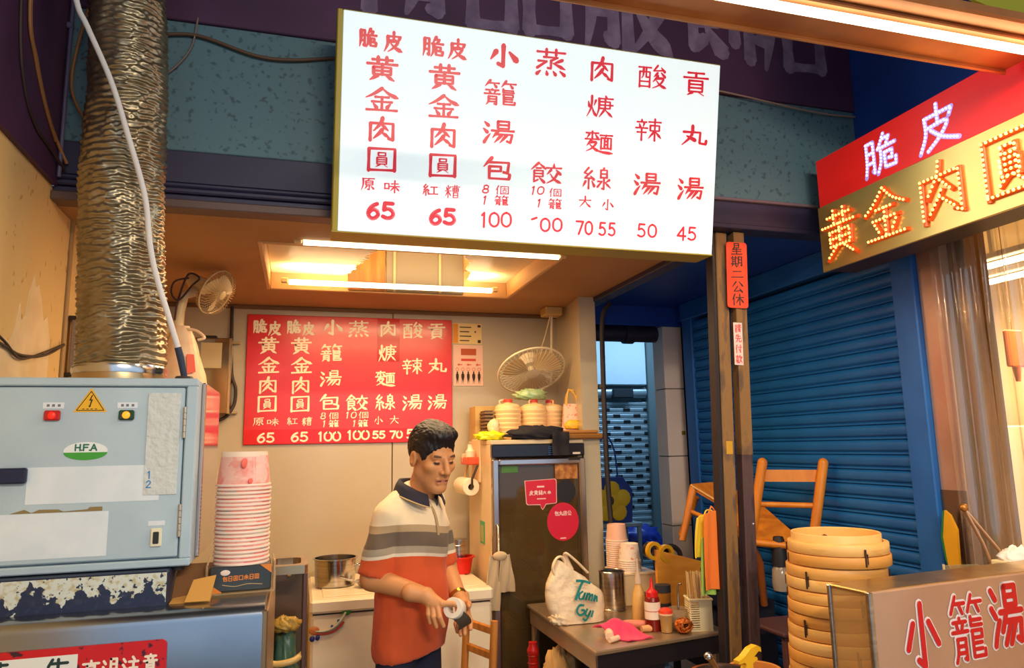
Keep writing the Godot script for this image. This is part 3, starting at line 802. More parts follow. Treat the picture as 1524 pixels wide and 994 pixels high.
func build_shutter() -> void:
	var s := thing("roller_shutter", "closed blue steel roller shutter on the side wall", "shutter", Vector3(2.3, 0, -2.17))
	# faces -x; built along local x from 0 (near) to 1.77 (far), turned so local +z points to -x
	s.rotation_degrees.y = -90
	s.position = Vector3(2.3, 0, -3.94)
	var paint := mat(rgb(22, 98, 168), 0.4, 0.0, {"to": rgb(28, 108, 180), "scale": 1.2})
	var rail := mat(rgb(30, 96, 172), 0.4, 0.0, {"to": rgb(36, 106, 184), "scale": 1.2})
	var m := MB.new().skin(slat_rings(0.1, 1.67, 0.0615, 0.016), true).done()
	for i in 38:
		var o := part(s, "slat", m, paint)
		o.position = Vector3(0, 0.03 + i * 0.0615, 0.0)
	for x in [0.0, 1.66]:
		part(s, "guide_rail", slab(Vector3(x, 0, -0.05), Vector3(x + 0.11, 2.36, 0.022), 0.005), rail)
	part(s, "header", slab(Vector3(0, 2.352, -0.05), Vector3(1.77, 2.46, 0.03), 0.005), rail)

func build_posts() -> void:
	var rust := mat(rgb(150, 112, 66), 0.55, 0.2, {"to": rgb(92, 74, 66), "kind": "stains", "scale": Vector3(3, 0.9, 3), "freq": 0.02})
	var dark := mat(rgb(96, 74, 74), 0.5, 0.3, {"to": rgb(64, 48, 56), "kind": "stains", "scale": Vector3(3, 0.9, 3), "freq": 0.02})
	var p := thing("rusty_post", "rust-stained square steel post nearest the table", "post", Vector3(1.55, 0, -2.49))
	p.rotation_degrees.z = -1.9
	part(p, "shaft", slab(Vector3(-0.025, 0, -0.025), Vector3(0.027, 2.45, 0.025), 0.004), rust)
	part(p, "edge_channel", slab(Vector3(-0.042, 0, -0.03), Vector3(-0.026, 2.45, 0.02), 0.003), mat(rgb(34, 28, 34), 0.5))
	part(p, "tape_patch", slab(Vector3(-0.012, 1.555, 0.025), Vector3(0.016, 1.605, 0.0262)), mat(rgb(206, 156, 40), 0.6))
	part(p, "foot_plate", slab(Vector3(-0.06, 0, -0.05), Vector3(0.06, 0.008, 0.05), 0.002), dark)
	var q := thing("brown_post", "dark brown square steel post carrying the red notice", "post", Vector3(1.62, 0, -2.47))
	q.rotation_degrees.z = -1.9
	part(q, "shaft", slab(Vector3(-0.024, 0, -0.024), Vector3(0.024, 2.45, 0.024), 0.004), dark)
	part(q, "lit_upper", slab(Vector3(-0.0245, 1.55, -0.02), Vector3(0.0245, 2.449, 0.0245), 0.002), rust)  # golden light from the menu box, painted as a paler upper length
	part(q, "rivet", MB.new().ball(Vector3(0.012, 1.29, 0.024), Vector3(0.005, 0.005, 0.003), 8, 5), mat(rgb(220, 214, 220), 0.3, 0.8))
	part(q, "foot_plate", slab(Vector3(-0.05, 0, -0.05), Vector3(0.07, 0.008, 0.05), 0.002), dark)
	# red closing-day notice
	var n := thing("red_notice", "orange-red card reading closed on Tuesdays, tied to the brown post", "sign", Vector3(1.675, 2.265, -2.438))
	n.rotation_degrees.z = -2.5
	n.rotation_degrees.y = -8
	part(n, "card", MB.new().prism(round_rect(0.088, 0.272, 0.012), -0.003, 0.0), mat(rgb(240, 66, 26), 0.6, 0.0, {"to": rgb(248, 78, 34), "scale": 4.0}))
	var b := MB.new()
	var y := 0.108
	for c in ["星", "期", "二", "公", "休"]:
		glyph(b, c, 0.0, y, 0.05, 0.036 if c == "二" else 0.046, 0.0052, 0.0012)
		y -= 0.0525
	part(n, "lettering", b, mat(rgb(40, 28, 22), 0.6), "black handwritten characters")
	var l := thing("pay_first_label", "narrow white sticker with pink characters on the brown post", "sticker", Vector3(1.661, 1.985, -2.4415))
	l.rotation_degrees.z = -1.9
	part(l, "strip", slab(Vector3(-0.02, -0.085, -0.001), Vector3(0.02, 0.085, 0.0)), mat(rgb(240, 214, 206), 0.5))
	var lb := MB.new()
	y = 0.062
	for c in ["請", "先", "付", "款"]:
		glyph(lb, c, 0.0, y, 0.028, 0.033, 0.0042, 0.0008)
		y -= 0.0415
	part(l, "lettering", lb, mat(rgb(226, 84, 84), 0.6))

func round_rect(w: float, h: float, r: float, n := 4) -> PackedVector2Array:
	var p := PackedVector2Array()
	for c in [[1, 1, 0.0], [-1, 1, 0.5], [-1, -1, 1.0], [1, -1, 1.5]]:
		for i in n + 1:
			var a: float = PI * (c[2] + 0.5 * i / n)
			p.append(Vector2(c[0] * (w / 2 - r) + cos(a) * r, c[1] * (h / 2 - r) + sin(a) * r))
	return p

func wavy(pts: Array, n := 6) -> Array:       # a smooth run through the given points
	var out := []
	for k in pts.size() - 1:
		var a: Vector3 = pts[maxi(k - 1, 0)]
		var d: Vector3 = pts[mini(k + 2, pts.size() - 1)]
		for j in n:
			out.append((pts[k] as Vector3).cubic_interpolate(pts[k + 1], a, d, j / float(n)))
	out.append(pts[pts.size() - 1])
	return out
# ---------- signs and lamps ----------
func build_light_box() -> void:
	# its face leans out at the top
	var o := thing("menu_light_box", "large white backlit menu box with red characters over the stall opening", "light box", Vector3(0.1, 2.298, -2.3))
	o.rotation_degrees.x = atan(0.14 / 0.70) * 180.0 / PI
	var olive := mat(rgb(172, 152, 30), 0.45)
	var case := MB.new()
	# the underside is level, so the case is deeper below
	var w0 := PackedVector3Array([Vector3(-0.018, 0.004, 0.004), Vector3(-0.018, 0.004, -0.10), Vector3(-0.018, -0.022, -0.108), Vector3(-0.018, -0.002, 0.004)])
	var w1 := PackedVector3Array()
	for v in w0:
		w1.append(v + Vector3(1.393, 0, 0))
	case.skin([w0, w1], true, false)
	case.span(Vector3(0, 0.696, -0.10), Vector3(1.375, 0.71, 0.004), 0.003)
	case.span(Vector3(-0.018, 0.0, -0.10), Vector3(0.0, 0.71, 0.004), 0.003)
	case.span(Vector3(0.0, 0.014, -0.10), Vector3(0.012, 0.696, -0.01), 0.003)
	case.span(Vector3(1.365, 0.014, -0.10), Vector3(1.375, 0.696, 0.0), 0.003)
	case.span(Vector3(0.012, 0.014, -0.10), Vector3(1.365, 0.696, -0.092))
	part(o, "case", case, olive, "olive painted steel case")
	part(o, "face_panel", slab(Vector3(0.001, 0.002, -0.006), Vector3(1.372, 0.706, 0.006), 0.002), mat(rgb(226, 240, 244), 0.5, 0.0, {"glow": BOX_GLOW, "glow_color": rgb(222, 242, 246)}), "glowing white acrylic face")
	var red := mat(rgb(214, 26, 50), 0.35, 0.0, {"glow": BOX_GLOW * 0.6, "glow_color": rgb(222, 26, 48)})
	for col in BOX_TEXT:
		for c in col:
			var h: float = c[4] / 1000.0
			var w: float = c[3] / 1000.0
			var digit: bool = c[0] in "0123456789'"
			var big: bool = digit and c[2] > 600
			var bold: bool = big and c[1] < 420
			var weight := 0.011 if h > 0.06 else 0.0068
			if c[0] in "籠線麵餃酸辣焿" and h > 0.06:
				weight = 0.0088
			elif c[0] in "小" and h > 0.06:
				weight = 0.018
			elif c[0] in "肉黃圓包丸" and h > 0.06:
				weight = 0.0125
			if h < 0.046 and not digit:
				weight = 0.0042 if c[0] in "籠個糟" else 0.0056
			if digit:
				weight = (0.0135 if bold else 0.0078) if big else 0.0048
			character(o, red, c[0], c[1] / 1000.0, 0.71 - c[2] / 1000.0, w * 0.95, h * 0.97, weight, 0.0075, not digit, 0.18 if digit and not big else 0.0)
	part(o, "hanger", slab(Vector3(0.3, 0.2, -0.16), Vector3(0.33, 0.5, -0.1)), mat(rgb(70, 66, 60), 0.6))
	part(o, "hanger", slab(Vector3(1.05, 0.2, -0.16), Vector3(1.08, 0.5, -0.1)), mat(rgb(70, 66, 60), 0.6))
	tube_light(o.to_global(Vector3(0.6875, 0.355, 0.02)), Vector2(1.36, 0.69), o.global_basis.z, rgb(226, 240, 252), BOX_LIGHT)

func build_red_board() -> void:
	var o := thing("red_menu_board", "red menu board with cream characters on the back wall", "menu board", Vector3(-0.281, 1.634, -3.998))
	part(o, "panel", slab(Vector3(0, 0, 0), Vector3(1.105, 0.69, 0.012), 0.003), mat(rgb(224, 34, 14), 0.3, 0.0, {"to": rgb(216, 30, 12), "scale": 1.5, "coat": 0.4}))
	part(o, "patch", slab(Vector3(0.682, 0.445, 0.012), Vector3(0.806, 0.687, 0.0128)), mat(rgb(196, 18, 12), 0.16))
	part(o, "price_strip", slab(Vector3(0.004, 0.003, 0.012), Vector3(1.10, 0.078, 0.0126)), mat(rgb(218, 24, 14), 0.25))
	var cream := mat(rgb(255, 240, 206), 0.4)
	for col in BOARD_TEXT:
		for c in col:
			var h: float = c[4] / 1000.0
			var w: float = c[3] / 1000.0
			var digit: bool = c[0] in "0123456789"
			var weight := 0.0125 if h > 0.07 else 0.0068
			if c[0] in "籠線麵餃酸辣焿湯蒸" and h > 0.07:
				weight = 0.0105
			if h < 0.05 and not digit:
				weight = 0.005
			if digit:
				weight = 0.0095 if c[2] > 620 else 0.0055
			if c[0] == "小" and h > 0.07:
				weight = 0.017
			character(o, cream, c[0], c[1] / 1000.0, 0.69 - c[2] / 1000.0, w * 0.95, h * 0.95, weight, 0.0136, not digit, 0.15 if digit and c[2] < 620 else 0.0)

func build_notices() -> void:
	var a := thing("info_sheet", "small pale notice sheet with an orange edge, upper sheet beside the red board", "notice", Vector3(0.83, 2.19, -3.998))
	part(a, "sheet", slab(Vector3(0, 0, 0), Vector3(0.172, 0.12, 0.0015)), mat(rgb(236, 206, 140), 0.6))
	var o := MB.new()
	o.span(Vector3(0.002, 0.004, 0.0015), Vector3(0.032, 0.116, 0.002))
	part(a, "orange_edge", o, mat(rgb(232, 150, 50), 0.6))
	var l := MB.new()
	for k in 4:
		l.span(Vector3(0.042, 0.094 - k * 0.026, 0.0015), Vector3(0.11 - 0.012 * (k % 2), 0.100 - k * 0.026, 0.002))
	l.span(Vector3(0.148, 0.098, 0.0015), Vector3(0.166, 0.112, 0.002))
	l.span(Vector3(0.13, 0.066, 0.0015), Vector3(0.138, 0.076, 0.002))
	l.span(Vector3(0.148, 0.006, 0.0015), Vector3(0.166, 0.024, 0.002))
	part(a, "print", l, mat(rgb(70, 40, 20), 0.7))
	var b := thing("queue_poster", "pink distancing poster with five dark standing figures, lower sheet beside the red board", "poster", Vector3(0.834, 1.948, -3.998))
	part(b, "sheet", slab(Vector3(0, 0, 0), Vector3(0.174, 0.236, 0.0015)), mat(rgb(240, 196, 176), 0.6))
	part(b, "title_block", slab(Vector3(0.044, 0.176, 0.0015), Vector3(0.134, 0.214, 0.002)), mat(rgb(190, 84, 34), 0.6))
	var r := MB.new()
	r.span(Vector3(0.045, 0.142, 0.0015), Vector3(0.132, 0.156, 0.002))
	for k in 3:
		r.at(0.034 + k * 0.054, 0.121, 0.0015).prism(PackedVector2Array([Vector2(-0.012, 0), Vector2(0, 0.008), Vector2(0, 0.003), Vector2(0.018, 0.002), Vector2(0.018, -0.002), Vector2(0, -0.003), Vector2(0, -0.008)]), 0.0, 0.0005)
	for k in 5:
		r.at(0.022 + k * 0.032, 0.094, 0.002, Vector3(PI / 2, 0, 0)).lathe([Vector2(0.0075, 0), Vector2(0.010, 0), Vector2(0.010, 0.0004), Vector2(0.0075, 0.0004)], 14)
	part(b, "red_print", r, mat(rgb(214, 70, 60), 0.6))
	var f := MB.new()
	for k in 5:
		f.at(0.022 + k * 0.032, 0.008, 0.0015)
		var w := 0.008 + 0.001 * (k % 2)
		f.prism(PackedVector2Array([Vector2(-0.005, 0), Vector2(-0.006, 0.03), Vector2(-w, 0.04), Vector2(-w, 0.056), Vector2(-0.004, 0.064), Vector2(-0.004, 0.074), Vector2(0.004, 0.074), Vector2(0.004, 0.064), Vector2(w, 0.056), Vector2(w, 0.038), Vector2(0.006, 0.03), Vector2(0.004, 0.0), Vector2(0.0, 0.028)]), 0.0, 0.0005)
	part(b, "figure_print", f, mat(rgb(52, 34, 22), 0.7))

func build_tray_lamp() -> void:
	# recessed lamp tray in the shop ceiling with two bare tubes and a broken diffuser
	var o := thing("ceiling_lamp_tray", "recessed ceiling lamp tray with two bare warm tubes and broken ribbed diffuser", "ceiling lamp", Vector3(-0.17, 2.374, -3.55))
	var frame := mat(rgb(206, 164, 110), 0.5)
	var b := MB.new()
	b.span(Vector3(0, -0.006, 0), Vector3(0.018, 0.13, 0.815), 0.003)
	b.span(Vector3(1.192, -0.006, 0), Vector3(1.21, 0.13, 0.815), 0.003)
	b.span(Vector3(0.018, -0.006, 0), Vector3(1.192, 0.13, 0.02), 0.003)
	b.span(Vector3(0.018, -0.006, 0.795), Vector3(1.192, 0.13, 0.815), 0.003)
	b.span(Vector3(0, 0.30, 0), Vector3(1.21, 0.31, 0.815))
	b.span(Vector3(0, 0.13, 0), Vector3(0.01, 0.30, 0.815))
	b.span(Vector3(1.2, 0.13, 0), Vector3(1.21, 0.30, 0.815))
	b.span(Vector3(0.01, 0.13, 0), Vector3(1.2, 0.30, 0.01))
	b.span(Vector3(0.01, 0.13, 0.805), Vector3(1.2, 0.30, 0.815))
	part(o, "frame", b, frame)
	var rib := mat(rgb(244, 224, 184), 0.35)
	var teeth := [0.0, 0.012, -0.006, 0.02, 0.006, -0.008, 0.014, 0.0, 0.022, 0.004, -0.01, 0.01, 0.0]
	for side in 2:
		var s := MB.new()
		for j in 48:
			var z := 0.022 + j * 0.0161
			var e: float = 0.36 + 0.16 * (j / 48.0) * (1 - side) + teeth[j % 13]
			if side == 1:
				e = 1.19 - (0.20 + 0.20 * (j / 48.0)) + teeth[(j * 5) % 13]
			var x0 := 0.018 if side == 0 else e
			var x1 := e if side == 0 else 1.192
			s.box(Vector3((x0 + x1) / 2, 0.078, z + 0.006), Vector3(x1 - x0, 0.010, 0.0125), 0.0045)
		part(o, "diffuser", s, rib, "ribbed diffuser sheet with a jagged broken edge")
	part(o, "timber", slab(Vector3(0.38, 0.0, 0.02), Vector3(0.56, 0.26, 0.035), 0.003), mat(rgb(150, 98, 44), 0.6, 0.0, {"to": rgb(126, 78, 30), "scale": Vector3(6, 1, 6)}))
	part(o, "grey_board", slab(Vector3(0.565, 0.0, 0.02), Vector3(0.96, 0.26, 0.032), 0.003), mat(rgb(104, 96, 82), 0.5))
	part(o, "batten", slab(Vector3(0.60, 0.0, 0.032), Vector3(0.612, 0.26, 0.038)), mat(rgb(150, 130, 98), 0.5))
	part(o, "batten", slab(Vector3(0.83, 0.0, 0.032), Vector3(0.842, 0.26, 0.038)), mat(rgb(150, 130, 98), 0.5))
	var warm := rgb(255, 218, 164)
	for q in [[0.165, 0.855, 1.012, -0.004], [0.105, 0.18, 0.963, -0.006]]:
		var holder := MB.new()
		for s in [-1.0, 1.0]:
			var x: float = q[0] - 0.025 if s < 0 else q[0] + q[2] + 0.012
			holder.box(Vector3(x + 0.006, q[3] + 0.006, q[1]), Vector3(0.03, 0.024, 0.02), 0.004)
		var t := part(o, "tube", MB.new().at(q[0], q[3], q[1], Vector3(0, 0, -PI / 2)).lathe([Vector2(0, 0), Vector2(0.013, 0), Vector2(0.013, q[2]), Vector2(0, q[2])], 14), mat(rgb(255, 246, 226), 0.4, 0.0, {"glow": TRAY_GLOW, "glow_color": rgb(255, 232, 190)}), "glowing warm fluorescent tube")
		part(t, "holder", holder, mat(rgb(220, 190, 140), 0.5))
		tube_light(o.position + Vector3(q[0] + q[2] / 2, q[3] - 0.016, q[1]), Vector2(q[2] as float, 0.024), Vector3.DOWN, warm, TRAY_LIGHT)
		tube_light(o.position + Vector3(q[0] + q[2] / 2, q[3] + 0.016, q[1]), Vector2(q[2] as float, 0.024), Vector3.UP, warm, TRAY_LIGHT * 0.9)

func build_lane_tube() -> void:
	# long tube on a metal channel under the awning, above the lane
	var o := thing("lane_tube_lamp", "long warm fluorescent tube on a copper-coloured channel under the awning", "tube lamp", Vector3(0.27, 2.63, -1.3))
	var ch := MB.new()
	ch.span(Vector3(0, 0.030, -0.16), Vector3(1.69, 0.038, 0.039), 0.003)
	ch.span(Vector3(0, 0.018, -0.168), Vector3(1.69, 0.06, -0.158), 0.003)
	ch.span(Vector3(0, 0.018, -0.04), Vector3(1.69, 0.031, -0.006), 0.003)
	ch.span(Vector3(0, 0.035, 0.031), Vector3(1.69, 0.062, 0.040), 0.003)
	part(o, "channel", ch, mat(rgb(196, 140, 90), 0.36, 0.6, {"to": rgb(176, 118, 72), "scale": 1.2}))
	part(o, "tube", MB.new().at(0.38, 0.0, -0.023, Vector3(0, 0, -PI / 2)).lathe([Vector2(0, 0), Vector2(0.0115, 0), Vector2(0.0115, 1.27), Vector2(0, 1.27)], 14), mat(rgb(255, 246, 230), 0.4, 0.0, {"glow": LANE_GLOW, "glow_color": rgb(255, 232, 196)}))
	part(o, "holder", MB.new().box(Vector3(0.36, 0.004, -0.023), Vector3(0.04, 0.04, 0.024), 0.004).box(Vector3(1.665, 0.004, -0.023), Vector3(0.04, 0.04, 0.024), 0.004), mat(rgb(210, 200, 190), 0.5))
	part(o, "hanger", MB.new().tube([Vector3(0.5, 0.06, 0.036), Vector3(0.5, 1.37, 0.036)], 0.006, 6).tube([Vector3(1.2, 0.06, 0.036), Vector3(1.2, 1.37, 0.036)], 0.006, 6), mat(rgb(120, 110, 100), 0.5))
	tube_light(o.position + Vector3(1.015, -0.014, -0.026), Vector2(1.25, 0.02), Vector3(0, -1, -0.1), rgb(255, 226, 184), LANE_LIGHT)
	var aw := MB.new()
	aw.prism(PackedVector2Array([Vector2(1.6, 3.02), Vector2(1.93, 2.905), Vector2(2.12, 2.868), Vector2(2.27, 2.84), Vector2(2.27, 3.9), Vector2(1.6, 3.9)]), -1.51, -1.50)
	aw.span(Vector3(1.6, 3.86, -1.5), Vector3(2.27, 3.9, -0.4), 0.003)
	solo("awning", "green sheet awning whose edge shows in the upper corner above the tube lamp", "awning", aw, mat(rgb(150, 150, 30), 0.6))

func build_front_lamp() -> void:
	# lamp over the lane behind the viewer
	var o := thing("lane_batten_lamp", "twin tube lamp hanging over the lane", "tube lamp", Vector3(0.9, 3.2, 1.4))
	part(o, "batten", slab(Vector3(-0.62, 0.0, -0.09), Vector3(0.62, 0.05, 0.09), 0.006), mat(rgb(236, 236, 232), 0.5))
	for z in [-0.05, 0.05]:
		part(o, "tube", MB.new().at(-0.6, -0.02, z, Vector3(0, 0, -PI / 2)).lathe([Vector2(0, 0), Vector2(0.014, 0), Vector2(0.014, 1.2), Vector2(0, 1.2)], 12), mat(rgb(255, 250, 240), 0.4, 0.0, {"glow": 4.0, "glow_color": rgb(255, 236, 208)}))
	part(o, "chain", MB.new().tube([Vector3(-0.5, 0.05, 0), Vector3(-0.5, 0.8, 0)], 0.005, 6).tube([Vector3(0.5, 0.05, 0), Vector3(0.5, 0.8, 0)], 0.005, 6), mat(rgb(90, 90, 90), 0.5))
	tube_light(o.position + Vector3(0, -0.04, -0.02), Vector2(1.2, 0.14), Vector3(0, -1.0, -0.5), rgb(255, 234, 204), FRONT_LIGHT)

func build_led_sign() -> void:
	# box sign along the right-hand wall, facing -x; local x runs towards the lane, local +z points to -x
	var o := thing("led_sign", "red and gold box sign with glowing bulb characters above the blue shutter", "sign", Vector3(2.0, 2.265, -2.315), -PI / 2)
	part(o, "case", slab(Vector3(0, 0, -0.14), Vector3(1.75, 0.462, 0.0), 0.004), mat(rgb(60, 40, 30), 0.5))
	part(o, "red_panel", slab(Vector3(0.004, 0.262, 0.0), Vector3(1.746, 0.458, 0.006), 0.002), mat(rgb(216, 24, 16), 0.4, 0.0, {"glow": 0.3, "glow_color": rgb(224, 24, 14)}))
	part(o, "gold_panel", slab(Vector3(-0.004, -0.004, 0.0), Vector3(1.746, 0.262, 0.01), 0.002), mat(rgb(214, 184, 104), 0.3, 0.7), "polished brass-coloured panel")
	var lilac := mat(rgb(170, 150, 220), 0.4, 0.0, {"glow": 0.5, "glow_color": rgb(170, 150, 230)})
	var white_bulb := mat(rgb(240, 244, 255), 0.3, 0.0, {"glow": 2.2, "glow_color": rgb(226, 232, 255)})
	for q in [["脆", 0.335, 0.352, 0.15, 0.145], ["皮", 0.58, 0.352, 0.155, 0.15]]:
		var ws := MB.new()
		var wl := MB.new()
		glyph(ws, q[0], q[1], q[2], q[3], q[4], 0.017, 0.008, false)
		bulbs(wl, q[0], q[1], q[2], q[3], q[4], 0.0125, 0.0042, 0.010)
		var ch := part(o, "character", ws, lilac, "lilac character")
		part(ch, "bulbs", wl, white_bulb, "rows of small white bulbs", "stuff")
	var orange := mat(rgb(196, 66, 14), 0.4, 0.0, {"glow": 0.35, "glow_color": rgb(220, 80, 14)})
	var amber := mat(rgb(255, 220, 150), 0.3, 0.0, {"glow": 3.0, "glow_color": rgb(255, 176, 84)})
	for q in [["黃", 0.118, 0.125, 0.185, 0.19], ["金", 0.342, 0.128, 0.185, 0.19], ["肉", 0.575, 0.13, 0.19, 0.195], ["圓", 0.815, 0.13, 0.19, 0.2]]:
		var gs := MB.new()
		var gl := MB.new()
		channel_letter(gs, q[0], q[1], q[2], q[3], q[4], 0.013)
		bulbs(gl, q[0], q[1], q[2], q[3], q[4], 0.0165, 0.0052, 0.024)
		var ch := part(o, "channel_letter", gs, orange, "raised orange character")
		part(ch, "bulbs", gl, amber, "rows of small amber bulbs", "stuff")
	part(o, "bracket", slab(Vector3(0.3, 0.1, -0.30), Vector3(0.34, 0.14, -0.14)), mat(rgb(60, 60, 66), 0.5))
	part(o, "bracket", slab(Vector3(1.3, 0.1, -0.30), Vector3(1.34, 0.14, -0.14)), mat(rgb(60, 60, 66), 0.5))
	var l := tube_light(o.to_global(Vector3(0.6, 0.2, 0.05)), Vector2(1.1, 0.3), o.global_basis.z, rgb(255, 170, 110), 0.05)
	l.rotate_object_local(Vector3.FORWARD, 0.0)

func bulbs(b: MB, ch: String, x: float, y: float, w: float, h: float, step: float, r: float, z: float) -> void:
	for s in strokes_of(ch):
		var pts: PackedVector2Array = s[1]
		var left := 0.0
		for k in pts.size() - 1:
			var a := Vector2(x + (pts[k].x - 0.5) * w, y + (0.5 - pts[k].y) * h)
			var c := Vector2(x + (pts[k + 1].x - 0.5) * w, y + (0.5 - pts[k + 1].y) * h)
			var d := a.distance_to(c)
			while left <= d:
				var p := a.lerp(c, left / maxf(d, 1e-6))
				b.ball(Vector3(p.x, p.y, z), Vector3(r, r, r * 0.8), 6, 4)
				left += step
			left -= d

func channel_letter(b: MB, ch: String, x: float, y: float, w: float, h: float, r: float) -> void:
	for s in strokes_of(ch):
		var pts := []
		for p in s[1]:
			pts.append(Vector3(x + (p.x - 0.5) * w, y + (0.5 - p.y) * h, 0.014))
		for k in pts.size() - 1:
			var a: Vector3 = pts[k]
			var c: Vector3 = pts[k + 1]
			if a.distance_to(c) > 1e-4:
				var d := (c - a).normalized() * r * 0.5
				b.tube([a - d, c + d], r * 0.62, 7, true)
# ---------- left: fume box, duct, griddle ----------
func build_fume_box() -> void:
	var o := thing("fume_cabinet", "grey-blue steel electrical fume cabinet under the flexible duct", "cabinet", Vector3(-0.738, 1.33, -1.95))
	var paint := mat(rgb(182, 204, 214), 0.42, 0.0, {"to": rgb(174, 196, 208), "scale": 1.5})
	var W := 0.49
	var b := MB.new()
	b.span(Vector3(0, 0, -0.42), Vector3(W, 0.455, -0.02), 0.004)
	b.span(Vector3(0, 0.435, -0.02), Vector3(W, 0.455, 0.0), 0.003)
	b.span(Vector3(0, 0.0, -0.02), Vector3(W, 0.018, 0.0), 0.003)
	b.span(Vector3(W - 0.026, 0.018, -0.02), Vector3(W, 0.435, 0.0), 0.003)
	part(o, "body", b, paint)
	part(o, "side_plate", slab(Vector3(W, 0.01, -0.40), Vector3(W + 0.012, 0.45, -0.07), 0.003), mat(rgb(206, 186, 176), 0.1, 0.95), "shiny side plate")
	part(o, "foot", MB.new().at(W - 0.03, -0.012, -0.03).lathe([Vector2(0, 0), Vector2(0.014, 0), Vector2(0.016, 0.012), Vector2(0, 0.012)], 12), mat(rgb(40, 34, 30), 0.7))
	var d := part(o, "door", slab(Vector3(0.002, 0.0225, -0.016), Vector3(W - 0.0295, 0.4315, -0.002), 0.003), paint)
	for y in [0.345, 0.108]:
		var h := MB.new()
		for k in 5:
			h.at(W - 0.027, y - 0.038 + k * 0.0155, 0.002).lathe([Vector2(0, 0), Vector2(0.0042, 0), Vector2(0.0042, 0.0145), Vector2(0, 0.0145)], 10)
		part(d, "hinge", h, mat(rgb(200, 190, 170), 0.3, 0.8))
	# indicator lamps
	for q in [[0.173, rgb(190, 24, 24), rgb(226, 40, 24), 0.5, "red square indicator lamp"], [0.332, rgb(24, 66, 34), rgb(255, 130, 30), 1.6, "green-framed indicator lamp glowing orange"]]:
		var lamp := part(d, "indicator", slab(Vector3(q[0] - 0.017, 0.352, -0.002), Vector3(q[0] + 0.017, 0.376, 0.008), 0.003), mat(q[1], 0.35), q[4])
		part(lamp, "lens", MB.new().ball(Vector3(q[0], 0.364, 0.008), Vector3(0.009, 0.009, 0.003), 12, 6), mat(q[2], 0.3, 0.0, {"glow": q[3]}))
		var tape := part(d, "dymo_tape", slab(Vector3(q[0] - 0.022, 0.381, -0.002), Vector3(q[0] + 0.022, 0.395, -0.001), 0.0), mat(rgb(226, 234, 240), 0.5))
		part(tape, "print", MB.new().span(Vector3(q[0] - 0.014, 0.385, -0.001), Vector3(q[0] - 0.008, 0.391, -0.0005)).span(Vector3(q[0] - 0.003, 0.385, -0.001), Vector3(q[0] + 0.003, 0.391, -0.0005)).span(Vector3(q[0] + 0.009, 0.385, -0.001), Vector3(q[0] + 0.015, 0.391, -0.0005)), mat(rgb(110, 120, 130), 0.6))
	# high-voltage triangle
	var tri := part(d, "warning_triangle", MB.new().prism(PackedVector2Array([Vector2(0.215, 0.372), Vector2(0.288, 0.372), Vector2(0.2515, 0.43)]), -0.002, -0.0014), mat(rgb(236, 180, 30), 0.45), "yellow high-voltage warning triangle")
	var ln := MB.new()
	for e in [[Vector2(0.222, 0.376), Vector2(0.281, 0.376)], [Vector2(0.281, 0.376), Vector2(0.2515, 0.422)], [Vector2(0.2515, 0.422), Vector2(0.222, 0.376)]]:
		var a: Vector2 = e[0]
		var c: Vector2 = e[1]
		var n := (c - a).normalized().orthogonal() * 0.0008
		ln.prism(PackedVector2Array([a + n, c + n, c - n, a - n]), -0.0013, -0.001)
	ln.prism(PackedVector2Array([Vector2(0.2530, 0.413), Vector2(0.2475, 0.399), Vector2(0.2520, 0.400), Vector2(0.2490, 0.387), Vector2(0.2465, 0.388), Vector2(0.2490, 0.383), Vector2(0.2535, 0.387), Vector2(0.2513, 0.387), Vector2(0.2560, 0.403), Vector2(0.2515, 0.402), Vector2(0.2555, 0.413)]), -0.0013, -0.001)
	for k in 4:
		ln.span(Vector3(0.234 + k * 0.009, 0.3785, -0.0013), Vector3(0.239 + k * 0.009, 0.3802, -0.001))
	part(tri, "print", ln, mat(rgb(20, 18, 16), 0.6))
	# maker's oval
	var ov := PackedVector2Array()
	var low := PackedVector2Array()
	for i in 36:
		var a := TAU * i / 36
		ov.append(Vector2(0.248 + cos(a) * 0.047, 0.279 + sin(a) * 0.0215))
	for i in 19:
		var a := PI + PI * i / 18.0
		low.append(Vector2(0.248 + cos(a) * 0.0468, 0.276 + sin(a) * 0.0183))
	var oval := part(d, "maker_oval", MB.new().prism(ov, -0.002, -0.0014), mat(rgb(232, 240, 240), 0.4), "white and green oval badge")
	part(oval, "green_half", MB.new().prism(low, -0.0013, -0.001), mat(rgb(62, 160, 52), 0.45))
	var tx := MB.new()
	var x := 0.231
	for c in ["H", ".", "F", ".", "A"]:
		glyph(tx, c, x, 0.2875, 0.013 if c != "." else 0.004, 0.0145, 0.0034, -0.0009, false)
		x += 0.0085
	part(oval, "lettering", tx, mat(rgb(22, 110, 84), 0.5))
	# papers and handle
	var paper := mat(rgb(224, 236, 242), 0.55, 0.0, {"to": rgb(214, 228, 236), "scale": 3.0})
	part(d, "paper_strip", slab(Vector3(0.13, 0.158, -0.002), Vector3(0.413, 0.243, -0.0012)), paper, "blank paper strip")
	part(d, "paper_strip", slab(Vector3(0.02, 0.034, -0.002), Vector3(0.306, 0.137, -0.0012)), paper, "blank paper sheet")
	part(d, "glue_residue", MB.new().prism(PackedVector2Array([Vector2(0.10, 0.138), Vector2(0.13, 0.147), Vector2(0.145, 0.139), Vector2(0.16, 0.146), Vector2(0.20, 0.145), Vector2(0.21, 0.140), Vector2(0.26, 0.143), Vector2(0.265, 0.148), Vector2(0.292, 0.148), Vector2(0.292, 0.138)]), -0.002, -0.0016), mat(rgb(142, 122, 78), 0.8))
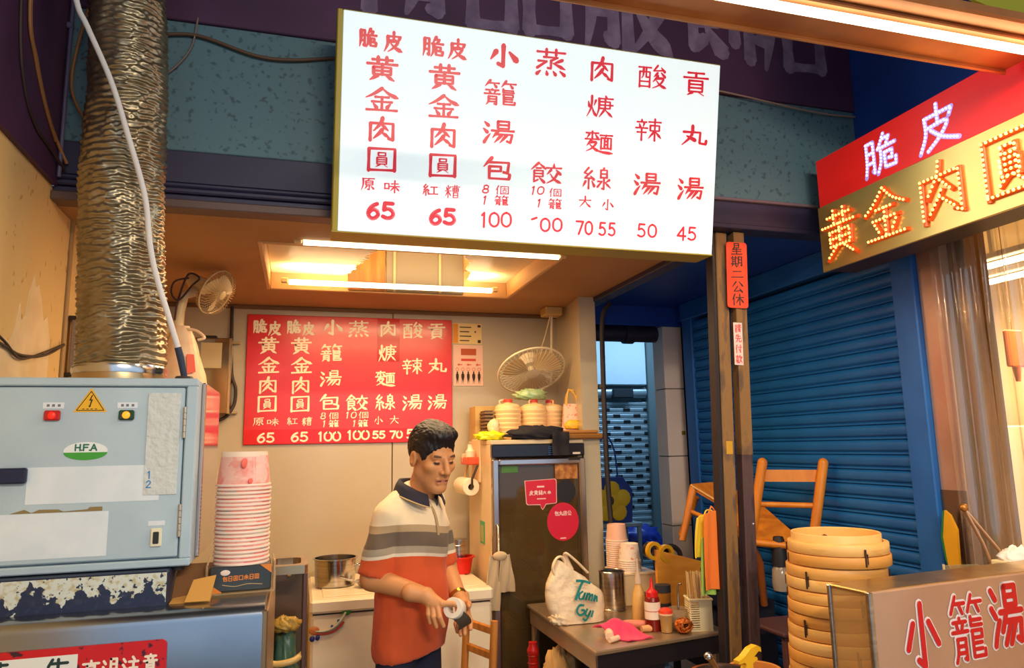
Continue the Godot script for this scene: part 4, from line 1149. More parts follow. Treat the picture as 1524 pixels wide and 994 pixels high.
	var card := part(d, "rough_card", slab(Vector3(0.378, 0.171, -0.002), Vector3(0.452, 0.418, 0.0005), 0.0005), mat(rgb(206, 214, 212), 0.7, 0.0, {"bump": 0.25, "bfreq": 0.02, "scale": 6.0}), "grey embossed card taped to the door")
	var ink := MB.new()
	glyph(ink, "1", 0.389, 0.219, 0.009, 0.017, 0.0025, 0.0012, false)
	glyph(ink, "2", 0.389, 0.197, 0.011, 0.017, 0.0025, 0.0012, false)
	part(card, "pen_marks", ink, mat(rgb(40, 130, 196), 0.6))
	part(d, "latch", slab(Vector3(0.07, 0.207, -0.002), Vector3(0.132, 0.243, 0.014), 0.004), mat(rgb(18, 32, 66), 0.4), "dark blue plastic latch")
	var sw := part(d, "switch_plate", slab(Vector3(0.400, 0.049, -0.002), Vector3(0.425, 0.092, 0.004), 0.002), mat(rgb(232, 226, 196), 0.4))
	part(sw, "rocker", slab(Vector3(0.406, 0.056, 0.004), Vector3(0.419, 0.084, 0.007), 0.002), mat(rgb(36, 34, 30), 0.4))
	part(d, "dymo_tape", slab(Vector3(0.393, 0.098, -0.002), Vector3(0.43, 0.109, -0.001)), mat(rgb(220, 228, 236), 0.5))

func build_duct() -> void:
	var o := thing("flexible_duct", "crumpled silver flexible exhaust duct rising from the fume cabinet", "duct", Vector3(-0.459, 1.785, -2.1))
	var n := FastNoiseLite.new()
	n.seed = 11
	n.frequency = 9.0
	var n2 := FastNoiseLite.new()
	n2.seed = 4
	n2.frequency = 28.0
	var rings := []
	var H := 1.75
	var steps := 860
	var sides := 56
	for k in steps + 1:
		var u := float(k) / steps
		var y := 0.045 + u * H
		var c := Vector3(-0.012 * sin(u * 3.0) * u - 0.062 * u + 0.004 * sin(y * 9.0), y, 0.012 * sin(y * 5.0))
		var r := 0.1045 - 0.012 * smoothstep(0.0, 1.0, u)
		if y < 0.10:
			r += 0.004 * (1.0 - y / 0.10)
		var ring := PackedVector3Array()
		for i in sides:
			var a := -TAU * i / sides
			var d := Vector3(cos(a), 0, sin(a))
			var crush := n.get_noise_3d(d.x * 0.25, y * 0.9, d.z * 0.25)
			var phase := y / 0.0190 + crush * 1.0 + a / TAU + 0.7 * n2.get_noise_3d(d.x * 0.1, y * 0.25, d.z * 0.1)
			var tri := absf(fposmod(phase, 1.0) * 2.0 - 1.0)
			var rr := r + (tri - 0.5) * (0.0085 + 0.004 * crush) + 0.006 * crush + 0.0016 * n2.get_noise_3d(d.x * 0.3, y, d.z * 0.3)
			ring.append(c + d * rr)
		rings.append(ring)
	part(o, "hose", MB.new().skin(rings, true), mat(rgb(168, 154, 126), 0.38, 0.9, {"to": rgb(138, 124, 98), "scale": 2.0}))
	var cl := part(o, "clamp", MB.new().at(0, 0.02, 0).lathe([Vector2(0.108, 0), Vector2(0.112, 0), Vector2(0.114, 0.012), Vector2(0.111, 0.022), Vector2(0.107, 0.022)], 40), mat(rgb(200, 200, 200), 0.2, 1.0))
	part(cl, "clamp_screw", MB.new().box(Vector3(0.10, 0.028, 0.055), Vector3(0.024, 0.014, 0.014), 0.003), mat(rgb(60, 56, 52), 0.4, 0.8))
	part(o, "collar", MB.new().lathe([Vector2(0.106, -0.002), Vector2(0.110, 0.0), Vector2(0.110, 0.02), Vector2(0.106, 0.045)], 40), mat(rgb(186, 160, 120), 0.3, 0.9))
	# white cable
	var cab := thing("white_cable", "thick white cable hanging down in front of the duct to the cabinet", "cable", Vector3.ZERO)
	part(cab, "cable", MB.new().tube(wavy([Vector3(-0.62, 2.95, -1.96), Vector3(-0.587, 2.77, -1.955), Vector3(-0.556, 2.699, -1.95), Vector3(-0.493, 2.558, -1.95), Vector3(-0.446, 2.415, -1.955), Vector3(-0.398, 2.256, -1.955), Vector3(-0.38, 2.133, -1.955), Vector3(-0.36, 2.046, -1.955), Vector3(-0.327, 1.943, -1.96), Vector3(-0.302, 1.862, -1.97)]), 0.0072, 10), mat(rgb(214, 212, 210), 0.5))
	part(cab, "boot", MB.new().tube([Vector3(-0.303, 1.866, -1.97), Vector3(-0.296, 1.84, -1.975), Vector3(-0.288, 1.80, -1.985), Vector3(-0.287, 1.787, -1.987)], [0.0085, 0.009, 0.008, 0.008], 10), mat(rgb(40, 50, 74), 0.6))
	part(cab, "grommet", MB.new().at(-0.287, 1.785, -1.987).lathe([Vector2(0, 0), Vector2(0.024, 0), Vector2(0.02, 0.008), Vector2(0, 0.009)], 14), mat(rgb(60, 50, 44), 0.6))

func build_wall_cables() -> void:
	var dark := mat(rgb(52, 34, 30), 0.6)
	var tan_ := mat(rgb(150, 100, 54), 0.55)
	var X := -0.731
	solo("wall_cable", "brown double cable looping down the purple board", "cable", MB.new().tube(wavy([Vector3(X, 3.2, -2.06), Vector3(X, 2.80, -2.075), Vector3(X, 2.69, -2.15), Vector3(X, 2.60, -2.25), Vector3(X, 2.545, -2.36), Vector3(X + 0.02, 2.49, -2.40)]), 0.0052, 8).tube(wavy([Vector3(X, 3.2, -2.045), Vector3(X + 0.002, 2.80, -2.063), Vector3(X, 2.69, -2.14), Vector3(X, 2.595, -2.25), Vector3(X, 2.54, -2.35)]), 0.0045, 8), tan_)
	solo("wall_cable", "thin dark cable near the frame edge drooping across the purple board", "cable", MB.new().tube(wavy([Vector3(X, 3.1, -1.98), Vector3(X, 2.72, -2.02), Vector3(X, 2.57, -2.09), Vector3(X, 2.51, -2.19), Vector3(X, 2.50, -2.30), Vector3(X + 0.015, 2.47, -2.40)]), 0.0045, 8), dark)
	var pole := thing("wall_conduit", "thin blue-grey conduit standing in the corner of the purple board", "conduit", Vector3(-0.725, 2.44, -2.385))
	part(pole, "pipe", MB.new().tube([Vector3(0, 0, 0), Vector3(0, 1.3, 0)], 0.006, 8), mat(rgb(90, 84, 116), 0.5))
	part(pole, "clip", MB.new().box(Vector3(-0.004, 0.5, 0), Vector3(0.02, 0.02, 0.02), 0.004), mat(rgb(90, 84, 116), 0.5))
	solo("wall_cable", "orange-brown cable curving beside the duct in the corner", "cable", MB.new().tube(wavy([Vector3(-0.66, 3.1, -2.37), Vector3(-0.70, 2.86, -2.37), Vector3(-0.705, 2.72, -2.37), Vector3(-0.66, 2.62, -2.37), Vector3(-0.62, 2.58, -2.37)]), 0.0045, 8), tan_)
	# low wall fittings on the stained wall
	solo("black_wire", "two black wires running along the torn wall", "wire", MB.new().tube(wavy([Vector3(-0.742, 1.90, -1.95), Vector3(-0.742, 1.885, -2.13), Vector3(-0.742, 1.875, -2.26), Vector3(-0.742, 1.90, -2.45), Vector3(-0.742, 1.955, -2.62)]), 0.004, 8).tube(wavy([Vector3(-0.74, 1.935, -1.95), Vector3(-0.74, 1.895, -2.13), Vector3(-0.74, 1.865, -2.25), Vector3(-0.74, 1.91, -2.45), Vector3(-0.74, 1.955, -2.61)]), 0.0035, 8), mat(rgb(60, 38, 24), 0.6))
	var pipe := thing("wall_pipe", "grey conduit strip with clips at the corner behind the duct", "conduit", Vector3(-0.738, 1.4, -2.68))
	part(pipe, "pipe", slab(Vector3(0, 0, -0.03), Vector3(0.02, 0.66, 0.02), 0.004), mat(rgb(170, 150, 128), 0.5))
	for y in [0.455, 0.645]:
		part(pipe, "clip", slab(Vector3(-0.01, y, -0.035), Vector3(0.026, y + 0.014, 0.025), 0.003), mat(rgb(60, 44, 32), 0.5))
	# fascia cables
	solo("fascia_cable", "brown cable sagging along the top of the teal board", "cable", MB.new().tube(wavy([Vector3(-0.60, 2.99, -2.40), Vector3(-0.50, 2.955, -2.395), Vector3(-0.36, 2.97, -2.395), Vector3(-0.18, 2.925, -2.395), Vector3(-0.06, 2.925, -2.395), Vector3(0.08, 2.955, -2.40), Vector3(0.16, 2.97, -2.40)]), 0.006, 8), mat(rgb(92, 66, 46), 0.6))
	solo("fascia_cable", "thin slack grey cable slanting across the teal board beside the duct", "cable", MB.new().tube(wavy([Vector3(-0.36, 3.03, -2.39), Vector3(-0.375, 2.93, -2.395), Vector3(-0.42, 2.85, -2.395), Vector3(-0.50, 2.77, -2.395)]), 0.0035, 6), mat(rgb(120, 106, 98), 0.6))
	solo("fascia_cable", "thin pale cable along the purple board's foot beyond the light box", "cable", MB.new().tube(wavy([Vector3(1.50, 3.03, -2.385), Vector3(1.72, 3.015, -2.385), Vector3(2.0, 2.99, -2.385), Vector3(2.15, 2.985, -2.388), Vector3(2.29, 2.99, -2.39)]), 0.004, 6), mat(rgb(150, 124, 108), 0.6))

func build_griddle() -> void:
	var o := thing("griddle_station", "brushed steel griddle station with a rounded front in the lower corner", "cooking station", Vector3(-0.735, 0, -1.84))
	var b := MB.new()
	# side profile swept along x: rounded top front
	var prof := PackedVector2Array()
	prof.append(Vector2(-0.62, 0.1))
	prof.append(Vector2(0.0, 0.1))
	for i in 9:
		var a := PI / 2 * i / 8.0
		prof.append(Vector2(-0.03 + cos(a) * 0.03, 1.222 + sin(a) * 0.026))
	prof.append(Vector2(-0.10, 1.25))
	prof.append(Vector2(-0.12, 1.242))
	prof.append(Vector2(-0.62, 1.242))
	var r0 := PackedVector3Array()
	var r1 := PackedVector3Array()
	for p in prof:
		r0.append(Vector3(0.0, p.y, p.x))
		r1.append(Vector3(0.667, p.y, p.x))
	b.skin([r1, r0], true)
	part(o, "front_shell", b, mat(rgb(150, 156, 164), 0.24, 1.0, {"to": rgb(160, 166, 172), "scale": 1.0}), "brushed steel shell")
	part(o, "plinth", slab(Vector3(0.03, 0, -0.6), Vector3(0.66, 0.1, -0.03)), mat(rgb(50, 50, 52), 0.6))
	part(o, "edge_strip", slab(Vector3(0.661, 0.1, -0.6), Vector3(0.675, 1.235, 0.001), 0.003), mat(rgb(170, 140, 104), 0.3, 0.9))
	# enamel warning plate
	var w := thing("hot_warning_plate", "red enamel plate warning of high temperature fixed to the griddle station", "sign", Vector3(-0.70, 1.05, -1.8385))
	part(w, "plate", MB.new().at(0.21, 0.068, 0).prism(round_rect(0.436, 0.145, 0.012), -0.001, 0.0015), mat(rgb(200, 18, 26), 0.35, 0.0, {"to": rgb(60, 22, 40), "kind": "specks", "scale": 3.0, "freq": 0.03, "seed": 9}))
	part(w, "white_field", slab(Vector3(0.0, 0.0, 0.0015), Vector3(0.252, 0.125, 0.0021)), mat(rgb(228, 232, 224), 0.4))
	var dk := MB.new()
	glyph(dk, "警", 0.098, 0.095, 0.05, 0.05, 0.0062, 0.0026, false)
	glyph(dk, "告", 0.216, 0.095, 0.046, 0.046, 0.0062, 0.0026, false)
	part(w, "lettering", dk, mat(rgb(20, 52, 50), 0.5))
	var wh := MB.new()
	var x := 0.279
	for c in ["高", "溫", "注", "意"]:
		glyph(wh, c, x, 0.088 + (x - 0.3) * 0.02, 0.033, 0.042, 0.0052, 0.0022, false)
		x += 0.039
	part(w, "lettering", wh, mat(rgb(240, 226, 206), 0.5))
	# block under the cabinet with flaking paint
	var p := thing("flaking_block", "dark navy block with flaking white paint between cabinet and griddle", "block", Vector3(-0.74, 1.243, -1.91))
	part(p, "block", slab(Vector3(0, 0, -0.36), Vector3(0.452, 0.084, 0.0), 0.004), mat(rgb(30, 40, 66), 0.45))
	var im := Image.create(512, 96, false, Image.FORMAT_RGB8)
	var n := FastNoiseLite.new()
	n.seed = 21
	n.frequency = 0.03
	n.fractal_octaves = 5
	for yy in 96:
		for xx in 512:
			var edge := 46.0 + 70.0 * n.get_noise_2d(xx * 0.42, 3.0) + 46.0 * n.get_noise_2d(xx * 0.8, yy * 0.8)
			var white: bool = yy < edge and not (n.get_noise_2d(xx * 1.6 + 400.0, yy * 1.6) > 0.42)
			var dirt := n.get_noise_2d(xx * 1.3, yy * 1.3 + 90.0)
			im.set_pixel(xx, yy, (rgb(206, 214, 204).lerp(rgb(178, 166, 120), clampf(dirt * 1.6, 0, 1))) if white else rgb(24, 38, 70).lerp(rgb(44, 52, 78), clampf(dirt * 2.0, 0, 1)))
	var q := QuadMesh.new()
	q.size = Vector2(0.446, 0.078)
	var qn := part(p, "flaking_paint", q, picture(im, 0.5), "white paint flaked off to navy")
	qn.position = Vector3(0.226, 0.042, 0.0006)
	# cardboard wedge
	var cw := thing("cardboard_flap", "bent brown cardboard flap between the flaking block and the cup box", "cardboard", Vector3(-0.27, 1.2475, -1.95))
	part(cw, "flap", MB.new().sheet([[Vector3(-0.015, 0.003, 0.03), Vector3(0.075, 0.003, 0.04)], [Vector3(-0.01, 0.012, -0.03), Vector3(0.075, 0.02, -0.03)]], 0.003).sheet([[Vector3(0.02, 0.006, 0.045), Vector3(0.075, 0.006, 0.048)], [Vector3(0.035, 0.052, 0.02), Vector3(0.085, 0.06, 0.02)]], 0.003), mat(rgb(206, 150, 70), 0.8))
	part(cw, "crease", MB.new().sheet([[Vector3(-0.015, 0.004, 0.0), Vector3(0.02, 0.004, 0.0)], [Vector3(-0.015, 0.075, -0.09), Vector3(0.10, 0.075, -0.09)]], 0.003), mat(rgb(120, 80, 44), 0.8))

func build_cup_tower() -> void:
	# box that carries the paper cups
	var o := thing("napkin_box", "small black card box with orange lettering under the tall cup stack", "box", Vector3(-0.206, 1.25, -1.99), 0.06)
	part(o, "box", slab(Vector3(0.0, 0.004, -0.14), Vector3(0.146, 0.066, 0.0), 0.003), mat(rgb(54, 58, 58), 0.3))
	part(o, "acrylic_stand", MB.new().span(Vector3(-0.008, 0, -0.14), Vector3(0.154, 0.004, 0.014), 0.001).span(Vector3(-0.01, 0.0, -0.14), Vector3(-0.004, 0.074, 0.004), 0.002).span(Vector3(0.15, 0.0, -0.14), Vector3(0.156, 0.074, 0.004), 0.002), mat(rgb(206, 176, 130), 0.12, 0.0, {"alpha": 0.45}))
	var oc := mat(rgb(226, 130, 40), 0.5)
	part(o, "corner_print", MB.new().prism(PackedVector2Array([Vector2(0.118, 0.066), Vector2(0.146, 0.066), Vector2(0.146, 0.044)]), 0.0, 0.0005), oc)
	part(o, "corner_print", MB.new().prism(PackedVector2Array([Vector2(0.0, 0.004), Vector2(0.03, 0.004), Vector2(0.0, 0.026)]), 0.0, 0.0005), oc)
	var lt := MB.new()
	for k in 7:
		glyph(lt, ["包", "日", "圓", "口", "未", "日", "固"][k], 0.036 + k * 0.0125, 0.036 + 0.0004 * k, 0.0105, 0.012, 0.0019, 0.0008, false)
	part(o, "lettering", lt, oc)
	part(o, "white_emblem", MB.new().ball(Vector3(0.036, 0.051, 0.0), Vector3(0.012, 0.007, 0.001), 12, 6), mat(rgb(236, 214, 200), 0.6))
	part(o, "underline", MB.new().tube(wavy([Vector3(0.03, 0.022, 0.0005), Vector3(0.06, 0.017, 0.0005), Vector3(0.09, 0.021, 0.0005), Vector3(0.125, 0.018, 0.0005)]), 0.0009, 5), mat(rgb(206, 170, 110), 0.5))
	# inverted cups, nested
	var rimp := mat(rgb(250, 226, 206), 0.5)
	var wall := MB.new()
	var H := 0.088
	wall.lathe([Vector2(0.0, H - 0.006), Vector2(0.055, H - 0.006), Vector2(0.0555, H), Vector2(0.0575, H), Vector2(0.066, 0.004)], 36)
	var rim := MB.new()
	rim.lathe([Vector2(0.065, 0.0), Vector2(0.0685, 0.0), Vector2(0.0695, 0.0025), Vector2(0.0685, 0.0055), Vector2(0.066, 0.0055)], 36)
	var wm := wall.done()
	var rm := rim.done()
	var tints := []
	for k in 5:
		tints.append(mat([rgb(244, 196, 180), rgb(238, 130, 116), rgb(196, 196, 176), rgb(240, 150, 130), rgb(246, 206, 190)][k], 0.55, 0.0, {"to": [rgb(238, 120, 104), rgb(246, 196, 180), rgb(240, 150, 130), rgb(150, 176, 180), rgb(236, 110, 100)][k], "kind": "stains", "freq": 0.012, "scale": 5.0, "seed": 30 + k}))
	var y := 1.316
	var N := 21
	for k in N:
		var from_top := N - 1 - k
		var c := thing("paper_cup", "upside-down printed paper cup, %s of the tall stack on the black box" % ORD[from_top] if from_top == 0 else "upside-down printed paper cup, %s from the top of the tall stack" % ORD[from_top], "paper cup", Vector3(-0.138 + 0.0012 * sin(k * 2.1), y, -2.06), k * 1.3, "paper cups in the tall stack on the black box")
		part(c, "wall", wm, tints[k % 5])
		part(c, "rim", rm, rimp)
		if from_top == 0:
			part(c, "base_band", MB.new().at(0, H - 0.013, 0).lathe([Vector2(0.0591, 0), Vector2(0.0582, 0.0135)], 36), mat(rgb(248, 222, 196), 0.5))
			part(c, "rose_spots", MB.new().ball(Vector3(-0.03, 0.012, 0.0545), Vector3(0.012, 0.009, 0.004), 10, 6).ball(Vector3(0.042, 0.04, 0.0425), Vector3(0.006, 0.010, 0.003), 10, 6).ball(Vector3(-0.042, 0.058, 0.043), Vector3(0.014, 0.014, 0.004), 10, 6), mat(rgb(238, 110, 96), 0.55))
		y += 0.0098

func build_left_back() -> void:
	# side fan
	var cream := mat(rgb(206, 184, 140), 0.45)
	var f := thing("wall_fan", "cream wall fan seen side-on beside the duct", "fan", Vector3(-0.49, 2.20, -3.2))
	f.scale = Vector3.ONE
	fan_parts(f, Vector3(0.135, 0.07, 0.0), Vector3(0.80, -0.46, 0.38).normalized(), 0.098, cream, mat(rgb(196, 172, 128), 0.4), 0.06)
	part(f, "neck", MB.new().tube([Vector3(0.05, 0.075, -0.02), Vector3(0.01, 0.05, 0), Vector3(0.0, -0.02, 0), Vector3(-0.01, -0.09, -0.01)], [0.022, 0.02, 0.018, 0.024], 10), cream)
	part(f, "bracket", MB.new().tube([Vector3(-0.01, -0.09, -0.01), Vector3(-0.12, -0.12, -0.02), Vector3(-0.252, -0.13, -0.03)], [0.024, 0.022, 0.03], 10), cream)
	part(f, "cord", MB.new().tube(wavy([Vector3(0.03, 0.12, 0.03), Vector3(-0.02, 0.10, 0.045), Vector3(-0.03, 0.05, 0.05), Vector3(0.0, 0.02, 0.055), Vector3(0.05, 0.08, 0.07), Vector3(0.075, 0.115, 0.06), Vector3(0.03, 0.13, 0.05), Vector3(-0.005, 0.02, 0.04), Vector3(-0.015, -0.06, 0.03)]), 0.004, 6), mat(rgb(54, 34, 40), 0.6))
	# hanging bag beside it
	var b := thing("hanging_bag", "white plastic bag with orange print hanging behind the duct", "bag", Vector3(-0.465, 1.79, -3.13))
	var rings := []
	for k in 9:
		var u := k / 8.0
		var r := PackedVector3Array()
		for i in 18:
			var a := -TAU * i / 18
			var w := lerpf(0.085, 0.03, u * u) * (1.0 + 0.12 * sin(i * 2.3 + k * 0.8))
			r.append(Vector3(cos(a) * w + 0.01 * sin(u * 4.0), u * 0.32, sin(a) * w * 0.55))
		rings.append(r)
	part(b, "bag", MB.new().skin(rings, true), mat(rgb(230, 190, 150), 0.4, 0.0, {"to": rgb(236, 206, 170), "scale": 4.0}))
	part(b, "print", MB.new().sheet([[Vector3(0.03, 0.12, 0.052), Vector3(0.06, 0.13, 0.042)], [Vector3(0.025, 0.20, 0.046), Vector3(0.05, 0.20, 0.036)]], 0.003), mat(rgb(226, 84, 50), 0.5))
	part(b, "loop", MB.new().tube(wavy([Vector3(-0.03, 0.33, -0.07), Vector3(0.0, 0.31, 0.0), Vector3(0.05, 0.30, 0.02), Vector3(0.085, 0.27, 0.03), Vector3(0.06, 0.26, 0.03)]), 0.006, 6), mat(rgb(236, 206, 170), 0.4))
	# shiny hood box
	var h := thing("steel_hood_box", "shiny steel box with a pale plate on the back wall behind the duct", "wall box", Vector3(-0.52, 1.79, -3.998))
	part(h, "box", slab(Vector3(0, 0, 0), Vector3(0.175, 0.385, 0.12), 0.004), mat(rgb(190, 176, 146), 0.14, 1.0, {"to": rgb(176, 162, 132), "scale": 1.3}))
	part(h, "edge", slab(Vector3(0.164, 0.0, 0.12), Vector3(0.178, 0.385, 0.128), 0.002), mat(rgb(220, 196, 150), 0.2, 1.0))
	part(h, "cap", slab(Vector3(0.04, 0.385, 0.03), Vector3(0.10, 0.402, 0.09), 0.004), mat(rgb(40, 32, 26), 0.6))
	part(h, "plate", slab(Vector3(0.03, 0.23, 0.12), Vector3(0.13, 0.36, 0.124), 0.001), mat(rgb(190, 172, 130), 0.5))
	# cable by the board
	var c := thing("black_cable", "black cable running down the back wall beside the red board", "cable", Vector3.ZERO)
	part(c, "cable", MB.new().tube(wavy([Vector3(-0.36, 2.36, -3.985), Vector3(-0.355, 2.17, -3.98), Vector3(-0.347, 2.0, -3.975), Vector3(-0.325, 1.92, -3.975), Vector3(-0.335, 1.83, -3.975), Vector3(-0.39, 1.765, -3.96), Vector3(-0.50, 1.755, -3.95), Vector3(-0.58, 1.78, -3.95)]), 0.0085, 8), mat(rgb(56, 42, 34), 0.55))
	for y in [2.165, 1.80]:
		part(c, "clip", MB.new().box(Vector3(-0.335, y, -3.985), Vector3(0.045, 0.012, 0.02), 0.003), mat(rgb(190, 160, 110), 0.4, 0.5))

# guard, blades and motor of a fan; the guard disc is centred on c and faces n
func fan_parts(o: Node3D, c: Vector3, n: Vector3, r: float, shell: Material, wire: Material, deep: float) -> void:
	var u := n.cross(Vector3.UP).normalized()
	var v := n.cross(u)
	var basis_ := Basis(u, n, u.cross(n))
	var tf := Transform3D(basis_, c)
	var rim := MB.new()
	rim.t = tf
	var loop := []
	for i in 41:
		var a := TAU * i / 40
		loop.append(Vector3(cos(a) * r, 0, sin(a) * r))
	rim.tube(loop, r * 0.032, 8, false)
	part(o, "guard_rim", rim, shell)
	var w := MB.new()
	w.t = tf
	for i in 44:
		var a := TAU * i / 44
		var d := Vector3(cos(a), 0, sin(a))
		w.tube([d * r, d * r * 0.93 + Vector3(0, deep * 0.4, 0), d * r * 0.6 + Vector3(0, deep * 0.52, 0), d * r * 0.2 + Vector3(0, deep * 0.55, 0)], 0.0011, 4, false)
		w.tube([d * r, d * r * 0.9 + Vector3(0, -deep * 0.45, 0), d * r * 0.4 + Vector3(0, -deep * 0.6, 0)], 0.0011, 4, false)
	part(o, "guard_wires", w, wire)
	var badge := MB.new()
	badge.t = tf
	badge.lathe([Vector2(0, deep * 0.5), Vector2(r * 0.2, deep * 0.5), Vector2(r * 0.2, deep * 0.58), Vector2(r * 0.12, deep * 0.64), Vector2(0, deep * 0.64)], 20)
	part(o, "guard_badge", badge, shell)
	for k in 3:
		var b := MB.new()
		b.t = tf
		var g := []
		for j in 7:
			var row := []
			for i in 6:
				var rad := r * (0.14 + 0.72 * i / 5.0)
				var span_ := 0.95 * (0.5 + 0.5 * sin(PI * (0.15 + 0.7 * i / 5.0)))
				var a := TAU * k / 3.0 + (j / 6.0 - 0.5) * span_ * 1.5 + 0.25 * i / 5.0
				row.append(Vector3(cos(a) * rad, (j / 6.0 - 0.5) * deep * 0.55, sin(a) * rad))
			g.append(row)
		b.sheet(g, 0.0015)
		part(o, "blade", b, mat(rgb(222, 196, 146), 0.35))
	var m := MB.new()
	m.t = tf
	m.lathe([Vector2(0, -deep * 2.4), Vector2(r * 0.22, -deep * 2.35), Vector2(r * 0.32, -deep * 2.0), Vector2(r * 0.34, -deep * 1.0), Vector2(r * 0.26, -deep * 0.55), Vector2(r * 0.1, -deep * 0.5), Vector2(r * 0.1, deep * 0.4), Vector2(0, deep * 0.45)], 20)
	part(o, "motor", m, shell)
# ---------- inside the stall ----------
func build_right_fan() -> void:
	var cream := mat(rgb(242, 226, 192), 0.45)
	var f := thing("hanging_fan", "cream ceiling-hung fan tilted down above the refrigerator", "fan", Vector3(1.22, 2.01, -3.74))
	fan_parts(f, Vector3.ZERO, Vector3(0.03, -0.82, 0.57).normalized(), 0.188, cream, mat(rgb(244, 232, 204), 0.4), 0.042)
	part(f, "pole", MB.new().tube([Vector3(0.135, 0.335, -0.03), Vector3(0.135, 0.0, -0.05), Vector3(0.13, -0.06, -0.06)], 0.008, 8), mat(rgb(214, 196, 160), 0.4))
	part(f, "arm", MB.new().tube([Vector3(0.13, -0.03, -0.06), Vector3(0.08, 0.0, -0.085), Vector3(0.02, 0.06, -0.075)], 0.016, 8), cream)
	part(f, "ceiling_box", slab(Vector3(0.085, 0.315, -0.08), Vector3(0.185, 0.364, 0.02), 0.006), mat(rgb(196, 158, 92), 0.5))
	part(f, "cord", MB.new().tube(wavy([Vector3(0.125, 0.32, -0.02), Vector3(0.10, 0.22, -0.03), Vector3(0.07, 0.12, -0.05), Vector3(0.04, 0.08, -0.07)]), 0.004, 6), mat(rgb(214, 190, 146), 0.5))

func build_fridge() -> void:
	var o := thing("display_refrigerator", "upright glass-door refrigerator with dark header against the partition", "refrigerator", Vector3(0.9, 0, -3.92))
	var white := mat(rgb(232, 206, 164), 0.4, 0.0, {"to": rgb(224, 196, 152), "scale": 1.0})
	var W := 0.485
	var b := MB.new()
	b.span(Vector3(0, 0.06, 0), Vector3(0.025, 1.61, 0.47), 0.003)
	b.span(Vector3(W - 0.025, 0.06, 0), Vector3(W, 1.61, 0.47), 0.003)
	b.span(Vector3(0.025, 0.06, 0), Vector3(W - 0.025, 1.61, 0.02))
	b.span(Vector3(0, 1.61, 0), Vector3(W, 1.632, 0.49), 0.003)
	b.span(Vector3(0.025, 0.06, 0.02), Vector3(W - 0.025, 0.26, 0.47))
	part(o, "body", b, white)
	for k in 4:
		var s := MB.new()
		for j in 16:
			s.span(Vector3(0.03 + j * 0.027, 0.45 + k * 0.27, 0.03), Vector3(0.033 + j * 0.027, 0.455 + k * 0.27, 0.42))
		s.span(Vector3(0.026, 0.448 + k * 0.27, 0.415), Vector3(W - 0.026, 0.458 + k * 0.27, 0.425))
		part(o, "wire_shelf", s, mat(rgb(150, 132, 100), 0.4, 0.3))
	var hd := part(o, "header", slab(Vector3(0.0, 1.548, 0.47), Vector3(W, 1.61, 0.505), 0.004), mat(rgb(20, 22, 34), 0.25))
	for k in 5:
		part(hd, "louver", slab(Vector3(0.29, 1.555 + k * 0.0095, 0.505), Vector3(0.40, 1.5595 + k * 0.0095, 0.509)), mat(rgb(40, 70, 120), 0.3))
	part(hd, "price_tag", slab(Vector3(0.42, 1.556, 0.505), Vector3(0.46, 1.566, 0.507)), mat(rgb(230, 214, 190), 0.5))
	part(o, "kick_plate", slab(Vector3(0.0, 0.0, 0.05), Vector3(W, 0.06, 0.46)), mat(rgb(40, 36, 34), 0.6))
	# door
	var d := MB.new()
	d.span(Vector3(0.0, 0.30, 0.475), Vector3(0.034, 1.54, 0.51), 0.006)
	d.span(Vector3(W - 0.034, 0.30, 0.475), Vector3(W, 1.54, 0.51), 0.006)
	d.span(Vector3(0.034, 1.508, 0.475), Vector3(W - 0.034, 1.54, 0.51), 0.006)
	d.span(Vector3(0.034, 0.30, 0.475), Vector3(W - 0.034, 0.335, 0.51), 0.006)
	var door := part(o, "door", d, mat(rgb(186, 178, 176), 0.22, 1.0))
	part(door, "glass", slab(Vector3(0.03, 0.33, 0.486), Vector3(W - 0.03, 1.512, 0.492)), mat(rgb(90, 70, 40), 0.06, 0.0, {"alpha": 0.62}))
	part(door, "inner_gasket", MB.new().span(Vector3(0.034, 0.335, 0.478), Vector3(0.046, 1.508, 0.486)).span(Vector3(W - 0.046, 0.335, 0.478), Vector3(W - 0.034, 1.508, 0.486)).span(Vector3(0.046, 1.496, 0.478), Vector3(W - 0.046, 1.508, 0.486)), mat(rgb(44, 42, 50), 0.6))
	part(door, "handle", MB.new().tube([Vector3(0.018, 0.92, 0.512), Vector3(0.018, 0.93, 0.535), Vector3(0.018, 1.22, 0.535), Vector3(0.018, 1.23, 0.512)], 0.006, 8), mat(rgb(220, 206, 180), 0.2, 0.9))
	part(door, "lock", slab(Vector3(0.395, 1.527, 0.51), Vector3(0.455, 1.538, 0.514)), mat(rgb(30, 26, 24), 0.4))
	# stickers on the glass
	var z := 0.4925
	part(door, "green_label", slab(Vector3(0.05, 1.473, z), Vector3(0.133, 1.506, z + 0.001)), mat(rgb(70, 120, 44), 0.5), "small green label")
	part(door, "photo_label", slab(Vector3(0.327, 1.435, z), Vector3(0.447, 1.512, z + 0.001)), mat(rgb(206, 140, 70), 0.4, 0.0, {"to": rgb(150, 84, 30), "scale": 8.0}), "amber photo label")
	var bub := MB.new()
	var shape := PackedVector2Array([Vector2(0.166, 1.432), Vector2(0.326, 1.438), Vector2(0.334, 1.43), Vector2(0.333, 1.322), Vector2(0.326, 1.317), Vector2(0.276, 1.314), Vector2(0.266, 1.298), Vector2(0.257, 1.288), Vector2(0.249, 1.298), Vector2(0.246, 1.312), Vector2(0.18, 1.314), Vector2(0.172, 1.322)])
	bub.prism(shape, z, z + 0.0008)
	var s1 := part(door, "speech_sticker", bub, mat(rgb(236, 190, 180), 0.45), "pink-red speech bubble sticker")
	var inner := PackedVector2Array()
	for p in shape:
		inner.append(p + (Vector2(0.25, 1.372) - p).normalized() * 0.0045)
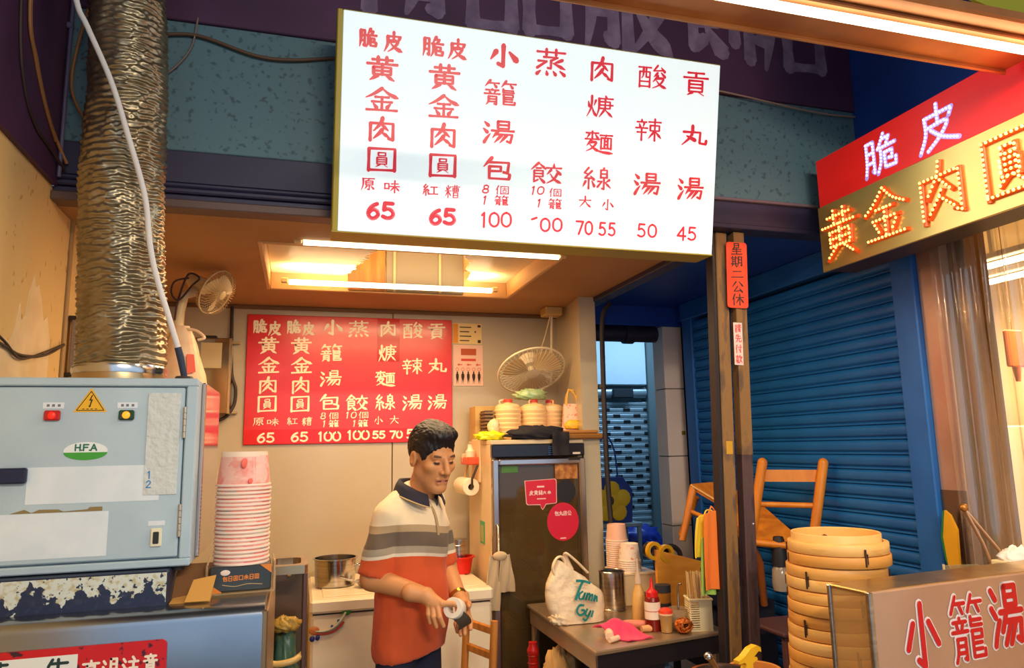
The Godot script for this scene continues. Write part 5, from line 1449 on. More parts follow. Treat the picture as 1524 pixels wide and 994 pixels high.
	part(s1, "red_field", MB.new().prism(inner, z + 0.0008, z + 0.0014), mat(rgb(216, 24, 58), 0.45))
	var t1 := MB.new()
	for k in 5:
		glyph(t1, ["皮", "黃", "線", "大", "未"][k], 0.20 + k * 0.024 - (0.003 if k > 2 else 0.0), 1.372, 0.021 if k < 3 else 0.016, 0.022 if k < 3 else 0.015, 0.0034, z + 0.0022, false)
	t1.span(Vector3(0.23, 1.397, z + 0.0014), Vector3(0.268, 1.405, z + 0.002))
	t1.span(Vector3(0.228, 1.340, z + 0.0014), Vector3(0.275, 1.345, z + 0.002))
	part(s1, "lettering", t1, mat(rgb(244, 206, 200), 0.5))
	var disc := PackedVector2Array()
	for i in 40:
		disc.append(Vector2(0.362 + cos(TAU * i / 40) * 0.083, 1.228 + sin(TAU * i / 40) * 0.092))
	var s2 := part(door, "round_sticker", MB.new().prism(disc, z, z + 0.0008), mat(rgb(214, 20, 58), 0.45), "round pink-red sticker")
	var t2 := MB.new()
	for k in 4:
		glyph(t2, ["包", "丸", "店", "公"][k], 0.329 + k * 0.0225, 1.268, 0.02, 0.022, 0.0034, z + 0.0016, false)
	t2.span(Vector3(0.345, 1.146, z + 0.0008), Vector3(0.375, 1.1515, z + 0.0014))
	part(s2, "lettering", t2, mat(rgb(246, 206, 200), 0.5))
	var dk := PackedVector2Array()
	for i in 32:
		dk.append(Vector2(0.382 + cos(TAU * i / 32) * 0.052, 1.375 + sin(TAU * i / 32) * 0.056))
	part(door, "dark_disc", MB.new().prism(dk, z, z + 0.0006), mat(rgb(26, 22, 28), 0.5), "dark round sticker backing")
	# things inside
	for q in [[0.12, 0.46, 0.10, 0.19, rgb(150, 96, 40)], [0.10, 0.73, 0.11, 0.17, rgb(120, 90, 50)], [0.30, 0.73, 0.14, 0.12, rgb(96, 80, 60)], [0.33, 1.0, 0.12, 0.15, rgb(110, 84, 48)]]:
		solo("food_tub", "dim food tub inside the refrigerator, %s" % ["low beside the handle edge", "on the second shelf near the handle", "squat one on the second shelf", "on the third shelf under the round sticker"][taken.get("food_tub", 0)], "tub", MB.new().lathe([Vector2(0, 0), Vector2(q[2] * 0.42, 0), Vector2(q[2] * 0.5, q[3]), Vector2(q[2] * 0.53, q[3]), Vector2(q[2] * 0.5, q[3] + 0.012), Vector2(0, q[3] + 0.012)], 18), mat(q[4], 0.5), Vector3(0.9 + q[0], q[1] - 0.002, -3.68), 0.0, "tubs in the refrigerator")
	# on its side: towel dispenser, roll, tag
	var rk := thing("utensil_holder", "orange plastic holder with white tubs hooked on the refrigerator side", "holder", Vector3(0.86, 1.50, -3.72))
	part(rk, "holder", slab(Vector3(-0.03, 0.01, -0.09), Vector3(0.038, 0.05, 0.08), 0.006), mat(rgb(226, 80, 34), 0.4))
	part(rk, "tub", MB.new().at(-0.005, 0.03, 0.03).lathe([Vector2(0, 0), Vector2(0.022, 0), Vector2(0.024, 0.05), Vector2(0.015, 0.06), Vector2(0.012, 0.085), Vector2(0, 0.085)], 14), mat(rgb(236, 216, 184), 0.4))
	part(rk, "tub", MB.new().at(-0.01, 0.025, -0.05).lathe([Vector2(0, 0), Vector2(0.022, 0), Vector2(0.022, 0.04), Vector2(0.0, 0.045)], 14), mat(rgb(230, 200, 160), 0.4))
	part(rk, "hanging_strap", MB.new().tube(wavy([Vector3(0.0, 0.01, -0.05), Vector3(-0.015, -0.05, -0.05), Vector3(-0.01, -0.10, -0.03), Vector3(0.01, -0.10, 0.0), Vector3(0.01, -0.04, 0.04)]), 0.006, 6), mat(rgb(206, 160, 96), 0.5))
	part(rk, "back_plate", slab(Vector3(0.03, -0.08, -0.08), Vector3(0.04, 0.14, 0.09), 0.003), mat(rgb(236, 206, 160), 0.5))
	var pr := thing("paper_roll", "white kitchen paper roll on a hook at the refrigerator side", "paper roll", Vector3(0.845, 1.40, -3.75))
	part(pr, "roll", MB.new().at(0, 0, 0, Vector3(PI / 2, 0, 0)).lathe([Vector2(0.016, -0.12), Vector2(0.042, -0.12), Vector2(0.044, -0.115), Vector2(0.044, 0.115), Vector2(0.042, 0.12), Vector2(0.016, 0.12), Vector2(0.016, -0.12)], 28), mat(rgb(244, 226, 196), 0.8))
	part(pr, "rod", MB.new().tube([Vector3(0, 0, -0.14), Vector3(0, 0, 0.14), Vector3(0.0, 0.04, 0.142), Vector3(0.03, 0.11, 0.142)], 0.006, 8), mat(rgb(70, 54, 40), 0.5))
	var tg := thing("green_tag", "small green tag hanging on the refrigerator side", "tag", Vector3(0.898, 1.15, -3.62))
	part(tg, "tag", slab(Vector3(-0.001, -0.03, -0.045), Vector3(0.001, 0.08, 0.045)), mat(rgb(70, 170, 120), 0.5))
	part(tg, "window", slab(Vector3(-0.0015, -0.02, -0.03), Vector3(-0.001, 0.06, 0.03)), mat(rgb(170, 170, 110), 0.5))
	# rag over the handle
	var rag := thing("grey_rag", "grey-beige rag tied round the refrigerator handle", "rag", Vector3(0.918, 0.84, -3.395))
	for s in 2:
		var g := []
		for j in 10:
			var row := []
			var u := j / 9.0
			for i in 7:
				var w := (i / 6.0 - 0.5) * (0.05 + 0.03 * u)
				var x := -0.022 + w if s == 0 else 0.030 + w
				row.append(Vector3(x - (0.02 * u if s == 0 else -0.004 * u), 0.255 - u * (0.25 if s == 0 else 0.17), 0.014 + 0.010 * sin(i * 1.7 + j * 0.5) + 0.01 * sin(PI * u)))
			g.append(row)
		part(rag, "tail", MB.new().sheet(g, -0.004), mat(rgb(196, 172, 136), 0.9, 0.0, {"sheen": 0.3}))
	part(rag, "knot", MB.new().ball(Vector3(0.004, 0.25, 0.018), Vector3(0.036, 0.022, 0.018), 12, 8), mat(rgb(196, 172, 136), 0.9, 0.0, {"sheen": 0.3}))

func build_fridge_top() -> void:
	var y := 1.633
	# jugs
	var jug := thing("ribbed_jug", "cream ribbed plastic jug with red cap on the refrigerator, nearest the grey rack", "jug", Vector3(1.055, y, -3.66), 0.0, "ribbed jugs on the refrigerator")
	var body := MB.new()
	var pr := [Vector2(0, 0), Vector2(0.066, 0)]
	for k in 7:
		pr.append(Vector2(0.072, 0.008 + k * 0.023))
		pr.append(Vector2(0.073, 0.018 + k * 0.023))
		pr.append(Vector2(0.069, 0.022 + k * 0.023))
		pr.append(Vector2(0.069, 0.026 + k * 0.023))
	pr.append_array([Vector2(0.066, 0.178), Vector2(0.05, 0.188), Vector2(0.024, 0.192), Vector2(0.022, 0.200), Vector2(0, 0.200)])
	body.lathe(pr, 28)
	part(jug, "body", body, mat(rgb(244, 204, 146), 0.4, 0.0, {"sss": 0.1}))
	part(jug, "cap", MB.new().at(0, 0.198, 0).lathe([Vector2(0, 0), Vector2(0.026, 0), Vector2(0.026, 0.014), Vector2(0.022, 0.017), Vector2(0, 0.017)], 18), mat(rgb(222, 70, 50), 0.4))
	part(jug, "handle", MB.new().tube(wavy([Vector3(-0.04, 0.185, 0.0), Vector3(-0.045, 0.205, 0.0), Vector3(-0.015, 0.212, 0.0)]), 0.005, 6), mat(rgb(240, 196, 150), 0.4))
	copy_of(jug, "cream ribbed plastic jug between the other two on the refrigerator", Vector3(1.20, y, -3.67), 0.8)
	copy_of(jug, "cream ribbed plastic jug on the refrigerator beside the gift bag", Vector3(1.315, y, -3.72), 1.6)
	# dark basket behind and cardboard
	var ba := thing("dark_rack", "dark slatted crate on the refrigerator behind the jugs", "crate", Vector3(0.945, y, -3.70))
	for k in 8:
		part(ba, "slat", slab(Vector3(-0.02, 0.01 + k * 0.018, -0.06), Vector3(0.03, 0.022 + k * 0.018, 0.06), 0.002), mat(rgb(120, 92, 60), 0.6))
	part(ba, "upright", slab(Vector3(-0.016, 0, -0.055), Vector3(0.026, 0.155, 0.05)), mat(rgb(70, 54, 40), 0.7))
	var cb := thing("cardboard_box", "plain beige cardboard box on the far corner of the refrigerator", "box", Vector3(0.915, y, -3.84))
	part(cb, "box", slab(Vector3(-0.01, 0, -0.07), Vector3(0.13, 0.185, 0.07), 0.002), mat(rgb(206, 170, 104), 0.8, 0.0, {"to": rgb(196, 158, 92), "scale": 2.0}))
	part(cb, "tape", slab(Vector3(-0.0105, 0.08, -0.0705), Vector3(0.1305, 0.11, 0.0705)), mat(rgb(190, 146, 80), 0.4))
	# green bag on the jugs
	solo("green_plastic_bag", "crumpled pale green plastic bag lying on the middle jug", "bag", crumple(Vector3(0.085, 0.036, 0.055), 3, 0.45), mat(rgb(150, 186, 130), 0.35, 0.0, {"to": rgb(190, 204, 150), "scale": 6.0}), Vector3(1.19, y + 0.236, -3.68))
	# gift bag with yellow handles
	var gb := thing("gift_bag", "small pinkish paper bag with yellow cord handles on the refrigerator", "bag", Vector3(1.385, y + 0.045, -3.58), -0.15)
	var pr2 := MB.new()
	var r0 := PackedVector3Array([Vector3(-0.05, 0, -0.03), Vector3(-0.05, 0, 0.03), Vector3(0.05, 0, 0.03), Vector3(0.05, 0, -0.03)])
	var r1 := PackedVector3Array([Vector3(-0.042, 0.14, -0.012), Vector3(-0.042, 0.14, 0.012), Vector3(0.048, 0.14, 0.012), Vector3(0.048, 0.14, -0.012)])
	part(gb, "bag", pr2.skin([r0, r1], true, false), mat(rgb(234, 192, 160), 0.5, 0.0, {"to": rgb(226, 120, 96), "kind": "specks", "scale": 5.0, "freq": 0.02}))
	for s in [-1.0, 1.0]:
		part(gb, "cord_handle", MB.new().tube(wavy([Vector3(-0.03, 0.13, 0.012 * s), Vector3(-0.022, 0.19, 0.012 * s), Vector3(0.0 - 0.012 * s, 0.215, 0.012 * s), Vector3(0.022, 0.18, 0.012 * s), Vector3(0.03, 0.13, 0.012 * s)]), 0.004, 6), mat(rgb(236, 180, 70), 0.5))
	part(gb, "ribbon", crumple(Vector3(0.046, 0.028, 0.014), 8, 0.4), mat(rgb(240, 186, 40), 0.45)).position = Vector3(0.0, 0.025, 0.036)
	# flat brown trays
	var tray := MB.new().span(Vector3(-0.11, 0, -0.1), Vector3(0.11, 0.026, 0.1), 0.006)
	solo("flat_brown_case", "flat brown case on the refrigerator, lower of the two under the gift bag", "case", tray, mat(rgb(150, 98, 36), 0.55), Vector3(1.375, y - 0.002, -3.51), 0.08, "flat brown cases")
	solo("flat_brown_case", "flat brown case on the refrigerator, upper of the two under the gift bag", "case", MB.new().span(Vector3(-0.095, 0, -0.09), Vector3(0.095, 0.018, 0.09), 0.006), mat(rgb(170, 114, 46), 0.55), Vector3(1.38, y + 0.0245, -3.52), -0.1, "flat brown cases")
	# black cloth hanging over the header
	var bl := thing("black_cloth", "black cloth heaped on the refrigerator front edge and hanging over the header", "cloth", Vector3(1.15, y, -3.46))
	part(bl, "heap", crumple(Vector3(0.15, 0.042, 0.05), 12, 0.5), mat(rgb(30, 26, 34), 0.85)).position = Vector3(0.0, 0.026, 0.0)
	var g := []
	for j in 8:
		var row := []
		for i in 7:
			row.append(Vector3(0.055 + i * 0.015, 0.035 - j * 0.0165, 0.066 + 0.006 * sin(i * 1.5) + 0.004 * sin(j * 1.1)))
		g.append(row)
	part(bl, "tail", MB.new().sheet(g, -0.005), mat(rgb(30, 26, 34), 0.85))
	# yellow bag
	var yb := thing("yellow_bag", "bright yellow crumpled bag on the refrigerator's outer corner", "bag", Vector3(0.93, y, -3.56))
	part(yb, "bag", crumple(Vector3(0.075, 0.026, 0.05), 15, 0.5), mat(rgb(226, 226, 30), 0.4)).position = Vector3(0, 0.018, 0)
	part(yb, "white_peak", crumple(Vector3(0.032, 0.045, 0.03), 17, 0.35), mat(rgb(236, 206, 160), 0.5)).position = Vector3(0.025, 0.062, -0.02)

func crumple(r: Vector3, sd: int, amount: float) -> MB:
	var n := FastNoiseLite.new()
	n.seed = sd
	n.frequency = 1.3
	n.fractal_octaves = 3
	var b := MB.new()
	b.smooth()
	var N := 30
	var M := 16
	var p := func(j: int, i: int) -> Vector3:
		var a := PI * j / M - PI / 2
		var t := TAU * (i % N) / N
		var d := Vector3(cos(a) * cos(t), sin(a), cos(a) * sin(t))
		var f := 1.0 + amount * (absf(n.get_noise_3dv(d * 1.5)) * 1.6 - 0.35)
		var v := d * f
		v.y = maxf(v.y, -0.62)
		return v * r
	for j in M:
		for i in N:
			var a: Vector3 = p.call(j, i)
			var c: Vector3 = p.call(j + 1, i)
			var e: Vector3 = p.call(j + 1, i + 1)
			var f: Vector3 = p.call(j, i + 1)
			if j > 0:
				b.tri(a, e, f)
			if j < M - 1:
				b.tri(a, c, e)
	return b

func build_chest() -> void:
	var o := thing("chest_freezer", "white chest freezer behind the man", "freezer", Vector3(0.065, 0, -3.95))
	var white := mat(rgb(244, 228, 198), 0.35, 0.0, {"to": rgb(238, 220, 188), "scale": 1.0})
	part(o, "body", slab(Vector3(0.0, 0.05, 0.02), Vector3(0.80, 0.90, 0.63), 0.012), white)
	part(o, "foot_base", slab(Vector3(0.03, 0, 0.05), Vector3(0.77, 0.05, 0.6)), mat(rgb(60, 54, 48), 0.7))
	part(o, "gasket", slab(Vector3(0.008, 0.90, 0.03), Vector3(0.792, 0.909, 0.622)), mat(rgb(60, 50, 40), 0.7))
	var lid := part(o, "lid", slab(Vector3(-0.004, 0.909, 0.01), Vector3(0.804, 0.965, 0.645), 0.010), white)
	part(lid, "raised_panel", slab(Vector3(0.05, 0.965, 0.07), Vector3(0.75, 0.969, 0.585), 0.003), white)
	# curved fridge magnet
	var m := thing("curved_magnet", "curved multicoloured magnet on the chest freezer front", "magnet", Vector3(0.085, 0.815, -3.3185))
	m.scale = Vector3(1.25, 1.25, 1.0)
	var body := MB.new()
	body.tube(wavy([Vector3(0.0, 0.02, 0.004), Vector3(0.03, 0.018, 0.004), Vector3(0.06, 0.028, 0.004), Vector3(0.085, 0.05, 0.004), Vector3(0.10, 0.075, 0.004)]), [0.007, 0.008, 0.008, 0.009, 0.009, 0.010, 0.010, 0.011, 0.011, 0.012, 0.012, 0.013, 0.013, 0.013, 0.014, 0.014, 0.014, 0.014, 0.014, 0.013, 0.013, 0.013, 0.012, 0.012, 0.011], 8, true, 0.4)
	part(m, "crescent", body, mat(rgb(196, 196, 170), 0.4))
	part(m, "red_edge", MB.new().tube(wavy([Vector3(0.0, 0.012, 0.005), Vector3(0.035, 0.009, 0.005), Vector3(0.068, 0.018, 0.005), Vector3(0.095, 0.043, 0.005)]), 0.004, 6), mat(rgb(206, 70, 36), 0.45))
	part(m, "green_tip", MB.new().ball(Vector3(0.103, 0.079, 0.005), Vector3(0.018, 0.016, 0.005), 12, 6), mat(rgb(54, 140, 50), 0.45))
	part(m, "orange_knob", MB.new().ball(Vector3(-0.004, 0.022, 0.005), Vector3(0.018, 0.014, 0.005), 12, 6), mat(rgb(206, 120, 50), 0.45))
	part(m, "blue_foot", MB.new().ball(Vector3(-0.01, -0.004, 0.005), Vector3(0.009, 0.01, 0.004), 10, 6).ball(Vector3(0.008, -0.002, 0.005), Vector3(0.008, 0.009, 0.004), 10, 6), mat(rgb(36, 40, 120), 0.45))
	part(m, "blue_dot", MB.new().ball(Vector3(0.077, 0.048, 0.009), Vector3(0.006, 0.006, 0.002), 10, 5).ball(Vector3(0.055, 0.032, 0.009), Vector3(0.005, 0.005, 0.002), 10, 5), mat(rgb(40, 84, 150), 0.45))
	# pots on top
	var y := 0.969
	var p := thing("steel_pot", "wide steel mixing pot on the chest freezer", "pot", Vector3(0.178, y, -3.62))
	part(p, "pot", MB.new().lathe([Vector2(0, 0), Vector2(0.086, 0), Vector2(0.092, 0.006), Vector2(0.097, 0.122), Vector2(0.103, 0.124), Vector2(0.103, 0.128), Vector2(0.095, 0.128), Vector2(0.089, 0.008), Vector2(0, 0.006)], 36), steel(0.16))
	part(p, "ear", MB.new().tube(wavy([Vector3(0.093, 0.085, 0.02), Vector3(0.118, 0.09, 0.02), Vector3(0.118, 0.09, -0.02), Vector3(0.093, 0.085, -0.02)]), 0.004, 6), steel(0.2))
	var s := thing("shallow_strainer", "shallow grey steel dish beside the steel pot", "dish", Vector3(0.325, y, -3.52))
	part(s, "dish", MB.new().lathe([Vector2(0, 0), Vector2(0.035, 0), Vector2(0.06, 0.03), Vector2(0.063, 0.03), Vector2(0.035, -0.0), Vector2(0.03, 0.004), Vector2(0, 0.004)], 24), steel(0.35))
	part(s, "handle", MB.new().tube([Vector3(-0.05, 0.028, 0.01), Vector3(-0.13, 0.05, 0.02)], 0.005, 6), steel(0.35))
	var r := thing("red_basin", "red plastic basin on the chest freezer beside the refrigerator", "basin", Vector3(0.80, y, -3.72))
	part(r, "basin", MB.new().lathe([Vector2(0, 0), Vector2(0.055, 0), Vector2(0.07, 0.075), Vector2(0.08, 0.077), Vector2(0.08, 0.083), Vector2(0.067, 0.083), Vector2(0.052, 0.005), Vector2(0, 0.005)], 28), mat(rgb(214, 24, 16), 0.35))
	var c := thing("steel_canister", "small steel canister standing in the red basin", "canister", Vector3(0.80, y + 0.0055, -3.74))
	part(c, "can", MB.new().lathe([Vector2(0, 0), Vector2(0.042, 0), Vector2(0.044, 0.15), Vector2(0.047, 0.152), Vector2(0.047, 0.16), Vector2(0, 0.162)], 24), steel(0.25))
	part(c, "band", MB.new().at(0, 0.128, 0).lathe([Vector2(0.0445, 0), Vector2(0.047, 0.003), Vector2(0.0445, 0.006)], 24), steel(0.25))

func build_bin() -> void:
	# tall steel frame with a hole in its top, bags inside
	var o := thing("steel_bag_stand", "tall steel stand with an open top ring beside the chest freezer", "stand", Vector3(-0.115, 0, -3.06))
	var st := mat(rgb(200, 176, 140), 0.25, 0.9)
	var dk := mat(rgb(110, 82, 74), 0.4, 0.5)
	var top := MB.new()
	var outer := round_rect(0.155, 0.25, 0.02, 4)
	var hole := round_rect(0.105, 0.17, 0.03, 4)
	top.flat()
	for i in outer.size():
		var j := (i + 1) % outer.size()
		for e in [0.0, -0.03]:
			var a := Vector3(outer[i].x, e, -outer[i].y)
			var b := Vector3(outer[j].x, e, -outer[j].y)
			var c := Vector3(hole[j].x, e, -hole[j].y)
			var d := Vector3(hole[i].x, e, -hole[i].y)
			if e == 0.0:
				top.quad(a, b, c, d)
			else:
				top.quad(a, d, c, b)
		top.quad(Vector3(outer[i].x, -0.03, -outer[i].y), Vector3(outer[j].x, -0.03, -outer[j].y), Vector3(outer[j].x, 0, -outer[j].y), Vector3(outer[i].x, 0, -outer[i].y))
		top.quad(Vector3(hole[j].x, -0.03, -hole[j].y), Vector3(hole[i].x, -0.03, -hole[i].y), Vector3(hole[i].x, 0, -hole[i].y), Vector3(hole[j].x, 0, -hole[j].y))
	var tp := part(o, "top_ring", top, st)
	tp.position = Vector3(0.08, 1.188, 0.12)
	for q in [[0.005, 0.0], [0.14, 0.0], [0.005, 0.225], [0.14, 0.225]]:
		part(o, "leg", slab(Vector3(q[0], 0, q[1]), Vector3(q[0] + 0.016, 1.16, q[1] + 0.016), 0.003), dk)
	part(o, "back_panel", slab(Vector3(0.02, 0.05, 0.004), Vector3(0.14, 1.15, 0.01)), mat(rgb(120, 98, 78), 0.35, 0.7))
	part(o, "side_panel", slab(Vector3(0.006, 0.05, 0.015), Vector3(0.012, 1.15, 0.225)), mat(rgb(120, 98, 78), 0.35, 0.7))
	part(o, "floor_plate", slab(Vector3(0.01, 0.388, 0.01), Vector3(0.15, 0.398, 0.235)), dk)
	part(o, "hook", MB.new().box(Vector3(0.09, 1.13, 0.02), Vector3(0.016, 0.03, 0.02), 0.004), mat(rgb(190, 150, 90), 0.4))
	var g := thing("green_bag", "green and teal plastic bag inside the steel stand", "bag", Vector3(-0.035, 0.40, -2.94))
	part(g, "bag", crumple(Vector3(0.062, 0.34, 0.095), 5, 0.3), mat(rgb(60, 104, 96), 0.35, 0.0, {"to": rgb(120, 120, 60), "kind": "stains", "scale": 6.0})).position = Vector3(0, 0.212, 0)
	part(g, "tie", crumple(Vector3(0.05, 0.03, 0.05), 6, 0.5), mat(rgb(186, 150, 70), 0.4)).position = Vector3(0.005, 0.56, 0.01)
	part(g, "rim_band", MB.new().tube(wavy([Vector3(-0.07, 0.47, 0.10), Vector3(-0.03, 0.455, 0.125), Vector3(0.03, 0.46, 0.125), Vector3(0.065, 0.475, 0.10)]), 0.012, 8), mat(rgb(206, 170, 100), 0.3))

func build_folding_chair() -> void:
	var o := thing("small_wooden_chair", "small wooden slat-back chair in front of the freezer", "chair", Vector3(0.695, 0, -2.96), -1.22)
	var wood := mat(rgb(206, 132, 48), 0.45, 0.0, {"to": rgb(176, 104, 32), "scale": Vector3(8, 1, 8)})
	for x in [-0.1, 0.1]:
		part(o, "leg", MB.new().tube([Vector3(x, 0.0, -0.02), Vector3(x, 0.45, 0.0), Vector3(x, 0.92, -0.03)], [0.014, 0.016, 0.015], 8), wood, "", "")
		part(o, "leg", MB.new().tube([Vector3(x, 0.0, -0.26), Vector3(x, 0.44, -0.24)], 0.014, 8), wood)
	for y in [0.885, 0.79, 0.69]:
		part(o, "back_slat", slab(Vector3(-0.1, y - 0.018, -0.036), Vector3(0.1, y + 0.012, -0.018), 0.004), wood)
	part(o, "seat", slab(Vector3(-0.115, 0.44, -0.27), Vector3(0.115, 0.46, 0.02), 0.006), wood)
# ---------- the man ----------
# a field of rows of ten numbers: kind, a, b, radius at a, radius at b, blend; kinds: 0 tapered capsule, 1 ellipsoid (b: radii), 2 ellipsoid cut away, 3 half space cut away beyond a along b, 4 capsule with a flat end at b
func field(f: PackedFloat32Array, p: Vector3) -> float:
	var d := 1000.0
	var k := 0
	var n := f.size()
	while k < n:
		var kind := int(f[k])
		var a := Vector3(f[k + 1], f[k + 2], f[k + 3])
		var b := Vector3(f[k + 4], f[k + 5], f[k + 6])
		var e := 0.0
		if kind == 0 or kind == 4:
			var ab := b - a
			var h := clampf((p - a).dot(ab) / ab.length_squared(), 0.0, 1.0)
			e = p.distance_to(a + ab * h) - lerpf(f[k + 7], f[k + 8], h)
			if kind == 4:
				e = maxf(e, (p - b).dot(ab.normalized()))
		elif kind < 3:
			var q := (p - a) / b
			var l := q.length()
			e = l * (l - 1.0) / maxf((q / b).length(), 1e-6)
		else:
			e = (p - a).dot(b)
		var s := f[k + 9]
		if kind == 2:
			d = -soft(-d, e, s)
		elif kind == 3:
			d = maxf(d, e)
		else:
			d = soft(d, e, s)
		k += 10
	return d

func soft(a: float, b: float, k: float) -> float:
	if k <= 0.0:
		return minf(a, b)
	var h := clampf(0.5 + 0.5 * (b - a) / k, 0.0, 1.0)
	return lerpf(b, a, h) - k * h * (1.0 - h)

func nets(rows: Array, lo: Vector3, hi: Vector3, cell: float) -> Dictionary:
	var f := PackedFloat32Array()
	for r in rows:
		for v in r:
			f.append(v)
	var B := 4
	var nb := Vector3i(((hi - lo) / (cell * B)).ceil())
	var nx := nb.x * B + 1
	var ny := nb.y * B + 1
	var nz := nb.z * B + 1
	var val := PackedFloat32Array()
	val.resize(nx * ny * nz)
	val.fill(1.0)
	var done_ := PackedByteArray()
	done_.resize(nx * ny * nz)
	var live := []
	var reach := cell * B * 0.95 + cell
	for bz in nb.z:
		for by in nb.y:
			for bx in nb.x:
				var c := lo + Vector3(bx + 0.5, by + 0.5, bz + 0.5) * cell * B
				var d := field(f, c)
				if absf(d) < reach:
					live.append(Vector3i(bx, by, bz))
				elif d < 0.0:
					for z in B + 1:
						for y in B + 1:
							for x in B + 1:
								var i := (bx * B + x) + nx * ((by * B + y) + ny * (bz * B + z))
								if done_[i] == 0:
									val[i] = -1.0
	for b in live:
		for z in B + 1:
			for y in B + 1:
				for x in B + 1:
					var g := Vector3i(b.x * B + x, b.y * B + y, b.z * B + z)
					var i := g.x + nx * (g.y + ny * g.z)
					if done_[i] == 0:
						done_[i] = 1
						val[i] = field(f, lo + Vector3(g) * cell)
	var ids := {}
	var vs := PackedVector3Array()
	var ns := PackedVector3Array()
	var tri := PackedInt32Array()
	var off := [0, 1, nx, nx + 1, nx * ny, nx * ny + 1, nx * ny + nx, nx * ny + nx + 1]
	var corner := [Vector3(0, 0, 0), Vector3(1, 0, 0), Vector3(0, 1, 0), Vector3(1, 1, 0), Vector3(0, 0, 1), Vector3(1, 0, 1), Vector3(0, 1, 1), Vector3(1, 1, 1)]
	var edges := [[0, 1], [2, 3], [4, 5], [6, 7], [0, 2], [1, 3], [4, 6], [5, 7], [0, 4], [1, 5], [2, 6], [3, 7]]
	for b in live:
		for z in B:
			for y in B:
				for x in B:
					var i: int = (b.x * B + x) + nx * ((b.y * B + y) + ny * (b.z * B + z))
					var m := 0
					for c in 8:
						if val[i + off[c]] < 0.0:
							m |= 1 << c
					if m == 0 or m == 255:
						continue
					var s := Vector3()
					var cnt := 0
					for e in edges:
						var va := val[i + off[e[0]]]
						var vb := val[i + off[e[1]]]
						if (va < 0.0) != (vb < 0.0):
							s += (corner[e[0]] as Vector3).lerp(corner[e[1]], va / (va - vb))
							cnt += 1
					var p := lo + (Vector3(b.x * B + x, b.y * B + y, b.z * B + z) + s / cnt) * cell
					ids[i] = vs.size()
					vs.append(p)
					var h := cell * 0.5
					ns.append(Vector3(field(f, p + Vector3(h, 0, 0)) - field(f, p - Vector3(h, 0, 0)), field(f, p + Vector3(0, h, 0)) - field(f, p - Vector3(0, h, 0)), field(f, p + Vector3(0, 0, h)) - field(f, p - Vector3(0, 0, h))).normalized())
	var step := [1, nx, nx * ny]
	for i in ids:
		for ax in 3:
			var j: int = i + step[ax]
			var inside := val[i] < 0.0
			if inside == (val[j] < 0.0):
				continue
			var u: int = step[(ax + 1) % 3]
			var w: int = step[(ax + 2) % 3]
			if not (ids.has(i - u) and ids.has(i - w) and ids.has(i - u - w)):
				continue
			var q := [ids[i], ids[i - u], ids[i - u - w], ids[i - w]]
			if inside:
				tri.append_array([q[0], q[2], q[1], q[0], q[3], q[2]])
			else:
				tri.append_array([q[0], q[1], q[2], q[0], q[2], q[3]])
	return {"v": vs, "n": ns, "i": tri}

func net_mesh(list: Array, paint := false, uv := false) -> ArrayMesh:
	var v := PackedVector3Array()
	var n := PackedVector3Array()
	var ix := PackedInt32Array()
	var col := PackedColorArray()
	var tx := PackedVector2Array()
	for q in list:
		var base := v.size()
		var tf: Transform3D = q[1]
		for k in q[0].v.size():
			var p: Vector3 = q[0].v[k]
			v.append(tf * p)
			n.append((tf.basis * q[0].n[k]).normalized())
			if paint:
				col.append(skin_paint(p, q[2]))
			if uv:
				tx.append(shirt_uv(tf * p))
		for k in q[0].i:
			ix.append(base + k)
	var arr := []
	arr.resize(Mesh.ARRAY_MAX)
	arr[Mesh.ARRAY_VERTEX] = v
	arr[Mesh.ARRAY_NORMAL] = n
	arr[Mesh.ARRAY_INDEX] = ix
	if paint:
		arr[Mesh.ARRAY_COLOR] = col
	if uv:
		arr[Mesh.ARRAY_TEX_UV] = tx
	var m := ArrayMesh.new()
	m.add_surface_from_arrays(Mesh.PRIMITIVE_TRIANGLES, arr)
	return m

func shirt_uv(p: Vector3) -> Vector2:
	return Vector2(0.5, (1.5 - p.y - 0.012 * sin(p.x * 14.0)) / 0.7)

func cap(ax: float, ay: float, az: float, bx: float, by: float, bz: float, ra: float, rb: float, k: float) -> Array:
	return [0, ax, ay, az, bx, by, bz, ra, rb, k]
func egg(x: float, y: float, z: float, rx: float, ry: float, rz: float, k: float) -> Array:
	return [1, x, y, z, rx, ry, rz, 0, 0, k]
func dig(x: float, y: float, z: float, rx: float, ry: float, rz: float, k: float) -> Array:
	return [2, x, y, z, rx, ry, rz, 0, 0, k]

func near_line(p: Vector3, a: Vector3, b: Vector3) -> float:
	var ab := b - a
	return p.distance_to(a + ab * clampf((p - a).dot(ab) / ab.length_squared(), 0.0, 1.0))

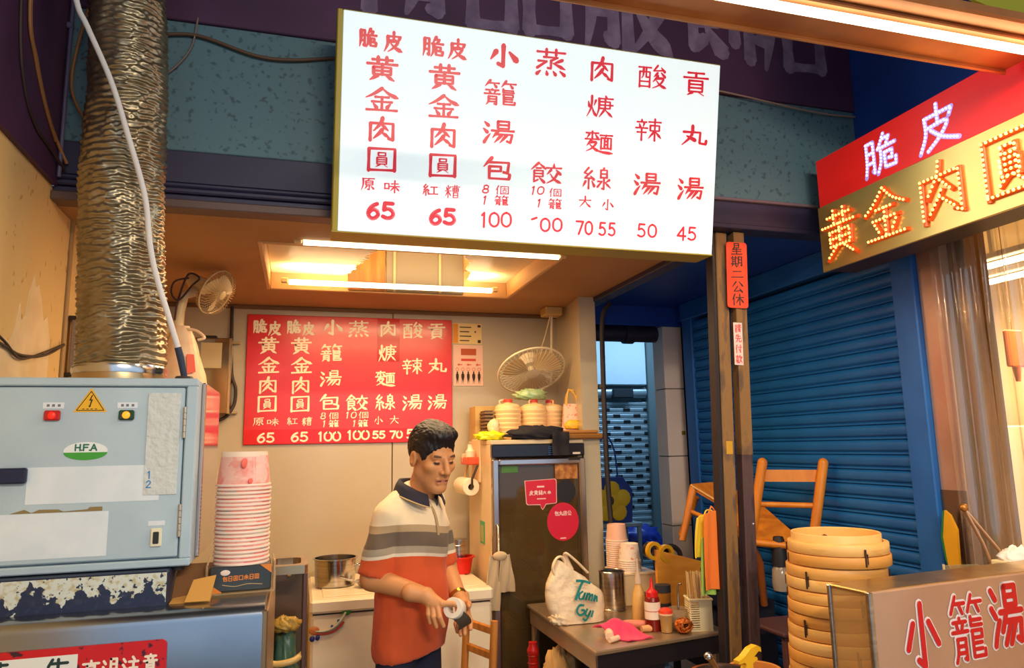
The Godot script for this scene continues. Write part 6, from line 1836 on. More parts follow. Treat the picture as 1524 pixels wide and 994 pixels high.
func skin_paint(p: Vector3, where: int) -> Color:
	var c := Color(0.70, 0.31, 0.12)
	if where == 1:
		var x := absf(p.x)
		var q := Vector3(x, p.y, p.z)
		var brow := near_line(q, Vector3(0.014, 0.027, 0.098), Vector3(0.048, 0.031, 0.084))
		if brow < 0.0052:
			return Color(0.10, 0.05, 0.03)
		var lid := near_line(q, Vector3(0.018, 0.003, 0.094), Vector3(0.043, 0.004, 0.084))
		if lid < 0.0046:
			return Color(0.05, 0.025, 0.016)
		if lid < 0.009:
			c = c.lerp(Color(0.50, 0.22, 0.10), 0.5)
		var mouth := near_line(q, Vector3(0, -0.0665, 0.1), Vector3(0.024, -0.068, 0.09))
		if mouth < 0.0036:
			return Color(0.16, 0.045, 0.03)
		if mouth < 0.009:
			c = c.lerp(Color(0.60, 0.22, 0.14), 0.7)
		if near_line(q, Vector3(0.008, -0.037, 0.112), Vector3(0.012, -0.037, 0.105)) < 0.0042:
			return Color(0.16, 0.06, 0.03)
		if p.z < 0.055 and p.y < -0.02 and p.y > -0.12:
			c = c.lerp(Color(0.54, 0.26, 0.135), 0.35)       # shaved jaw
	return c

func build_man() -> void:
	var o := thing("person", "man in a cream and orange striped polo shirt looking down at his hands", "person", Vector3(0.40, 0, -2.75), deg_to_rad(40))
	# --- skin: head and neck, forearms and hands
	var head := [
		egg(0, 0.042, -0.012, 0.076, 0.092, 0.097, 0.0),
		egg(0, -0.035, 0.030, 0.061, 0.084, 0.066, 0.03),
		cap(-0.050, -0.055, 0.004, -0.016, -0.098, 0.062, 0.021, 0.018, 0.025),
		cap(0.050, -0.055, 0.004, 0.016, -0.098, 0.062, 0.021, 0.018, 0.025),
		egg(0, -0.101, 0.070, 0.026, 0.020, 0.022, 0.02),
		egg(-0.044, -0.016, 0.062, 0.024, 0.020, 0.022, 0.02),
		egg(0.044, -0.016, 0.062, 0.024, 0.020, 0.022, 0.02),
		cap(-0.040, 0.026, 0.076, 0.040, 0.026, 0.076, 0.013, 0.013, 0.012),
		dig(-0.031, 0.004, 0.108, 0.021, 0.013, 0.019, 0.012),
		dig(0.031, 0.004, 0.108, 0.021, 0.013, 0.019, 0.012),
		egg(-0.031, 0.004, 0.077, 0.015, 0.0115, 0.0135, 0.004),
		egg(0.031, 0.004, 0.077, 0.015, 0.0115, 0.0135, 0.004),
		cap(0, 0.022, 0.090, 0, -0.026, 0.113, 0.0085, 0.0135, 0.010),
		egg(-0.014, -0.031, 0.099, 0.011, 0.009, 0.012, 0.006),
		egg(0.014, -0.031, 0.099, 0.011, 0.009, 0.012, 0.006),
		cap(-0.021, -0.0605, 0.086, 0.021, -0.0605, 0.086, 0.0075, 0.0075, 0.006),
		cap(-0.017, -0.0745, 0.085, 0.017, -0.0745, 0.085, 0.0085, 0.0085, 0.006),
		egg(-0.080, -0.002, -0.012, 0.010, 0.033, 0.020, 0.008),
		egg(0.080, -0.002, -0.012, 0.010, 0.033, 0.020, 0.008),
		dig(-0.091, 0.002, -0.008, 0.007, 0.020, 0.011, 0.004),
		dig(0.091, 0.002, -0.008, 0.007, 0.020, 0.011, 0.004),
		cap(0, -0.06, -0.014, 0, -0.21, -0.055, 0.056, 0.062, 0.03),
	]
	var ht := Transform3D(Basis.from_euler(Vector3(deg_to_rad(15), deg_to_rad(-15), deg_to_rad(1))).scaled(Vector3.ONE * 0.94), Vector3(0.014, 1.563, 0.100))
	var hm := nets(head, Vector3(-0.10, -0.23, -0.13), Vector3(0.10, 0.15, 0.14), 0.0034)
	# right arm and hand (local -x is his right)
	var rarm := [cap(-0.140, 1.27, -0.01, -0.160, 1.150, -0.028, 0.043, 0.041, 0.0), cap(-0.160, 1.148, -0.028, -0.111, 1.103, 0.172, 0.042, 0.0265, 0.015)]
	var rhand := [
		cap(-0.160, 1.112, 0.105, -0.139, 1.102, 0.150, 0.031, 0.0265, 0.0),
		cap(-0.140, 1.10, 0.152, -0.146, 1.076, 0.172, 0.024, 0.0135, 0.012), cap(-0.138, 1.10, 0.155, -0.144, 1.074, 0.190, 0.022, 0.014, 0.012), cap(-0.134, 1.10, 0.158, -0.136, 1.078, 0.214, 0.022, 0.0135, 0.012),
		cap(-0.147, 1.074, 0.170, -0.160, 1.045, 0.176, 0.0098, 0.0088, 0.004), cap(-0.160, 1.045, 0.176, -0.154, 1.018, 0.180, 0.0088, 0.0072, 0.002),
		cap(-0.147, 1.072, 0.186, -0.160, 1.039, 0.196, 0.0103, 0.0092, 0.004), cap(-0.160, 1.039, 0.196, -0.151, 1.006, 0.202, 0.0092, 0.0076, 0.002),
		cap(-0.144, 1.072, 0.203, -0.155, 1.038, 0.217, 0.0105, 0.0094, 0.004), cap(-0.155, 1.038, 0.217, -0.143, 1.008, 0.225, 0.0094, 0.0078, 0.002),
		cap(-0.134, 1.078, 0.216, -0.118, 1.076, 0.252, 0.0105, 0.0094, 0.004), cap(-0.118, 1.076, 0.252, -0.098, 1.062, 0.270, 0.0094, 0.0078, 0.002),
		cap(-0.120, 1.088, 0.166, -0.098, 1.066, 0.196, 0.015, 0.0115, 0.008), cap(-0.098, 1.066, 0.196, -0.088, 1.050, 0.222, 0.0112, 0.0090, 0.002),
	]
	var larm := [cap(0.14, 1.27, 0.02, 0.166, 1.150, 0.04, 0.043, 0.041, 0.0), cap(0.166, 1.148, 0.04, 0.094, 1.032, 0.176, 0.041, 0.026, 0.015)]
	var lhand := [
		cap(0.10, 1.052, 0.166, 0.062, 1.032, 0.190, 0.029, 0.026, 0.0),
		cap(0.062, 1.032, 0.190, 0.022, 1.004, 0.194, 0.024, 0.0135, 0.012), cap(0.060, 1.030, 0.194, 0.018, 1.006, 0.212, 0.022, 0.014, 0.012), cap(0.060, 1.030, 0.196, 0.022, 1.012, 0.230, 0.020, 0.0130, 0.012),
		cap(0.022, 1.004, 0.192, 0.000, 0.980, 0.196, 0.0098, 0.0088, 0.004), cap(0.000, 0.980, 0.196, -0.004, 0.956, 0.204, 0.0088, 0.0072, 0.002),
		cap(0.018, 1.005, 0.205, -0.008, 0.978, 0.214, 0.0103, 0.0092, 0.004), cap(-0.008, 0.978, 0.214, -0.014, 0.950, 0.222, 0.0092, 0.0076, 0.002),
		cap(0.018, 1.007, 0.218, -0.008, 0.982, 0.233, 0.0105, 0.0094, 0.004), cap(-0.008, 0.982, 0.233, -0.016, 0.955, 0.240, 0.0094, 0.0078, 0.002),
		cap(0.022, 1.012, 0.232, 0.000, 0.996, 0.254, 0.0103, 0.0092, 0.004), cap(0.000, 0.996, 0.254, -0.016, 0.974, 0.262, 0.0092, 0.0076, 0.002),
		cap(0.056, 1.036, 0.205, 0.030, 1.046, 0.232, 0.014, 0.0112, 0.008), cap(0.030, 1.046, 0.232, 0.004, 1.044, 0.246, 0.0110, 0.0088, 0.002),
	]
	var I := Transform3D()
	var H := Transform3D(Basis(Vector3.UP, deg_to_rad(10)), Vector3.ZERO)      # the hands are laid out in a frame turned ten degrees
	var body := [[hm, ht, 1],
		[nets(rarm, Vector3(-0.23, 1.04, -0.09), Vector3(-0.06, 1.33, 0.21), 0.008), I, 0],
		[nets(rhand, Vector3(-0.22, 0.985, 0.06), Vector3(-0.07, 1.155, 0.285), 0.0034), H, 0],
		[nets(larm, Vector3(0.03, 0.98, -0.04), Vector3(0.31, 1.33, 0.23), 0.008), I, 0],
		[nets(lhand, Vector3(-0.04, 0.93, 0.12), Vector3(0.16, 1.11, 0.28), 0.0034), H, 0]]
	var sk := mat(Color.WHITE, 0.5, 0.0, {"vertex": 1, "sss": 0.06})
	part(o, "body", net_mesh(body, true), sk, "warm tanned skin")
	# --- hair
	var hair := [
		egg(0, 0.045, -0.016, 0.085, 0.107, 0.104, 0.0),
		egg(0.004, 0.104, 0.030, 0.070, 0.038, 0.066, 0.02),
		dig(0, -0.056, 0.108, 0.120, 0.124, 0.088, 0.006),
		dig(-0.095, -0.020, 0.006, 0.040, 0.052, 0.044, 0.006),
		dig(0.095, -0.020, 0.006, 0.040, 0.052, 0.044, 0.006),
		[3, 0, -0.052, -0.06, 0.0, -1.0, 0.0, 0, 0, 0],
	]
	var hn := nets(hair, Vector3(-0.10, -0.08, -0.14), Vector3(0.10, 0.165, 0.12), 0.0036)
	var lock := FastNoiseLite.new()
	lock.seed = 14
	lock.frequency = 55.0
	for k in hn.v.size():
		var p: Vector3 = hn.v[k]
		hn.v[k] = p + (hn.n[k] as Vector3) * (0.0045 * lock.get_noise_3d(p.x * 1.5 + p.y * 0.3, p.y * 0.35, p.z * 0.45) + 0.002 * lock.get_noise_3d(p.x * 4.0, p.y, p.z * 1.2))
	var hs := SurfaceTool.new()
	hs.create_from(net_mesh([[hn, ht, 0]]), 0)
	hs.generate_normals()
	part(o, "hair", hs.commit(), mat(rgb(30, 22, 26), 0.5, 0.0, {"to": rgb(16, 12, 16), "scale": Vector3(6, 2, 6)}), "short black hair")
	# --- shirt
	var shirt := [
		cap(-0.046, 1.32, 0.015, -0.050, 0.90, 0.0, 0.088, 0.100, 0.0),
		cap(0.046, 1.32, 0.015, 0.050, 0.90, 0.0, 0.088, 0.100, 0.05),
		egg(0, 1.05, 0.030, 0.138, 0.22, 0.116, 0.03),
		egg(0.006, 1.28, 0.030, 0.128, 0.15, 0.108, 0.03),
		cap(-0.098, 1.370, 0.012, 0.100, 1.370, 0.012, 0.050, 0.050, 0.04),
		cap(0, 1.432, 0.022, -0.100, 1.388, 0.012, 0.047, 0.047, 0.03),
		cap(0, 1.432, 0.022, 0.115, 1.392, 0.012, 0.048, 0.048, 0.03),
		[4, -0.114, 1.366, 0.006, -0.156, 1.155, -0.024, 0.053, 0.059, 0.006],
		[4, 0.116, 1.366, 0.012, 0.164, 1.158, 0.036, 0.053, 0.056, 0.012],
		dig(0, 1.50, 0.075, 0.062, 0.075, 0.060, 0.01),
		[3, 0, 0.868, 0, 0.10, -0.99, 0.10, 0, 0, 0],
	]
	var grad := Gradient.new()
	grad.interpolation_mode = Gradient.GRADIENT_INTERPOLATE_CONSTANT
	# heights from 1.5 (top) down to 0.8
	var band := [[1.50, rgb(242, 220, 182)], [1.322, rgb(186, 158, 118)], [1.297, rgb(112, 96, 80)], [1.248, rgb(172, 158, 134)], [1.224, rgb(230, 216, 190)], [1.212, rgb(214, 86, 36)]]
	var offs := PackedFloat32Array()
	var cols := PackedColorArray()
	for e in band:
		offs.append((1.5 - e[0]) / 0.7)
		cols.append(e[1])
	grad.offsets = offs
	grad.colors = cols
	var gt := GradientTexture2D.new()
	gt.gradient = grad
	gt.width = 8
	gt.height = 1024
	gt.fill_from = Vector2(0, 0)
	gt.fill_to = Vector2(0, 1)
	var cloth := StandardMaterial3D.new()
	cloth.albedo_texture = gt
	cloth.roughness = 0.85
	cloth.rim_enabled = true
	cloth.rim = 0.25
	cloth.rim_tint = 0.5
	cloth.texture_repeat = false
	var fold := FastNoiseLite.new()
	fold.seed = 2
	fold.frequency = 5.0
	var sn := nets(shirt, Vector3(-0.34, 0.84, -0.15), Vector3(0.34, 1.53, 0.19), 0.0095)
	for k in sn.v.size():
		var p: Vector3 = sn.v[k]
		var w := fold.get_noise_3d(p.x * 1.6, p.y * 0.7, p.z * 1.6) * 0.010 + 0.003 * sin(p.y * 46.0 + p.x * 30.0) * smoothstep(1.05, 1.25, p.y)
		sn.v[k] = p + (sn.n[k] as Vector3) * w
	var sm := net_mesh([[sn, I, 0]], false, true)
	var st := SurfaceTool.new()
	st.create_from(sm, 0)
	st.generate_normals()
	part(o, "shirt", st.commit(), cloth, "cream polo shirt with grey chest stripes and an orange lower half")
	# collar
	var g := []
	for j in 5:
		var row := []
		for i in 33:
			var a := deg_to_rad(26.0 + 308.0 * i / 32.0)
			var rr: float = [0.061, 0.063, 0.071, 0.082, 0.092][j]
			var yy: float = [1.435, 1.476, 1.480, 1.462, 1.436][j]
			var front := 0.5 + 0.5 * cos(a)
			row.append(Vector3(sin(a) * rr * 1.06, yy - 0.052 * front * front + 0.010 * (1.0 - front), 0.045 + cos(a) * rr + 0.012 * front))
		g.append(row)
	var co := part(o, "collar", MB.new().sheet(g, -0.003), mat(rgb(36, 34, 52), 0.8, 0.0, {"sheen": 0.2}), "dark navy collar")
	var edge := []
	for p in g[4]:
		edge.append(p + Vector3(0, -0.001, 0))
	part(co, "piping", MB.new().tube(edge, 0.0028, 6), mat(rgb(206, 176, 120), 0.8))
	var sf := PackedFloat32Array()
	for r in shirt:
		for v in r:
			sf.append(v)
	var pg := []
	for j in 9:
		var y := 1.408 - j * 0.015
		var row := []
		for x in [-0.006, 0.006]:
			var z := 0.25
			while field(sf, Vector3(x, y, z)) > 0.0 and z > 0.0:
				z -= 0.002
			row.append(Vector3(x, y, z + 0.007))
		pg.append(row)
	part(o, "placket", MB.new().sheet(pg, -0.003), mat(rgb(186, 156, 114), 0.85))
	# --- trousers and shoes
	var legs := [
		cap(-0.068, 0.93, 0.0, -0.075, 0.52, 0.015, 0.074, 0.066, 0.0), cap(0.068, 0.93, 0.0, 0.075, 0.52, 0.015, 0.074, 0.066, 0.02),
		cap(-0.075, 0.52, 0.015, -0.078, 0.07, -0.01, 0.068, 0.055, 0.03), cap(0.075, 0.52, 0.015, 0.078, 0.07, -0.01, 0.068, 0.055, 0.03),
		cap(-0.05, 0.95, 0.0, 0.05, 0.95, 0.0, 0.07, 0.07, 0.04), [3, 0, 1.0, 0, 0, 1, 0, 0, 0, 0], [3, 0, 0.05, 0, 0, -1, 0, 0, 0, 0],
	]
	part(o, "trousers", net_mesh([[nets(legs, Vector3(-0.2, 0.03, -0.14), Vector3(0.2, 1.05, 0.14), 0.014), I, 0]]), mat(rgb(24, 26, 48), 0.9), "dark navy trousers")
	for s in [-1.0, 1.0]:
		var shoe := [cap(0.078 * s, 0.05, -0.06, 0.082 * s, 0.045, 0.10, 0.046, 0.042, 0.0), cap(0.078 * s, 0.07, -0.02, 0.078 * s, 0.10, -0.02, 0.045, 0.045, 0.03), [3, 0, 0.004, 0, 0, -1, 0, 0, 0, 0]]
		part(o, "shoe", net_mesh([[nets(shoe, Vector3(0.078 * s - 0.07, -0.01, -0.13), Vector3(0.078 * s + 0.07, 0.16, 0.16), 0.010), I, 0]]), mat(rgb(40, 34, 32), 0.6))
	# wrist watch
	var wd := Vector3(-0.072, -0.116, 0.136).normalized()
	var wu := wd.cross(Vector3.UP).normalized()
	var wt := MB.new()
	wt.t = Transform3D(Basis(wu, wd, wu.cross(wd)), Vector3(0.112, 1.061, 0.142))
	wt.lathe([Vector2(0.0285, -0.008), Vector2(0.0315, -0.006), Vector2(0.0315, 0.006), Vector2(0.0285, 0.008)], 24)
	part(o, "watch", wt, mat(rgb(206, 160, 70), 0.25, 0.9))
	# what he holds
	var r := thing("tape_roll", "white roll with a loose dark grey strip held between the man's hands", "roll", o.to_global(H * Vector3(-0.105, 1.058, 0.248)), deg_to_rad(50))
	part(r, "roll", MB.new().at(0, 0, 0, Vector3(0.35, 0.0, 1.25)).lathe([Vector2(0.017, -0.022), Vector2(0.033, -0.022), Vector2(0.035, -0.019), Vector2(0.035, 0.019), Vector2(0.033, 0.022), Vector2(0.017, 0.022), Vector2(0.017, -0.022)], 24), mat(rgb(240, 226, 206), 0.5))
	var sg := []
	for j in 7:
		var u := j / 6.0
		sg.append([Vector3(-0.024 + 0.052 * u, -0.022 - 0.055 * u, -0.004 + 0.012 * sin(u * 3.0)), Vector3(-0.002 + 0.052 * u, -0.006 - 0.048 * u, 0.034 + 0.012 * sin(u * 3.0))])
	part(r, "strip", MB.new().sheet(sg, 0.002), mat(rgb(88, 76, 60), 0.4))
# ---------- the steel table and what stands on it ----------
const TY := 0.86
func build_table() -> void:
	var o := thing("steel_table", "stainless steel work table in front of the refrigerator", "table", Vector3(1.05, 0, -2.545))
	var st := mat(rgb(178, 150, 118), 0.3, 0.65, {"to": rgb(190, 162, 130), "scale": 1.5})
	# corners in plan (x, -z): slightly skewed front edge
	var plan := [Vector3(0.0, 0, 0.0), Vector3(0.60, 0, -0.10), Vector3(0.62, 0, -0.85), Vector3(0.008, 0, -0.85)]
	var top := MB.new()
	var rings := []
	for q in [[-0.0, TY - 0.016], [-0.004, TY - 0.013], [-0.004, TY - 0.004], [0.002, TY]]:
		var r := PackedVector3Array()
		for k in [0, 1, 2, 3]:
			var p: Vector3 = plan[k]
			var c := Vector3(0.3, 0, -0.45)
			var d := p - c
			r.append(c + d * (1.0 - q[0] / 0.5) + Vector3(0, q[1], 0))
		rings.append(r)
	top.skin(rings, true, false)
	part(o, "table_top", top, st)
	part(o, "front_apron", MB.new().prism(PackedVector2Array([Vector2(0.01, 0.012), Vector2(0.59, 0.108), Vector2(0.59, 0.128), Vector2(0.01, 0.032)]), TY - 0.085, TY - 0.0165), mat(rgb(88, 82, 92), 0.35, 0.9)).rotation_degrees.x = -90
	part(o, "side_rail", slab(Vector3(0.012, TY - 0.085, -0.83), Vector3(0.03, TY - 0.017, -0.03), 0.003), st)
	for q in [[0.03, -0.05], [0.57, -0.14], [0.585, -0.82], [0.035, -0.82]]:
		part(o, "leg", MB.new().tube([Vector3(q[0], 0.0, q[1]), Vector3(q[0], TY - 0.017, q[1])], 0.019, 12), st)
	part(o, "gusset", MB.new().prism(PackedVector2Array([Vector2(0.82, TY - 0.04), Vector2(0.74, TY - 0.04), Vector2(0.82, TY - 0.20)]), 0.024, 0.03).at(0, 0, 0), st).rotation_degrees.y = 90
	part(o, "grey_panel", slab(Vector3(0.15, 0.40, -0.14), Vector3(0.34, TY - 0.10, -0.13), 0.002), mat(rgb(74, 66, 70), 0.5))

func build_table_things() -> void:
	# carrier bag
	var o := thing("carrier_bag", "white plastic carrier bag with teal brush lettering on the steel table", "bag", Vector3(1.165, TY, -3.0), -0.05)
	var n := FastNoiseLite.new()
	n.seed = 31
	n.frequency = 6.0
	var rings := []
	var N := 40
	for k in 15:
		var u := k / 14.0
		var y := 0.003 + u * 0.215
		var w: float = lerpf(0.112, 0.128, sin(PI * minf(u * 1.2, 1.0))) * (1.0 if u < 0.62 else lerpf(1.0, 0.52, (u - 0.62) / 0.38))
		var d := 0.066 * (1.0 - 0.5 * u * u)
		var r := PackedVector3Array()
		for i in N:
			var a := -TAU * i / N
			var px := signf(cos(a)) * pow(absf(cos(a)), 0.7)
			var pz := signf(sin(a)) * pow(absf(sin(a)), 0.7)
			var bump := n.get_noise_3d(px * 0.14, y * 1.0, pz * 0.1) * 0.018
			r.append(Vector3(px * (w + bump) - 0.028 * u - 0.006, y * (1.0 - 0.18 * px * u) , pz * (d + bump)))
		rings.append(r)
	var bagm := mat(rgb(240, 218, 184), 0.42, 0.0, {"to": rgb(232, 206, 168), "scale": 4.0, "bump": 0.5, "bfreq": 0.012})
	part(o, "bag", MB.new().skin(rings, true), bagm)
	for s in 2:
		var loop: Array = [[Vector3(-0.105, 0.185, 0.02), Vector3(-0.118, 0.225, 0.02), Vector3(-0.10, 0.262, 0.015), Vector3(-0.075, 0.268, 0.01), Vector3(-0.06, 0.245, 0.01), Vector3(-0.062, 0.205, 0.01)], [Vector3(0.045, 0.195, 0.0), Vector3(-0.005, 0.245, 0.0), Vector3(-0.045, 0.278, 0.0), Vector3(-0.052, 0.274, -0.01), Vector3(-0.04, 0.245, -0.02), Vector3(-0.02, 0.205, -0.02)]][s]
		part(o, "handle", MB.new().tube(wavy(loop), 0.011, 8, true, 0.5), bagm)
	part(o, "knot", crumple(Vector3(0.05, 0.03, 0.04), 19, 0.5), bagm).position = Vector3(-0.085, 0.02, 0.03)
	var ink := MB.new()
	ink.at(0.016, 0.118, 0.0795, Vector3(-0.06, 0.0, -0.36))
	var word := [[[-52, 30, -30, 36, -4, 38], 6.0], [[-30, 36, -34, 10, -36, -26], 6.0], [[-20, 6, -28, -4, -26, -18, -16, -16, -12, 4, -12, -18], 4.0], [[-4, 6, -4, -16, -2, 0, 4, 6, 6, -14, 8, 0, 14, 6, 16, -14], 4.0], [[22, 8, 24, -12, 28, 6, 34, -10], 4.0],
		[[-4, -34, -18, -38, -22, -56, -10, -66, 2, -58, 2, -48, -8, -50], 5.0], [[10, -40, 8, -58, 18, -60, 22, -42, 20, -62, 14, -76, 4, -72], 4.5], [[30, -40, 30, -60], 4.5]]
	for w in word:
		var q := PackedVector2Array()
		for k in range(0, w[0].size(), 2):
			q.append(Vector2(w[0][k], w[0][k + 1]) * 0.00130)
		for k in q.size() - 1:
			var p0 := q[maxi(k - 1, 0)]
			var p3 := q[mini(k + 2, q.size() - 1)]
			for j in 4:
				var a := q[k].cubic_interpolate(q[k + 1], p0, p3, j / 4.0)
				var c := q[k].cubic_interpolate(q[k + 1], p0, p3, (j + 1) / 4.0)
				if a.distance_to(c) > 1e-5:
					var d := (c - a).normalized()
					var nn: Vector2 = d.orthogonal() * w[1] * 0.0009
					a -= d * 0.001
					c += d * 0.001
					ink.prism(PackedVector2Array([a + nn, c + nn, c - nn, a - nn]), 0.0, 0.0012)
	part(o, "lettering", ink, mat(rgb(20, 140, 138), 0.5), "teal brush lettering")
	# steel canister, cup stacks
	var c := thing("steel_container", "brushed steel round container on the table behind the carrier bag", "container", Vector3(1.385, TY, -3.14))
	part(c, "can", MB.new().lathe([Vector2(0, 0), Vector2(0.056, 0), Vector2(0.058, 0.004), Vector2(0.058, 0.165), Vector2(0.061, 0.168), Vector2(0.058, 0.172), Vector2(0.054, 0.168), Vector2(0.054, 0.006), Vector2(0, 0.006)], 32), steel(0.25))
	part(c, "base_ring", MB.new().lathe([Vector2(0.0585, 0.006), Vector2(0.0605, 0.009), Vector2(0.0585, 0.012)], 32), steel(0.2))
	var cw := MB.new()
	cw.lathe([Vector2(0.0, 0.072), Vector2(0.042, 0.072), Vector2(0.0425, 0.078), Vector2(0.044, 0.078), Vector2(0.052, 0.003)], 30)
	var cr := MB.new()
	cr.lathe([Vector2(0.051, 0.0), Vector2(0.054, 0.0), Vector2(0.0548, 0.0025), Vector2(0.054, 0.005), Vector2(0.052, 0.005)], 30)
	var cwm := cw.done()
	var crm := cr.done()
	var pink := mat(rgb(244, 196, 166), 0.55, 0.0, {"to": rgb(238, 180, 150), "scale": 3.0})
	var dotted := mat(rgb(246, 222, 196), 0.55, 0.0, {"to": rgb(232, 130, 84), "kind": "specks", "freq": 0.02, "scale": 4.0, "seed": 8})
	var stand := thing("cup_crate", "low cream crate under the paper cups on the table", "crate", Vector3(1.515, TY, -3.27))
	part(stand, "crate", slab(Vector3(-0.055, 0, -0.115), Vector3(0.11, 0.145, 0.105), 0.006), mat(rgb(226, 196, 150), 0.5))
	part(stand, "lip", slab(Vector3(-0.058, 0.135, -0.118), Vector3(0.113, 0.148, 0.108), 0.004), mat(rgb(232, 204, 160), 0.5))
	for s in 2:
		var count: int = [14, 6][s]
		for k in count:
			var top := count - 1 - k
			var base := Vector3(1.505, TY + 0.148, -3.335)
			if s == 1:
				base = Vector3(1.512, TY + 0.148, -3.215)
			var lab := ("pale pink cup, %s of the taller cup stack on the table" if s == 0 else "dotted cup, %s of the shorter cup stack on the table") % (ORD[top] if top == 0 else ORD[top] + " from the top")
			var cup := thing("table_cup", lab, "paper cup", base + Vector3(0, k * 0.0098, 0), k * 0.9, ["taller cup stack on the table", "shorter cup stack on the table"][s])
			part(cup, "wall", cwm, pink if s == 0 else dotted)
			part(cup, "rim", crm, mat(rgb(250, 226, 200), 0.5))
	# bottles and jars
	var q := thing("squeeze_bottle", "tall cream squeeze bottle with a pointed nozzle beside the ketchup", "bottle", Vector3(1.375, TY, -2.85))
	part(q, "body", MB.new().lathe([Vector2(0, 0), Vector2(0.027, 0), Vector2(0.0285, 0.006), Vector2(0.0285, 0.095), Vector2(0.025, 0.125), Vector2(0.014, 0.155), Vector2(0.013, 0.165), Vector2(0, 0.165)], 24), mat(rgb(224, 176, 98), 0.35, 0.0, {"sss": 0.1}))
	part(q, "nozzle", MB.new().at(0, 0.163, 0).lathe([Vector2(0, 0), Vector2(0.016, 0), Vector2(0.014, 0.02), Vector2(0.006, 0.05), Vector2(0.003, 0.10), Vector2(0, 0.102)], 18), mat(rgb(206, 178, 150), 0.4))
	var kb := thing("ketchup_bottle", "red sauce bottle with white label and red nozzle cap", "bottle", Vector3(1.383, TY, -2.745))
	part(kb, "body", MB.new().lathe([Vector2(0, 0), Vector2(0.03, 0), Vector2(0.0315, 0.006), Vector2(0.0315, 0.11), Vector2(0.027, 0.128), Vector2(0.016, 0.136), Vector2(0, 0.136)], 24), mat(rgb(120, 16, 14), 0.25))
	part(kb, "label", MB.new().at(0, 0.046, 0).lathe([Vector2(0.0318, 0), Vector2(0.0322, 0.0), Vector2(0.0322, 0.066), Vector2(0.0318, 0.066)], 24), mat(rgb(244, 226, 204), 0.5))
	part(kb, "label_line", MB.new().at(0, 0.076, 0).lathe([Vector2(0.0323, 0), Vector2(0.0326, 0.0), Vector2(0.0326, 0.0025), Vector2(0.0323, 0.0025)], 24), mat(rgb(190, 60, 40), 0.5))
	part(kb, "cap", MB.new().at(0, 0.130, 0).lathe([Vector2(0, 0), Vector2(0.025, 0), Vector2(0.024, 0.018), Vector2(0.009, 0.032), Vector2(0.004, 0.07), Vector2(0, 0.072)], 20), mat(rgb(212, 22, 16), 0.35))
	var sj := thing("spice_shaker", "small clear shaker with red-orange lid in front of the jar", "jar", Vector3(1.418, TY, -2.70))
	part(sj, "jar", MB.new().lathe([Vector2(0, 0.002), Vector2(0.022, 0.002), Vector2(0.026, 0.068), Vector2(0, 0.068)], 22), mat(rgb(200, 160, 96), 0.15, 0.0, {"alpha": 0.6}))
	part(sj, "powder", MB.new().lathe([Vector2(0, 0.003), Vector2(0.0205, 0.003), Vector2(0.022, 0.034), Vector2(0, 0.036)], 20), mat(rgb(210, 160, 70), 0.8))
	part(sj, "collar", MB.new().at(0, 0.066, 0).lathe([Vector2(0, 0), Vector2(0.0275, 0), Vector2(0.0275, 0.007), Vector2(0, 0.007)], 22), mat(rgb(240, 190, 150), 0.5))
	part(sj, "lid", MB.new().at(0, 0.072, 0).lathe([Vector2(0, 0), Vector2(0.0275, 0), Vector2(0.026, 0.012), Vector2(0.016, 0.020), Vector2(0, 0.020)], 22), mat(rgb(232, 66, 36), 0.4))
	var gj := thing("condiment_jar", "clear glass condiment jar with a spoon handle standing in it", "jar", Vector3(1.49, TY, -2.735))
	part(gj, "glass", MB.new().lathe([Vector2(0, 0.002), Vector2(0.032, 0.002), Vector2(0.036, 0.078), Vector2(0.038, 0.08), Vector2(0.035, 0.08), Vector2(0.031, 0.008), Vector2(0, 0.008)], 26), mat(rgb(206, 180, 140), 0.08, 0.0, {"alpha": 0.4}))
	part(gj, "contents", MB.new().lathe([Vector2(0, 0.009), Vector2(0.030, 0.009), Vector2(0.033, 0.05), Vector2(0, 0.052)], 24), mat(rgb(150, 116, 76), 0.6))
	part(gj, "spoon", MB.new().tube([Vector3(0.01, 0.03, -0.01), Vector3(0.016, 0.12, -0.02), Vector3(0.018, 0.16, -0.022), Vector3(0.022, 0.168, -0.018), Vector3(0.028, 0.168, -0.01)], 0.004, 6), steel(0.2))
	# dark jar and dark lidded cup further back
	var dj := thing("dark_lid_jar", "amber jar with dark lid and band against the wooden board", "jar", Vector3(1.54, TY, -2.95))
	part(dj, "jar", MB.new().lathe([Vector2(0, 0), Vector2(0.033, 0), Vector2(0.033, 0.10), Vector2(0, 0.10)], 22), mat(rgb(170, 110, 40), 0.2))
	part(dj, "band", MB.new().at(0, 0.012, 0).lathe([Vector2(0.0332, 0), Vector2(0.0338, 0.0), Vector2(0.0338, 0.045), Vector2(0.0332, 0.045)], 22), mat(rgb(44, 38, 40), 0.5))
	part(dj, "lid", MB.new().at(0, 0.10, 0).lathe([Vector2(0, 0), Vector2(0.035, 0), Vector2(0.035, 0.03), Vector2(0, 0.032)], 22), mat(rgb(52, 52, 60), 0.5))
	var bp := thing("black_lid_pot", "small pot with a black lid behind the ketchup bottle", "pot", Vector3(1.425, TY, -2.85))
	part(bp, "pot", MB.new().lathe([Vector2(0, 0), Vector2(0.03, 0), Vector2(0.032, 0.105), Vector2(0, 0.105)], 22), mat(rgb(110, 70, 40), 0.4))
	part(bp, "lid", MB.new().at(0, 0.105, 0).lathe([Vector2(0, 0), Vector2(0.035, 0), Vector2(0.033, 0.016), Vector2(0.01, 0.022), Vector2(0, 0.022)], 22), mat(rgb(36, 34, 42), 0.5))
